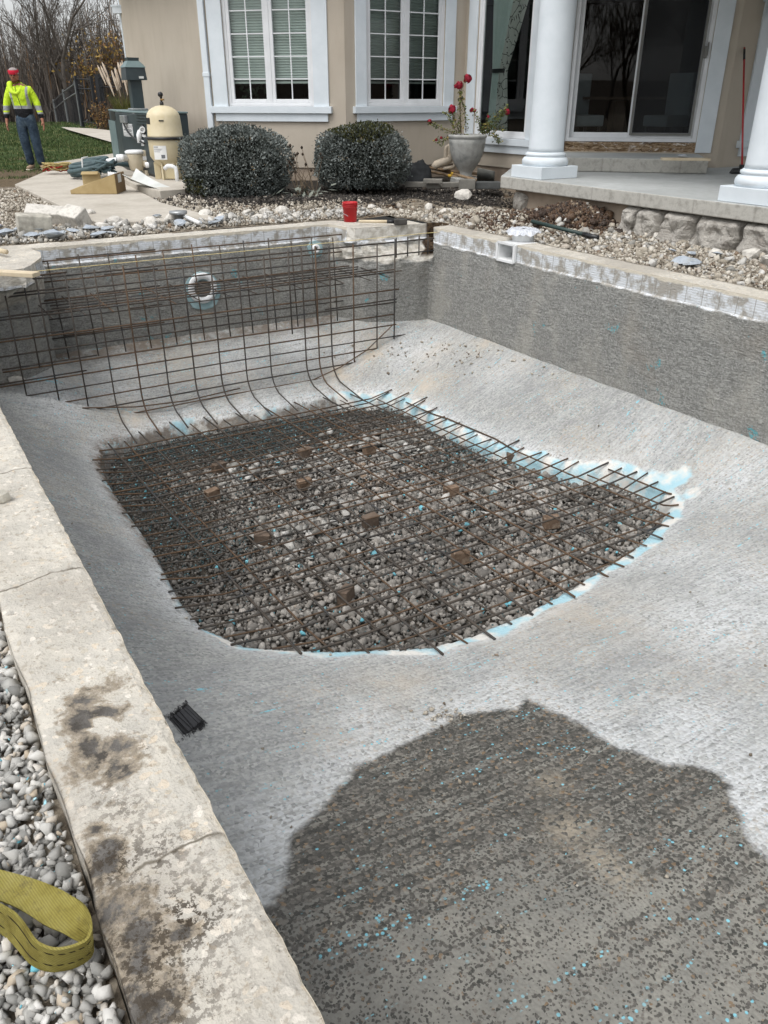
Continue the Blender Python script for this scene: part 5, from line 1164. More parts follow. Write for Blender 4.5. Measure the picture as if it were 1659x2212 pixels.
# things seen in the rooms
def chair(o,rz,lab):
    t=thing('dining_chair',lab,'chair',tuple(o),'chairs inside behind the patio door'); M_=Matrix.Rotation(rz,4,'Z')
    def bx_(c,d,nm,mat,**k):
        p=Vector(o)+M_@Vector(c); MB().box(p,d,rz,**k).build(nm,mat,t,bevel=.02)
    bx_((0,0,.42),(.50,.50,.16),'seat',M_UPH); bx_((0,.24,.78),(.48,.09,.62),'backrest',M_UPH)
    for sx in(-1,1):
        for sy in(-1,1): bx_((sx*.2,sy*.2,.17),(.045,.045,.34),'leg',M_BLK)
M_UPH=simple('grey_upholstery',S(120,126,134),S(132,138,144),5,.9,.1)
chair(FD.p(2.05,-.75,.55),R(20),'pale upholstered chair inside, behind the left pane of the patio door'); chair(FD.p(.75,-.85,.55),R(-60),'pale upholstered chair inside, behind the screened right half of the door')
M_TBL=simple('dark_table',S(60,48,40),S(74,60,50),6,.5,0)
t=thing('dining_table','dark table inside the room behind the patio door','table',tuple(FD.p(1.5,-1.6,.55))); MB().box(FD.p(1.5,-1.6,1.29),(1.6,.9,.04),.25).build('table_top',M_TBL,t); MB().box(FD.p(1.5,-1.6,.9),(.2,.2,.7),.25).build('leg',M_TBL,t)
# plant behind the lower left pane
M_LFD=simple('dark_leaf',S(38,46,36),S(52,62,46),9,.7,0)
b=MB(); r=random.Random(4); po=F1.p(1.62,-.22,1.22)
for _ in range(70):
    p=F1.p(1.62+r.gauss(0,.17),-.24+r.uniform(-.05,.05),1.36+r.uniform(-.14,.2)); a=r.uniform(0,6.28); s=r.uniform(.02,.045); d=Vector((math.cos(a),.2,math.sin(a)))*s; e=Vector((-math.sin(a),0,math.cos(a)))*s*.6; b.add([p-d,p+e,p+d,p-e],[(0,1,2,3)])
b.build('house_plant',M_LFD,label='dark leafy plant standing inside the left casement window',cat='plant',org=tuple(po))
# wall lantern
lt=thing('wall_lantern','white framed glass wall lantern above the broom','wall lantern',tuple(FRt.p(.45,.15,2.5)))
lc=atplane(1660,-10,FRt.p(0,.16,0),dR); b=MB(); bz_=2.30
zc=[(.05,bz_),(.07,bz_+.01)]
for k in range(6):
    a=k*math.pi/3; c_=FRt.p(.50,.16,0); 
    b=MB(); b.tube([Vector((c_.x+.05*math.cos(a),c_.y+.05*math.sin(a),2.32)),Vector((c_.x+.08*math.cos(a),c_.y+.08*math.sin(a),2.36)),Vector((c_.x+.10*math.cos(a),c_.y+.10*math.sin(a),2.62)),Vector((c_.x+.03*math.cos(a),c_.y+.03*math.sin(a),2.74))],.008,6); b.build('frame_bar',M_TRIM,lt)
MB().lathe([(.05,2.315),(.058,2.33),(.05,2.34)],(c_.x,c_.y,0),16).build('lantern_base',M_TRIM,lt); MB().lathe([(.045,2.34),(.07,2.37),(.09,2.62),(.03,2.72)],(c_.x,c_.y,0),12,cap=False).build('lantern_glass',M_GL,lt,smooth=True)
fb(MB(),FRt,.4,.6,0,.02,2.5,2.8).build('wall_plate',M_TRIM,lt); MB().tube([FRt.p(.5,.0,2.72),FRt.p(.5,.16,2.74)],.012,8).build('lantern_arm',M_TRIM,lt)
# ---- patio slab, footing, stones
m=Mt('patio_concrete',rough=.88,spec=.2); v_=m.co(rot=-ROT); a=m.noise(v_,1.1,4,.6); b_=m.noise(v_,13,4,.65); z=m.sep(m.n('ShaderNodeNewGeometry').outputs['Normal'])[2]
topc=m.mix(m.mt('MULTIPLY',m.step(b_,.35,.7),.4),m.ramp(a,[(.3,S(160,163,162)),(.5,S(176,179,178)),(.7,S(188,191,190))]),S(150,150,146)); sx=m.mt('FRACT',m.mt('MULTIPLY',m.sep(v_)[1],1.35)); sd=m.mix(m.mt('MULTIPLY',m.step(sx,.04,.0),.5),m.ramp(b_,[(.3,S(148,146,139)),(.55,S(178,176,169)),(.75,S(162,160,153))]),S(128,125,118))
m.col(m.mix(m.step(z,.5,.8),sd,topc)); m.bump(b_,.35,.008); M_PAT=m.m
fb_,ff=None,None
sl_=[(7.40,-1.5),(7.40,9.14),(8.46,10.18)]
q=uv(C4); wl_=[uv(c34),uv(C4),uv(C4+dR*3.2)]
poly=[PV(7.40,-1.5),PV(7.40,9.14),PV(8.5,10.25)]
pr=c34+Vector((.05,-.0,0)); poly+=[c34+F3.n*.02-d3*.35,c34+FD.n*.02,C4+FD.n*.02,C4+dR*3.0,PV(13.2,-1.5)]
ps=thing('patio','raised concrete patio slab with a rough front edge','patio',tuple(PV(7.6,7,.3)))
b=MB(); b.prism([(p.x,p.y) for p in poly],ZS-.15,ZS)
so=b.build('slab',M_PAT,ps,fix=True,bevel=.012)
poly2=[PV(7.56,-1.4),PV(7.56,9.0),PV(8.6,10.1)]+[c34+F3.n*.1-d3*.3,C4+Vector((1,0,0)),PV(13,-1.4)]
b=MB(); b.prism([(p.x,p.y) for p in poly2],-.3,ZS-.155); b.build('footing_wall',M_FND,ps,fix=True)
# boulders under the right part of the slab edge
M_ROCK=Mt('limestone_boulder',rough=.95,spec=.15); v_=M_ROCK.co(); n=M_ROCK.noise(v_,5,6,.7,.8); M_ROCK.col(M_ROCK.ramp(n,[(.28,S(118,112,104)),(.5,S(164,160,153)),(.7,S(190,186,178))])); M_ROCK.bump(n,1.,.06); M_ROCK.bump(M_ROCK.noise(v_,30,4,.7),.6,.015); M_RK=M_ROCK.m
us_=[6.95,6.72,6.37,5.93,5.36,4.82,4.2,3.5,2.8,2.0,1.2,.4]; names=['narrow slanted stone at the left end of the stone row','small upright stone, second in the row under the slab','squarish cracked stone, third in the row under the slab','stone with a dark hollow below it, fourth in the row','wide grey stone, fifth in the row under the slab','widest brownish stone in front of the right column','stone at the right frame edge below the column']+['pale stone under the slab beyond the right frame edge']*5
for i in range(len(us_)-1):
    u1,u0=us_[i],us_[i+1]; w_=(u1-u0); b=MB(); rows=[]; nn=26
    z0s,z1s=-.16,ZS-.165+.0
    for j in range(nn+1):
        row=[]
        for k in range(nn+1):
            s=j/nn;t=k/nn; e=min(s,1-s,1-t if True else 1,)*2*.9
            bul=(min(1,min(s,1-s)*7))**.6*(min(1,(1-t)*6+.15))**.5
            u=u0+w_*s+.03*nz(t*3,i,0,1)*(1 if 0<j<nn else .3)+(t-.5)*(-.05); z=z0s+(z1s-z0s)*t
            vv=7.555-.14*bul-.09*abs(nz(u*2,z*2,i,2.6))*bul-.03*(1-t)-.035*nz(u,z,i,9)*bul-.02*abs(nz(u,z,i,22))
            row.append(PV(vv,u,z))
        rows.append(row)
    b.grid(rows).build('foundation_stone',M_RK,ps,smooth=False,label=names[i] if i<7 else None)
# a stub of stone at the left corner
chunk('foundation_stone',77,.17,(1,.6,1.15),M_RK,PV(7.56,8.88,.05),(0,.1,ROT+1.5),'upright pale stone standing under the left corner of the slab','stone',n=14)
# step
n_=FD.n
P=[FD.p(.27,0.0,0),FD.p(.27,1.24,0),FD.p(2.55,1.24,0),FD.p(2.55,0.0,0)]
MB().prism([(p.x,p.y) for p in P],ZS+.002,.545).build('concrete_step',M_PAT,fix=True,bevel=.015,label='low concrete step in front of the patio door',cat='step',org=tuple(P[1]))
pk=at(1480,344,.56); MB().box(Vector((pk.x,pk.y,.562)),(.62,.17,.03),math.atan2(dD.y,dD.x)+math.pi+.12).build('plank',M_WD,label='short pale plank lying on the right end of the step',cat='plank',bevel=.003,org=(pk.x,pk.y,.55))
for k,(dx,lb) in enumerate([(0,'grey rag of old caulk lying on the plank on the step')]): chunk('debris',91,.09,(1,.5,.25),M_SLT,at(1475,340,.58)+Vector((0,0,.02)),(0,0,.2),lb,'debris',n=12)
# columns
def column(cv,cu,lab):
    o=PV(cv,cu,ZS); t=thing('porch_column',lab,'column',tuple(o),'white porch columns')
    MB().box(o+Vector((0,0,.075)),(.62,.60,.146),ROT).build('plinth',M_TRIM,t,bevel=.006)
    MB().lathe([(.20,.148),(.285,.15),(.30,.18),(.298,.215),(.275,.245),(.25,.255),(.25,.262),(.262,.27),(.262,.292),(.245,.30),(.238,.31),(.20,.31)],o,56,cap=False).build('column_base',M_TRIM,t,smooth=True)
    MB().lathe([(.232,.31),(.226,.36),(.224,1.2),(.216,2.2),(.20,2.62)],o,56).build('shaft',M_TRIM,t,smooth=True)
    MB().lathe([(.20,2.61),(.23,2.64),(.22,2.68),(.27,2.74),(.28,2.76)],o,40).build('capital',M_TRIM,t,smooth=True); MB().box(o+Vector((0,0,2.80)),(.6,.6,.08),ROT).build('abacus',M_TRIM,t)
column(7.76,8.69,'white round porch column left of the patio door, on a square plinth'); column(7.76,5.39,'white round porch column at the right frame edge'); 
# porch roof on the columns
pr=[PV(7.3,-1.5),PV(7.3,9.3),PV(8.4,10.6)]+[c34+Vector((.1,-.1,0)),C4+FD.n*.05,C4+dR*3.0,PV(13.2,-1.5)]
MB().prism([(p.x,p.y) for p in pr],3.21,3.5).build('porch_roof',M_TRIM,fix=True,label='white porch roof resting on the columns over the patio',cat='roof',org=tuple(PV(8,7,3.2)))
# broom
fo_=at(1601,367,ZS+.05); tp=atplane(1608,103,FRt.p(0,.02,0),dR)
br=thing('broom','red handled broom with a black head leaning on the wall right of the door','broom',(fo_.x,fo_.y,ZS)); M_RH=simple('red_handle',S(158,30,36),S(178,40,44),6,.35,0,spec=.5)
fo_.z=ZS+.11
MB().tube([fo_,tp],.013,10).build('handle',M_RH,br,smooth=True); MB().tube([tp-(tp-fo_).normalized()*.20,tp-(tp-fo_).normalized()*.03],.016,10).build('grip',M_BLK,br,smooth=True)
MB().box(fo_+Vector((0,0,-.035)),(.06,.05,.09)).build('socket',M_BLK,br,bevel=.008)
MB().box(fo_+Vector((.02,.0,-.07)),(.36,.09,.07),.12,tp=.8).build('bristles',M_BLK,br,bevel=.02)
# ---- urn with plant
ub=at(1008,392,.08); ub+=Vector((.0,.18,0)); ub.z=.02
sc_=1.0
M_URN=simple('weathered_urn',S(146,146,142),S(170,170,166),5,.95,.35,50,.006,c3=S(128,130,128))
ur=thing('urn','large weathered grey concrete urn planter with fluted bowl between the windows','urn',tuple(ub))
topz=vz(1012,290,ub); Rt=.5*(1055-978)/FPX*math.hypot(ub.x,ub.y)*.93
b=MB(); prof=[(.30,0.0),(.30,.10),(.20,.12),(.19,.20),(.22,.235),(.24,.25)]
MB().box(ub+Vector((0,0,.05)),(.42,.42,.12),.2).build('urn_foot',M_URN,ur,bevel=.015)
h=topz-.02; n=64; V=[];Fq=[]
pr_=[(.40,.11),(.36,.16),(.34,.24),(.38,.27),(.52,.34),(.68,.43),(.82,.54),(.93,.68),(.99,.82),(1.0,.90),(.97,.91),(1.03,.93),(1.06,.96),(1.04,.995),(.92,1.0),(.90,.94)]
for r0,z in pr_:
    for j in range(n):
        t=2*math.pi*j/n; fl_=1-.035*abs(math.sin(t*9))*(1 if .3<z<.88 else 0); V.append(ub+Vector((r0*Rt*fl_*math.cos(t),r0*Rt*fl_*math.sin(t),z*h)))
Fq=[(i*n+j,i*n+(j+1)%n,(i+1)*n+(j+1)%n,(i+1)*n+j) for i in range(len(pr_)-1) for j in range(n)]
b=MB(); b.add(V,Fq); b.build('bowl',M_URN,ur,smooth=True); MB().lathe([(.001,0),(Rt*.93,0)],ub+Vector((0,0,h*.95)),24,cap=False).build('potting_soil',M_FIN,ur)
# flowering plant in the urn : stems through photo points
M_STM=simple('plant_stem',S(84,74,58),S(104,92,70),9,.8,0); m=Mt('urn_leaf',rough=.7); m.col(m.ramp(m.at('tint'),[(0,S(50,62,34)),(.5,S(84,96,50)),(.8,S(120,122,66)),(1,S(150,128,70))])); M_UL=m.m; M_FLW=simple('crimson_petal',S(118,16,36),S(152,26,48),20,.7,0)
pl=thing('flowering_plant','leggy flowering plant with crimson blooms growing in the urn','plant',tuple(ub+Vector((0,0,h*.95))))
dpt=ub.y
def pp(x,y,dy=0): return atplane(x,y,Vector((ub.x,ub.y+dy,0)),Vector((1,0,0)))
cz=lambda x,y:((1350+x/4.74)*.6636,(200+y/4.74)*.6636)
stems=[[(720,1120),(700,900),(690,640),(700,480),(740,380),(810,260)],[(700,1100),(710,480),(690,370)],[(790,1100),(780,900),(770,760),(730,600),(720,520)],[(640,1130),(560,1090),(420,1020),(330,980),(230,930)],[(690,1110),(640,960),(600,860),(570,740)],[(660,1120),(600,1000),(540,860),(450,780)],[(650,1140),(500,1170),(400,1250),(330,1210)],[(1040,1110),(1050,1050),(1150,950),(1280,820),(1420,780)],[(1060,1100),(1130,1040),(1240,960),(1330,820),(1420,680)],[(1040,1090),(1080,1000),(1140,860)],[(1000,1080),(1000,960),(960,850),(880,750)],[(1100,1100),(1200,1110),(1270,1170),(1300,1230)],[(760,1120),(780,1160),(770,1210)],[(1110,1100),(1250,1030),(1370,1040)],[(700,1130),(720,1190),(750,1220)]]
blooms=[((820,265),60),((690,370),50),((630,385),24),((575,740),58),((230,930),34),((880,750),30),((930,755),22),((1425,780),42),((1135,855),20),((330,1210),18),((410,1180),18)]
r=random.Random(12); V=[];Fq=[];T=[]
bs=MB()
for si,st in enumerate(stems):
    pts=[pp(*cz(*q),dy=.02*math.sin(si*2+i)) for i,q in enumerate(st)]
    fine=[]
    for i in range(len(pts)-1):
        for k in range(5): fine.append(pts[i].lerp(pts[i+1],k/5)+Vector((r.gauss(0,.004),r.gauss(0,.01),r.gauss(0,.004))))
    fine.append(pts[-1]); bs.tube(fine,[.008-.005*i/len(fine) for i in range(len(fine))],5)
    dens=9 if si in(7,8,12,11,14,9) else 5
    for i,p in enumerate(fine[2:]):
        if si in(0,1) and i>len(fine)*.45 and r.random()<.55: continue
        for _ in range(dens):
            d=Vector((r.gauss(0,1),r.gauss(0,1),r.gauss(-.7,.6))).normalized(); L=r.uniform(.022,.05); o=p+Vector((r.gauss(0,.02),r.gauss(0,.02),r.gauss(0,.02))); sd_=d.orthogonal().normalized()*L*.3; k=len(V); V+=[o,o+d*L*.5+sd_,o+d*L,o+d*L*.5-sd_]; Fq.append((k,k+1,k+2,k+3)); T+=[r.random()]*4
bs.build('stems',M_STM,pl)
lo=npmesh('leaves',np.array([tuple(q-ORG[pl.name]) for q in V]),np.array(Fq),M_UL,False); lo.parent=pl; attr(lo,'tint',T)
for (q,rad) in blooms:
    c_=pp(*cz(*q)); rr_=rad/4.74*.6636/FPX*math.hypot(ub.x,ub.y)*.95; b=MB()
    for _ in range(int(40+rad)):
        d=Vector((r.gauss(0,1),r.gauss(0,1),r.gauss(0,1))).normalized(); o=c_+d*rr_*r.uniform(.3,1); e=d.orthogonal().normalized()*rr_*.32; f=d.cross(e).normalized()*rr_*.32; b.add([o-e-f,o+e-f,o+e+f+d*.01,o-e+f],[(0,1,2,3)])
    b.build('bloom',M_FLW,pl)
# PVC pipes behind the urn
M_PV2=simple('old_pvc',S(178,166,148),S(196,184,166),6,.6,.1)
def pq(x,y,dy=0): return atplane((1350+x/4.74)*.6636,(200+y/4.74)*.6636,Vector((ub.x,ub.y+dy,0)),Vector((1,0,0)))
for pts,rad,lb in [([(640,1290),(590,1300),(560,1340),(560,1440),(540,1510),(440,1550),(330,1590),(300,1640)],.062,'thick tan drain pipe bending down from behind the urn'),([(600,1310),(530,1305),(490,1330),(480,1400),(478,1520),(480,1600)],.035,'thinner tan pipe loop left of the thick drain pipe'),([(640,1400),(625,1500),(625,1570),(600,1625),(520,1640),(440,1650)],.03,'thin pale pipe bending along the ground by the urn foot')]:
    P=[pq(x,y,.22) for x,y in pts]; MB().tube(P,rad,14).build('drain_pipe',M_PV2,label=lb,cat='pipe',smooth=True,org=tuple(P[-1]))
# dark fabric bundle, shovels, paving blocks
cw=lambda x,y:((1250+x/3.318)*.6636,(350+y/3.318)*.6636)
M_FAB=simple('black_fabric',S(30,32,34),S(44,46,48),9,.95,.4,60,.006)
fbp=gp(*cw(345,790),.0)
rows=[]
for i in range(19):
    a=math.pi*i/18*.56; row=[]
    for j in range(37):
        t=2*math.pi*j/36; d=Vector((math.cos(t)*math.sin(a),math.sin(t)*math.sin(a),math.cos(a))); k=1+.30*nz(d.x*1.2+4,d.y*1.2,d.z*1.2,1.3)+.16*abs(nz(d.x,d.y,d.z,4.5))+.05*nz(d.x,d.y,d.z,11); row.append(fbp+Vector((.30*d.x*k,.24*d.y*k,-.03+.33*d.z*k)))
    rows.append(row)
MB().grid(rows).build('fabric_bundle',M_FAB,label='crumpled black landscape fabric bundle right of the second bush',cat='fabric',smooth=True,org=tuple(fbp))
M_TOOL=simple('worn_wood',S(120,100,78),S(146,124,98),9,.8,.2); M_SPD=simple('worn_steel',S(106,108,104),S(132,132,126),7,.6,.2,metal=.3); M_YEL=simple('yellow_collar',S(196,158,60),S(206,168,70),6,.6,0)
def wp(x,y,z=.12,lift=0): 
    p=at(*cw(x,y),z); return p
sv=thing('shovel','square steel shovel leaning behind the paving blocks with its handle to the left','shovel',tuple(wp(1050,720)))
MB().tube([wp(540,660,.22),wp(830,700,.2),wp(1060,722,.17)],.02,10).build('handle',M_TOOL,sv,smooth=True)
bl_=[wp(1010,650,.34),wp(1200,690,.30),wp(1190,810,.12),wp(1000,800,.12)]
o=MB().grid([[bl_[0].lerp(bl_[1],i/6)+Vector((0,.03*math.sin(math.pi*i/6),0)) for i in range(7)],[bl_[3].lerp(bl_[2],i/6)+Vector((0,.03*math.sin(math.pi*i/6),0)) for i in range(7)]]).build('blade',M_SPD,sv,smooth=True); o.modifiers.new('s','SOLIDIFY').thickness=.006
for pts,lb,yc in [([(480,645,.22),(760,715,.17),(1000,790,.13)],'long worn wooden tool handle crossing the shovel by the urn',(740,712,.172)),([(490,690,.16),(700,735,.14),(900,765,.12)],'shorter wooden tool handle with a yellow collar lying by the black fabric',(712,737,.142)),([(880,745,.14),(1080,810,.11)],'splintered wood stake leaning over the paving blocks',None)]:
    P=[wp(*q) for q in pts]; t=thing('tool_handle',lb,'tool handle',tuple(P[0])); MB().tube(P,.021,10).build('handle',M_TOOL,t,smooth=True)
    if yc: y_=wp(*yc); dd=(P[2]-P[0]).normalized(); MB().tube([y_-dd*.03,y_+dd*.03],.0245,10).build('collar',M_YEL,t,smooth=True)
M_PB=simple('grey_paver',S(112,110,104),S(130,127,120),8,.95,.3,80,.004); M_PB2=simple('dark_paver',S(80,82,82),S(96,98,97),8,.95,.3,80,.004)
for x,y,d,rz,zc,mt_,lb in [(352,845,(.36,.17,.07),-.08,.095,M_PB,'flat grey paving block leftmost in the row, by the black fabric'),(528,808,(.29,.14,.06),-.12,.165,M_PB,'grey paving block lying on top of its left neighbour'),(530,860,(.20,.15,.07),-.05,.085,M_PB,'half hidden paving block under the upper one'),(715,848,(.33,.16,.07),.22,.09,M_PB,'wedge shaped paving block in front of the urn'),(900,842,(.25,.17,.14),-.14,.12,M_PB,'tall square paving block in the middle of the row'),(1110,852,(.40,.17,.10),.05,.10,M_PB2,'darker paving block rightmost, against the patio slab'),(870,790,(.34,.15,.06),.1,.09,M_PB2,'dark flat block behind the tall one, under the shovel')]:
    p=at(*cw(x,y),zc-.02); MB().box((p.x,p.y,zc),d,rz).build('paving_block',mt_,bevel=.008,label=lb,cat='paving block',group='loose paving blocks by the urn',org=(p.x,p.y,zc))
# ================================================================ BUSHES
def mat_leaf(name,st,rough=.75):
    m=Mt(name,rough=rough,spec=.25); v_=m.co(); c=m.ramp(m.at('tint'),st); m.col(c); return m.m
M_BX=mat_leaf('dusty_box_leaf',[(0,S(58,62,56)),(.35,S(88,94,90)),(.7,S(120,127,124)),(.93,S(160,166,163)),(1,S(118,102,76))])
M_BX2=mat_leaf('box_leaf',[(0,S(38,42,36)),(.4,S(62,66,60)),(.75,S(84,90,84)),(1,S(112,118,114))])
M_BXG=mat_leaf('green_box_leaf',[(0,S(38,44,24)),(.5,S(62,66,36)),(1,S(92,88,50))])
M_TWG=simple('dark_twigs',S(44,38,32),S(60,52,44),12,.95,.3)
def bush(c,rx,ry,rz,N,mat,lab,seed,org,greenf=None,L=(.018,.042)):
    r=np.random.default_rng(seed); t=thing('bush',lab,'bush',tuple(org))
    d=r.normal(size=(N,3)); d/=np.linalg.norm(d,axis=1,keepdims=True)
    def lump(dd): return np.array([(.11*nz(a*1.6,b_*1.6,c_*1.6,1,seed)+.06*nz(a*5,b_*6,c_*6,1,seed)+.05*nz(a*13,b_*13,c_*13,1,seed)) for a,b_,c_ in dd])
    lm=lump(d); rad=(1+lm)*(1-.22*r.random(N)**1.8)+(r.random(N)<.05)*r.uniform(0,.09,N)
    # flatter top and sides of a clipped shrub
    q=d/ (np.abs(d)**2.35).sum(1,keepdims=True)**(1/2.35)
    P=q*rad[:,None]*np.array([rx,ry,rz])+np.array(c)
    k=P[:,2]>org[2]+.04; P=P[k];d=d[k];lm=lm[k];rad=rad[k]; n=len(P)
    dirn=d*.7+r.normal(size=(n,3))*.55+np.array([0,0,.35]); dirn/=np.linalg.norm(dirn,axis=1,keepdims=True)
    sd=np.cross(dirn,r.normal(size=(n,3))); sd/=np.linalg.norm(sd,axis=1,keepdims=True)
    ln=r.uniform(L[0],L[1],n)[:,None]; 
    V=np.stack([P,P+dirn*ln*.55+sd*ln*.3,P+dirn*ln,P+dirn*ln*.55-sd*ln*.3],1).reshape(-1,3)-np.array(org)
    Fq=np.arange(n*4).reshape(n,4); 
    cn=np.array([nz(a,b_,c_,7,seed) for a,b_,c_ in P])
    ti=np.clip(r.random(n)*.65+.18+cn*.5,0,1)
    g=greenf(P,r.random(n)) if greenf else np.zeros(n,bool)
    for nm,sel,mm in(('foliage',~g,mat),('green_foliage',g,M_BXG)):
        if sel.sum()<5: continue
        o=npmesh(nm,V.reshape(n,4,3)[sel].reshape(-1,3),np.arange(sel.sum()*4).reshape(-1,4),mm,False); o.parent=t; attr(o,'tint',np.repeat(ti[sel],4))
    # woody inside
    core=MB(); cc=Vector(c)
    rr=random.Random(seed)
    for _ in range(260):
        dd=Vector((rr.gauss(0,1),rr.gauss(0,1),rr.gauss(0,.8)+.2)).normalized(); e=cc+Vector((dd.x*rx,dd.y*ry,dd.z*rz))*.9; s0=Vector((org[0]+rr.gauss(0,.08),org[1]+rr.gauss(0,.08),org[2]))
        mid=s0.lerp(e,.5)+Vector((rr.gauss(0,.05),rr.gauss(0,.05),.08)); core.tube([s0,mid,e],[.012,.007,.003],4)
    core.build('twigs',M_TWG,t)
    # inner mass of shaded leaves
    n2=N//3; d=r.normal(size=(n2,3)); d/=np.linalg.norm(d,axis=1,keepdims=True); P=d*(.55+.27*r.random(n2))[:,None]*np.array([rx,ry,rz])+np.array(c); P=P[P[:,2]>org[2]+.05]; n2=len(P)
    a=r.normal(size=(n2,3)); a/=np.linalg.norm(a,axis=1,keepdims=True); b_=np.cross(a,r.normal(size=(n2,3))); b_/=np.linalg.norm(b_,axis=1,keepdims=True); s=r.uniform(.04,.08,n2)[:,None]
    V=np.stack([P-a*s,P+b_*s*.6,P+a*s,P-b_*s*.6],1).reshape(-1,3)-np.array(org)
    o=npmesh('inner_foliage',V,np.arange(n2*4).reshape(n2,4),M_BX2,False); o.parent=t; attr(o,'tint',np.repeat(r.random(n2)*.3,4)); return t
o1=Vector((-2.12,12.45,.0)); o2=Vector((-.34,13.30,.03))
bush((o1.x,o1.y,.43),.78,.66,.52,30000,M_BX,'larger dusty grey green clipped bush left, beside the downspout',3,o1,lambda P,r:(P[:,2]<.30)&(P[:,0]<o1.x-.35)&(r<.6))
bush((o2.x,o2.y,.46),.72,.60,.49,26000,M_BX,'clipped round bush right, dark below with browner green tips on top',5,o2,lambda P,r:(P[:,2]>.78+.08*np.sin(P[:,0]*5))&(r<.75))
# dry seed-head plant between the bushes
r=random.Random(8); ds_=at(660,425,.05); ds_.z=.05; t=thing('dried_perennial','dried brown seed head stalks with limp grey leaves between the two bushes','plant',tuple(ds_)); M_DRY=simple('dry_stalk',S(92,80,66),S(116,102,84),12,.9,0); M_SEED=simple('seed_head',S(48,42,36),S(66,56,46),20,.95,0); M_LIMP=simple('limp_leaf',S(98,104,96),S(128,132,122),9,.9,0)
st=MB();sd_=MB()
for k in range(17):
    x=r.uniform(620,700); y=r.uniform(308,375); pt=atplane(x,y,Vector((ds_.x,ds_.y+r.uniform(-.1,.2),0)),Vector((1,0,0))); b0=ds_+Vector((r.uniform(-.14,.16),r.uniform(-.1,.1),0)); mid=b0.lerp(pt,.5)+Vector((r.gauss(0,.02),0,.02)); st.tube([b0,mid,pt],[.005,.004,.003],4); sd_.lathe([(.006,-.02),(.018,-.005),(.02,.006),(.010,.02),(.001,.024)],pt,7)
st.build('stalks',M_DRY,t); sd_.build('seed_heads',M_SEED,t)
lf=MB()
for k in range(46):
    a=r.uniform(0,6.28); L=r.uniform(.08,.17); b0=ds_+Vector((r.gauss(0,.17),r.gauss(-.05,.1),r.uniform(.02,.16))); d=Vector((math.cos(a),math.sin(a)*.6,r.uniform(-.9,.1))).normalized(); s=d.cross(Vector((0,0,1)))*L*.25; lf.add([b0,b0+d*L*.5+s,b0+d*L,b0+d*L*.5-s],[(0,1,2,3)])
lf.build('leaves',M_LIMP,t)
# yellow ornamental grass by the drain elbow
M_OG=mat_leaf('yellow_grass',[(0,S(96,92,48)),(.5,S(150,134,74)),(1,S(184,164,100))])
def tuft(c,N,L,spread,name,lab,seed,mat,w=.006,cat_='ornamental grass',droop=.5):
    r=random.Random(seed); V=[];Fq=[];T=[]
    for _ in range(N):
        a=r.uniform(0,6.28); o=Vector((r.gauss(0,.05),r.gauss(0,.05),0)); l=L*r.uniform(.5,1); d=Vector((math.cos(a)*spread,math.sin(a)*spread,1)).normalized(); s=Vector((-math.sin(a),math.cos(a),0))*w; k=len(V); n=4
        for i in range(n+1):
            t=i/n; p=o+d*l*t+Vector((math.cos(a),math.sin(a),-1))*droop*l*t*t*spread*.7; V+=[p-s*(1-t),p+s*(1-t)]
        Fq+=[(k+2*i,k+2*i+1,k+2*i+3,k+2*i+2) for i in range(n)]; T+=[r.random()]*(2*n+2)
    o=npmesh(name,np.array([tuple(q) for q in V]),np.array(Fq),mat,False); attr(o,'tint',T); o.location=c; return tag(o,lab,cat_)
g=at(402,400,.03); tuft(g,150,.42,.9,'ornamental_grass','small tuft of yellow grass between the filter and the left bush',2,M_OG)
# ================================================================ FAR YARD
M_PAM=mat_leaf('pampas_leaf',[(0,S(70,84,36)),(.5,S(104,112,54)),(1,S(150,140,92))]); M_PLM=simple('pampas_plume',S(196,178,158),S(212,196,178),9,.95,.4,30,.02)
pc=at(257,283,.30)+Vector((-.1,1.6,0)); pc.z=zt(pc.x,pc.y)
pg=thing('pampas_grass','tall pampas grass clump with pale plumes behind the fence by the house','ornamental grass',tuple(pc))
q=tuft((0,0,0),900,1.5,.45,'blades',None,7,M_PAM,.012,cat_=None,droop=.25); q.parent=pg
b=MB(); r=random.Random(3)
for k in range(26):
    a=r.uniform(0,6.28); s=r.uniform(.0,.55); h=r.uniform(1.5,2.05); p=pc+Vector((math.cos(a)*s*1.6,math.sin(a)*s,h)); d=Vector((math.cos(a)*s*.5-.12,0,1)).normalized(); b.tube([p-d*.5,p-d*.2,p,p+d*.12],[.015,.036,.034,.005],6)
b.build('plumes',M_PLM,pg)
b=MB(); 
for k in range(30):
    a=r.uniform(0,6.28); b.tube([pc,pc+Vector((math.cos(a)*.3,math.sin(a)*.3,1.5))],.008,4)
b.build('stems',M_DRY,pg)
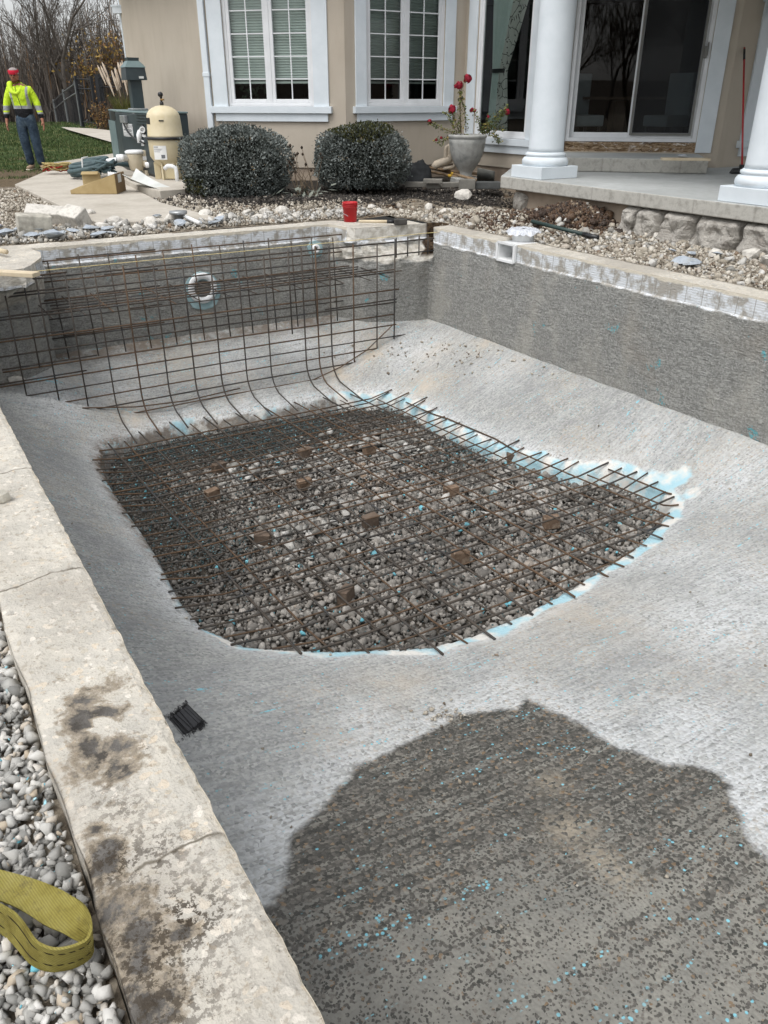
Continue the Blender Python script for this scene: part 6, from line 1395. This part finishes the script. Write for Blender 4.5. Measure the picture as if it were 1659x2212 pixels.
# brown hydrangea
hy=at(224,284,.25); hy.z=zt(hy.x,hy.y); t=thing('dried_shrub','low brown dried shrub beside the gate, left of the heater','shrub',tuple(hy))
M_BR=mat_leaf('brown_leaf',[(0,S(66,48,36)),(.5,S(104,76,50)),(.85,S(142,112,66)),(1,S(168,140,84))])
def cloud(N,c,rad,L,mat,seed,name='foliage',par=None,org=(0,0,0),lum=3):
    r=np.random.default_rng(seed); P=r.normal(size=(N,3))*np.array(rad)*.5+np.array(c)
    ex=np.array([nz(a,b_,c_,lum/max(rad),seed) for a,b_,c_ in P]); P=P[ex>-.12]; n=len(P); a=r.normal(size=(n,3)); a/=np.linalg.norm(a,axis=1,keepdims=True); b_=np.cross(a,r.normal(size=(n,3))); b_/=np.linalg.norm(b_,axis=1,keepdims=True); s=r.uniform(L*.5,L,n)[:,None]
    V=np.stack([P-a*s,P+b_*s*.6,P+a*s,P-b_*s*.6],1).reshape(-1,3)-np.array(org); o=npmesh(name,V,np.arange(n*4).reshape(n,4),mat,False); attr(o,'tint',np.repeat(r.random(n),4))
    if par: o.parent=par
    return o
cloud(900,(hy.x,hy.y,hy.z+.4),(.42,.4,.5),.05,M_BR,4,par=t,org=hy)
b=MB(); 
for k in range(40): b.tube([hy+Vector((r.gauss(0,.08),r.gauss(0,.08),0)),hy+Vector((r.gauss(0,.22),r.gauss(0,.2),r.uniform(.4,.85)))],.009,4)
b.build('stems',M_DRY,t)
# fence
M_FN=simple('black_steel',S(30,32,36),S(40,42,46),6,.5,.0,spec=.4); M_FN2=simple('sunlit_steel',S(104,108,108),S(122,125,123),6,.5,.0,spec=.5)  # second steel is a paler copy, light on posts and rails painted in
def fence(P,Q,n,h,lab,name='fence',post=.035,pick=.010,ph=None,top=None,rails=(.12,.78,.96),finial=.12,mt_=None,rl=None):
    mt_=mt_ or M_FN
    t=thing(name,lab,'fence',tuple(P)); d=Q-P
    for s in(0,1): p=P.lerp(Q,s); MB().box(p+Vector((0,0,h*.5)),(post*2,post*2,h*1.04),math.atan2(d.y,d.x)).build('post',rl or mt_,t)
    for z in rails: MB().tube([P+Vector((0,0,h*z)),Q+Vector((0,0,h*z))],.018 if rl is None else .028,4).build('rail',rl or mt_,t)
    b=MB()
    for i in range(1,n): p=P.lerp(Q,i/n); b.tube([p+Vector((0,0,.08)),p+Vector((0,0,h*1.0+finial))],[pick,pick*.8],4)
    b.build('pickets',mt_,t); return t
def gz(x,y,z): 
    p=at(x,y,z)
    for _ in range(3): p=at(x,y,zt(p.x,p.y))
    p.z=zt(p.x,p.y); return p
G0=gz(180,275,.3); G1=gz(213,279,.3); Fl=gz(169.6,261,.4); Fr_=gz(232,277,.3); Fr2=gz(262,277,.3); Fr3=gz(276,279,.3)
fence(G0,G1,5,1.62,'black steel picket gate with a bottom rail at the end of the far path','gate',.045,.014)
fence(Fr_,Fr3,7,1.68,'black picket fence panel in front of the pampas grass, nearest the house','fence',.05,.012)
fence(G1+Vector((.15,.1,0)),Fr_,4,1.68,'short black fence panel between the gate and the pampas grass','fence',.05,.012)
tops=[(162,176),(136,195),(115,216),(98,232)]; ds=[G0.length+1.0,G0.length+5.0,G0.length+10.,G0.length+16.]
FP=[]
for (x,y),dd in zip(tops,ds):
    d=ray(x,y); k=dd/math.hypot(d[0],d[1]); FP.append(Vector((d[0]*k,d[1]*k,CH+d[2]*k)))
lbs=['fence panel running downhill behind the gate, nearest of three','middle downhill fence panel between the man and the gate','farthest downhill fence panel, next to the man']
for i in range(3): fence(FP[i]-Vector((0,0,1.65)),FP[i+1]-Vector((0,0,1.65)),26,1.65,lbs[i],'fence',.04,.007,finial=.0,rl=M_FN2)
e0=FP[0]-Vector((0,0,1.65)); e1_=gz(226,262,.35); e1_.z=FP[0].z-1.7
fence(e0,e1_,24,1.65,'dense black fence panel seen through the gate bars','fence',.05,.009,finial=0.,rl=M_FN2)
P_=FP[3]-Vector((0,0,1.65)); fence(P_,P_+Vector((-9,1.5,-.3)),40,1.5,'far low black fence behind the man at the wood edge','fence',.05,.012,finial=0.)
# ---------------------------------------------------------------- trees
def branches(seed,H,lean=0,forks=5,spread=.5,depth=5,r0=.14,nmax=5200,low=.18):
    r=random.Random(seed); segs=[]
    def grow(p,d,L,rad,lv):
        if len(segs)>nmax or rad<.0028: return
        n=3 if lv<3 else 2; q=p; dd=d
        for i in range(n):
            dd=(dd+Vector((r.gauss(0,.10),r.gauss(0,.10),.05+r.gauss(0,.06)))).normalized(); q2=q+dd*(L/n); segs.append((q,q2,rad*(1-.25*i/n),rad*(1-.25*(i+1)/n))); q=q2
            if lv>0 and i<n-1 or lv==0 and i>0:
                for _ in range(1 if lv<2 else (1 if r.random()<.8 else 2)):
                    a=r.uniform(0,6.28); s=dd.orthogonal().normalized(); s.rotate(Matrix.Rotation(a,3,dd)); nd=(dd*r.uniform(.6,1)+s*r.uniform(.35,.9)).normalized(); grow(q,nd,L*r.uniform(.5,.75),rad*.5,lv+1)
        if lv<depth:
            for _ in range(2 if lv else 3):
                a=r.uniform(0,6.28); s=dd.orthogonal().normalized(); s.rotate(Matrix.Rotation(a,3,dd)); grow(q,(dd+s*r.uniform(.2,spread)).normalized(),L*r.uniform(.62,.82),rad*.66,lv+1)
    grow(Vector((0,0,0)),Vector((lean,0,1)).normalized(),H*.26,r0,0); return segs
def tree_mesh(seed,H,mats,lean=0,spread=.55,leaves=None,name='bare_tree',**k):
    S_=branches(seed,H,lean,spread=spread,**k); big=[s for s in S_ if s[2]>.05]; sm_l=[s for s in S_ if s[2]<=.05]
    t=bpy.data.objects.new(name,None); COL.objects.link(t); ORG[t.name]=Vector((0,0,0))
    def mk(L,nm,n):
        V=[];Fq=[]
        for a,b_,r1,r2 in L:
            d=(b_-a).normalized(); x=d.orthogonal().normalized(); y=d.cross(x); k=len(V)
            for p,rr in((a,max(r1,.006)),(b_,max(r2,.005))):
                for j in range(n): an=2*math.pi*j/n; V.append(tuple(p+(x*math.cos(an)+y*math.sin(an))*rr))
            Fq+=[(k+j,k+(j+1)%n,k+n+(j+1)%n,k+n+j) for j in range(n)]
        o=npmesh(nm,np.array(V),np.array(Fq),mats,False); o.parent=t; return o
    mk(big,'trunk',6); mk(sm_l,'crown',3)
    if leaves:
        mt_,N,L=leaves; r=np.random.default_rng(seed); tips=[s[1] for s in S_ if s[2]<.02]; idx=r.integers(0,len(tips),N); P=np.array([tuple(tips[i]) for i in idx])+r.normal(size=(N,3))*.12
        a=r.normal(size=(N,3)); a/=np.linalg.norm(a,axis=1,keepdims=True); b_=np.cross(a,r.normal(size=(N,3))); b_/=np.linalg.norm(b_,axis=1,keepdims=True); s=r.uniform(L*.5,L,N)[:,None]
        o=npmesh('leaves',np.stack([P-a*s,P+b_*s*.6,P+a*s,P-b_*s*.6],1).reshape(-1,3),np.arange(N*4).reshape(N,4),mt_,False); attr(o,'tint',np.repeat(r.random(N),4)); o.parent=t
    return t
M_BK=simple('grey_bark',S(84,78,72),S(108,102,96),3,.95,0); M_BK2=simple('brown_bark',S(78,66,56),S(98,86,74),3,.95,0)
M_RUS=mat_leaf('russet_leaf',[(0,S(84,62,44)),(.6,S(120,90,60)),(1,S(150,112,66))]); M_GLD=mat_leaf('gold_leaf',[(0,S(92,76,42)),(.5,S(132,108,56)),(1,S(164,138,76))])
protos=[tree_mesh(1,13,M_BK,depth=6,spread=.5),tree_mesh(2,12,M_BK2,depth=6,spread=.6,lean=.1),tree_mesh(3,14,M_BK,depth=6,spread=.42),tree_mesh(4,11,M_BK2,depth=6,spread=.7,leaves=(M_RUS,2600,.07))]
for p_ in protos: p_['label']='';p_['category']='tree'
r=random.Random(21); first=[True]*4; cnt=0
def place(k,az,dist,sc_,lab,gr_='bare trees of the wood behind the lawn',rz=None):
    a=R(az); x,y=math.sin(a)*dist,math.cos(a)*dist; z=zt(x,y)-.1; rz=r.uniform(0,6.28) if rz is None else rz
    if first[k]: o=protos[k]; first[k]=False; o.location=(x,y,z); o.rotation_euler=(0,0,rz); o.scale=(sc_,)*3
    else: o=dup(protos[k],(x,y,z),rz,scale=(sc_,)*3)
    o['label']=lab; o['category']='tree'; o['group']=gr_; return o
LB=['bare grey tree in the wood edge behind the lawn','bare brown tree in the wood edge behind the lawn','tall bare grey tree in the wood edge behind the lawn','tree with sparse russet leaves in the wood edge behind the lawn']
azs=np.linspace(-34,-9,36)
for i,az in enumerate(azs):
    row=i%3; dist=[47,56,68][row]+r.uniform(-3,3); k=r.choice([0,1,2,2,0,3] if az<-16.5 else [3,3,1,2]); sc_=r.uniform(.56,.80)*(1.0 if row<2 else 1.12)
    place(k,float(az)+r.uniform(-.4,.4),dist,sc_*(.85 if az<-22 else 1.),LB[k])
place(2,-19.3,41,.72,'big leaning bare tree standing before the wood, above the downhill fence',None)['group']='bare trees of the wood behind the lawn'
# dark brushwood that fills the wood
r2=np.random.default_rng(9); N=15000; az=np.radians(r2.uniform(-36,-8,N)); ds_=r2.uniform(44,80,N); x=np.sin(az)*ds_; y=np.cos(az)*ds_; z0=np.array([zt(a,b_) for a,b_ in zip(x,y)])
hh=r2.uniform(1.2,4.4,N)*(1+.35*np.array([nz(a,b_,0,.12) for a,b_ in zip(x,y)])); dx=r2.normal(size=N)*.16*hh; dy=r2.normal(size=N)*.16*hh; w_=r2.uniform(.012,.035,N)
zb=z0+r2.uniform(0,2.0,N); V=np.stack([np.stack([x-w_,y,zb],1),np.stack([x+w_,y,zb],1),np.stack([x+dx+w_*.4,y+dy,zb+hh],1),np.stack([x+dx-w_*.4,y+dy,zb+hh],1)],1).reshape(-1,3)
M_BRU=mat_leaf('brushwood',[(0,S(58,52,48)),(.5,S(86,80,74)),(.9,S(112,106,98)),(1,S(120,92,62))])
o=npmesh('brushwood',V,np.arange(N*4).reshape(N,4),M_BRU,False); attr(o,'tint',np.repeat(r2.random(N),4)); tag(o,kind='stuff')
N=26000; az=np.radians(r2.uniform(-36,-8,N)); ds_=r2.uniform(48,84,N); x=np.sin(az)*ds_; y=np.cos(az)*ds_; z0=np.array([zt(a,b_) for a,b_ in zip(x,y)]); hm=(3.4+1.4*np.array([nz(a,b_,0,.10,3) for a,b_ in zip(x,y)]))
z=z0+hm*r2.random(N)**.8; P=np.stack([x,y,z],1); a=r2.normal(size=(N,3)); a/=np.linalg.norm(a,axis=1,keepdims=True); b_=np.cross(a,r2.normal(size=(N,3))); b_/=np.linalg.norm(b_,axis=1,keepdims=True); s=r2.uniform(.06,.22,N)[:,None]
o=npmesh('undergrowth',np.stack([P-a*s,P+b_*s*.35,P+a*s,P-b_*s*.35],1).reshape(-1,3),np.arange(N*4).reshape(N,4),mat_leaf('undergrowth_leaf',[(0,S(46,42,38)),(.6,S(70,62,54)),(1,S(98,84,66))]),False); attr(o,'tint',np.repeat(r2.random(N),4)); tag(o,kind='stuff')
# golden shrub
yc=atplane(245,150,Vector((0,42,0)),Vector((1,0,0))); yb=Vector((yc.x,yc.y,zt(yc.x,yc.y))); t=thing('golden_shrub','loose shrub with yellow ochre autumn leaves behind the fence','shrub',tuple(yb))
for i,(x,y,rw,rh,n) in enumerate([(222,118,1.5,1.0,480),(195,158,1.0,.5,220),(262,120,1.4,1.3,300),(225,150,1.7,.6,220)]):
    c_=atplane(x,y,Vector((0,42,0)),Vector((1,0,0))); cloud(n,tuple(c_),(rw,.9,rh),.10,M_GLD if i<2 else M_RUS,20+i,par=t,org=yb,lum=4)
b=MB(); r=random.Random(6)
for k in range(36): b.tube([yb+Vector((r.gauss(0,.2),0,0)),yb+Vector((r.gauss(0,.8),0,1.6)),yb+Vector((r.gauss(0,1.3),r.gauss(0,.4),r.uniform(2.6,4.2)))],[.03,.018,.007],4)
b.build('stems',M_BK2,t)
# trees behind the photographer, seen only as reflections in the glass
for i,az in enumerate([-168,-150,-133,152,170,140,-178,125,160,-142,-160,146,178,133,165,156,-172,149]):
    place(i%3,az,r.uniform(17,30),r.uniform(.8,1.05),'bare tree on the far side of the yard, mirrored in the patio door','bare trees mirrored in the glass')
# ================================================================ THE MAN
fl_=gz(60,368,0); mc=Vector((at(74,369,0).x,at(74,369,0).y+.05,0)); mc.z=zt(mc.x,mc.y)
FYAW=R(8); SCL=1.76/1.78
def W_(p): 
    q=Matrix.Rotation(FYAW,3,'Z')@Vector(p); return q*SCL   # local: x to his left (viewer's right), -y towards camera
man=thing('person','man in a hi-vis yellow jacket, red beanie and jeans standing on the lawn edge','person',tuple(mc))
def skin(name,pts,edges,mat,sub=2,root=0,par=man,**k):
    me=bpy.data.meshes.new(name); me.from_pydata([W_(p[:3]) for p in pts],edges,[]); o=bpy.data.objects.new(name,me); COL.objects.link(o)
    s=o.modifiers.new('skin','SKIN'); 
    for i,p in enumerate(pts):
        sv_=me.skin_vertices[0].data[i]; rr=p[3]; sv_.radius=(rr*SCL,(p[4] if len(p)>4 else rr)*SCL); sv_.use_root=(i==root)
    sb=o.modifiers.new('sub','SUBSURF'); sb.levels=sub; sb.render_levels=sub
    bpy.context.view_layer.update(); ev=o.evaluated_get(bpy.context.evaluated_depsgraph_get()); nm=bpy.data.meshes.new_from_object(ev); o.modifiers.clear(); o.data=nm
    nm.polygons.foreach_set('use_smooth',[True]*len(nm.polygons)); nm.materials.clear(); nm.materials.append(mat); o.parent=par; ORG[o.name]=ORG[man.name]; return o
M_SKN=simple('skin',S(150,104,84),S(166,118,96),9,.6,.1,40,.003)
hz_=1.66
# body: pelvis 0
Bp=[(0,0,.98,.11,.08),(0,.0,1.15,.11,.08),(-.01,.01,1.35,.13,.09),(-.02,.01,1.47,.10,.08),(-.04,-.01,1.54,.055),(-.055,-.03,1.60,.062),(-.06,-.035,1.66,.078,.09),(-.06,-.03,1.72,.068,.08),
 (.16,.01,1.44,.055),(.25,.02,1.20,.045),(.31,-.04,.97,.034),(.325,-.06,.90,.03),(-.19,.01,1.44,.055),(-.29,.02,1.20,.045),(-.34,-.03,.97,.034),(-.345,-.05,.90,.03),
 (.09,.0,.90,.09),(.12,-.02,.50,.06),(.14,.03,.10,.045),(-.09,.0,.90,.09),(-.08,-.02,.50,.06),(-.055,.04,.10,.045)]
Be=[(0,1),(1,2),(2,3),(3,4),(4,5),(5,6),(6,7),(3,8),(8,9),(9,10),(10,11),(3,12),(12,13),(13,14),(14,15),(0,16),(16,17),(17,18),(0,19),(19,20),(20,21)]
n0=len(Bp)
for sx,wi in((1,11),(-1,15)):
    wx,wy,wz=Bp[wi][:3]; palm=len(Bp); Bp.append((wx+.008*sx,wy-.01,wz-.06,.032,.020)); Be.append((wi,palm))
    for f in range(4):
        fy=wy-.045+.021*f; L=[.075,.085,.08,.062][f]
        a=len(Bp); Bp+= [(wx+.012*sx,fy,wz-.105,.0095),(wx+.008*sx,fy-.004,wz-.105-L*.55,.0088),(wx-.004*sx,fy-.006,wz-.105-L,.0078)]; Be+=[(palm,a),(a,a+1),(a+1,a+2)]
    a=len(Bp); Bp+= [(wx-.006*sx,wy-.052,wz-.055,.011),(wx-.014*sx,wy-.066,wz-.095,.0095)]; Be+=[(palm,a),(a,a+1)]
body=skin('body',Bp,Be,M_SKN,2)
# face: nose, eyes, ears, mouth, beard
def ml_lathe(name,c_,r_,prof,mat,axis=None): 
    o=MB(); o.lathe([(a*SCL,b_*SCL) for a,b_ in prof],W_(c_)+ORG[man.name],12,axis=axis); return o.build(name,mat,man,smooth=True)
M_EYE=simple('eye_dark',S(40,30,26),S(50,38,32),9,.4,0); M_BRD=simple('brown_beard',S(96,62,46),S(120,80,58),60,.95,.4,90,.008)
hx,hy_=-.06,-.035
MB().lathe([(.004,.0),(.011,.004),(.013,.02),(.006,.045),(.002,.05)],W_((hx,hy_-.088,1.635))+ORG[man.name],10,axis=W_((0,-.25,1))).build('nose',M_SKN,man,smooth=True)
for s in(-1,1):
    MB().lathe([(.001,-.006),(.009,-.004),(.012,0),(.009,.004),(.001,.006)],W_((hx+.028*s,hy_-.084,1.675))+ORG[man.name],10,axis=W_((0,-1,0))).build('eye',M_EYE,man,smooth=True)
    MB().lathe([(.001,-.008),(.018,-.004),(.02,.004),(.001,.008)],W_((hx+.078*s,hy_+.0,1.655))+ORG[man.name],10,axis=W_((s,0,0))).build('ear',M_SKN,man,smooth=True)
def blob(name,c_,r3,mat,n=(14,20),cut=None,lum=.0,seed=0):
    rows=[]
    for i in range(n[0]+1):
        a=math.pi*i/n[0]; row=[]
        for j in range(n[1]+1):
            t=2*math.pi*j/n[1]; d=Vector((math.cos(t)*math.sin(a),math.sin(t)*math.sin(a),math.cos(a))); k=1+lum*nz(d.x*2,d.y*2,d.z*2,1.5,seed)
            p=Vector((c_[0]+r3[0]*d.x*k,c_[1]+r3[1]*d.y*k,c_[2]+r3[2]*d.z*k))
            if cut is not None and p.z<cut: p.z=cut
            row.append(W_(p)+ORG[man.name])
        rows.append(row)
    return MB().grid(rows).build(name,mat,man,smooth=True)
blob('beard',(hx,hy_-.050,1.590),(.055,.052,.050),M_BRD,lum=.15); MB().box(W_((hx,hy_-.098,1.617))+ORG[man.name],(.034,.006,.007),FYAW).build('mouth',simple('lip',S(120,66,60),S(130,74,66),9,.6,0),man)
M_RBN=simple('red_knit',S(184,30,54),S(206,44,66),30,.95,.5,120,.006); M_GKN=simple('grey_knit',S(140,132,130),S(158,150,148),30,.95,.5,120,.006)
blob('beanie',(hx,hy_+.005,1.715),(.098,.108,.095),M_GKN,cut=1.70,lum=.06); 
rows=[[W_((hx+(.099-.004*abs(i-2))*math.cos(t),hy_+.003+(.112-.004*abs(i-2))*math.sin(t),1.700+.018*i-.012*math.sin(t)*-1))+ORG[man.name] for t in np.linspace(0,2*math.pi,33)] for i in range(5)]
MB().grid(rows).build('beanie_cuff',M_RBN,man,smooth=True,label='red cuff of the beanie')
# jacket
m=Mt('hi_vis_jacket',rough=.75,spec=.2); v_=m.co(obj=True); xyz=m.sep(v_); nn=m.noise(v_,7,4,.6)
ye=m.ramp(nn,[(.3,S(176,208,40)),(.7,S(206,236,66))]); gr_=S(150,154,156); bk_=S(28,29,33)
def band(z,a,b_): return m.mt('MULTIPLY',m.mt('GREATER_THAN',z,a),m.mt('LESS_THAN',z,b_))
ax_=m.mt('ABSOLUTE',m.mt('ADD',xyz[0],.005))
c=ye
vb=m.mt('MULTIPLY',band(ax_,.125,.165),m.mt('GREATER_THAN',xyz[2],1.10)); vb=m.mt('MULTIPLY',vb,m.mt('LESS_THAN',xyz[1],-.02)); c=m.mix(vb,c,gr_)
c=m.mix(band(xyz[2],1.09,1.145),c,gr_)
zb=m.mt('MULTIPLY',m.mt('LESS_THAN',m.mt('ABSOLUTE',m.mt('ADD',m.mt('ADD',xyz[0],.02),m.mt('MULTIPLY',m.mt('SUBTRACT',xyz[2],1.3),.18))),.006),m.mt('LESS_THAN',xyz[1],-.05)); c=m.mix(zb,c,bk_)
arm=m.mt('GREATER_THAN',ax_,.215)
blk=m.mt('MULTIPLY',m.mt('LESS_THAN',xyz[2],1.09),m.mt('SUBTRACT',1.,arm)); c=m.mix(blk,c,bk_)
c=m.mix(m.mt('MULTIPLY',arm,m.mt('LESS_THAN',xyz[2],1.0)),c,bk_); c=m.mix(m.mt('MULTIPLY',arm,band(xyz[2],1.0,1.10)),c,gr_); c=m.mix(m.mt('MULTIPLY',arm,band(xyz[2],1.03,1.06)),c,S(196,220,60))
m.col(c); m.bump(m.noise(v_,9,3,.6,.8),.8,.05); M_JK=m.m
Jp=[(-.01,.0,.83,.19,.145),(-.01,.0,1.10,.19,.145),(-.015,.0,1.25,.20,.145),(-.02,.0,1.38,.185,.14),(-.025,.005,1.47,.12,.10),(-.035,0,1.53,.075,.08),(.165,.01,1.43,.082),(.225,.02,1.30,.078),(.265,.01,1.18,.070),(.295,-.02,1.06,.062),(.318,-.045,.915,.048),(-.205,.01,1.43,.082),(-.265,.02,1.30,.078),(-.305,.01,1.18,.07),(-.33,-.015,1.06,.062),(-.345,-.035,.915,.048)]
skin('jacket',Jp,[(0,1),(1,2),(2,3),(3,4),(4,5),(3,6),(6,7),(7,8),(8,9),(9,10),(3,11),(11,12),(12,13),(13,14),(14,15)],M_JK,2)
M_HVY=simple('hi_vis_yellow',S(180,212,44),S(206,236,70),7,.75,.4,20,.01)
skin('hood',[(-.14,.02,1.50,.06),(-.175,-.03,1.545,.07),(-.165,-.08,1.46,.055),(-.12,-.13,1.38,.045),(-.05,-.14,1.36,.035),(.01,-.12,1.41,.03),(.04,-.06,1.47,.04),(.02,.04,1.53,.05),(-.06,.08,1.53,.06)],[(i,i+1) for i in range(8)]+[(8,0)],M_HVY,2)
# jeans
m=Mt('denim',rough=.9,spec=.1); v_=m.co(obj=True); n=m.noise(v_,6,4,.65); m.col(m.ramp(n,[(.3,S(38,48,60)),(.55,S(60,74,88)),(.75,S(92,106,116))])); m.bump(m.noise(v_,14,4,.65,1.),.8,.03); M_JN=m.m
skin('jeans',[(0,0,1.12,.15,.115),(0,0,.95,.155,.12),(.095,.0,.84,.118),(.11,-.01,.70,.108),(.125,-.025,.50,.096),(.135,.0,.30,.088),(.145,.03,.08,.082),(-.095,.0,.84,.118),(-.095,-.01,.70,.108),(-.085,-.02,.50,.096),(-.07,.01,.30,.088),(-.058,.04,.08,.082)],[(0,1),(1,2),(2,3),(3,4),(4,5),(5,6),(1,7),(7,8),(8,9),(9,10),(10,11)],M_JN,2)
M_BT=simple('suede_boot',S(136,116,96),S(158,138,116),12,.9,.3,50,.005); M_SOL=simple('boot_sole',S(196,186,170),S(208,198,182),9,.8,0)
for s,(x,y,yw) in((1,(.15,.02,.5)),(-1,(-.055,.03,-.25))):
    d=Vector((math.sin(yw),-math.cos(yw),0)); 
    f=lambda k,z:(x+d.x*k,y+d.y*k,z)
    skin('boot',[(*f(-.03,.13),.052),(*f(-.03,.07),.055),(*f(.06,.055),.050,.042),(*f(.14,.045),.046,.032),(*f(.18,.042),.034,.026)],[(0,1),(1,2),(2,3),(3,4)],M_BT,2)
    p=W_(f(.065,.012))+ORG[man.name]; MB().box(p,(.095,.27,.026),yw+FYAW).build('boot_sole',M_SOL,man,bevel=.01)
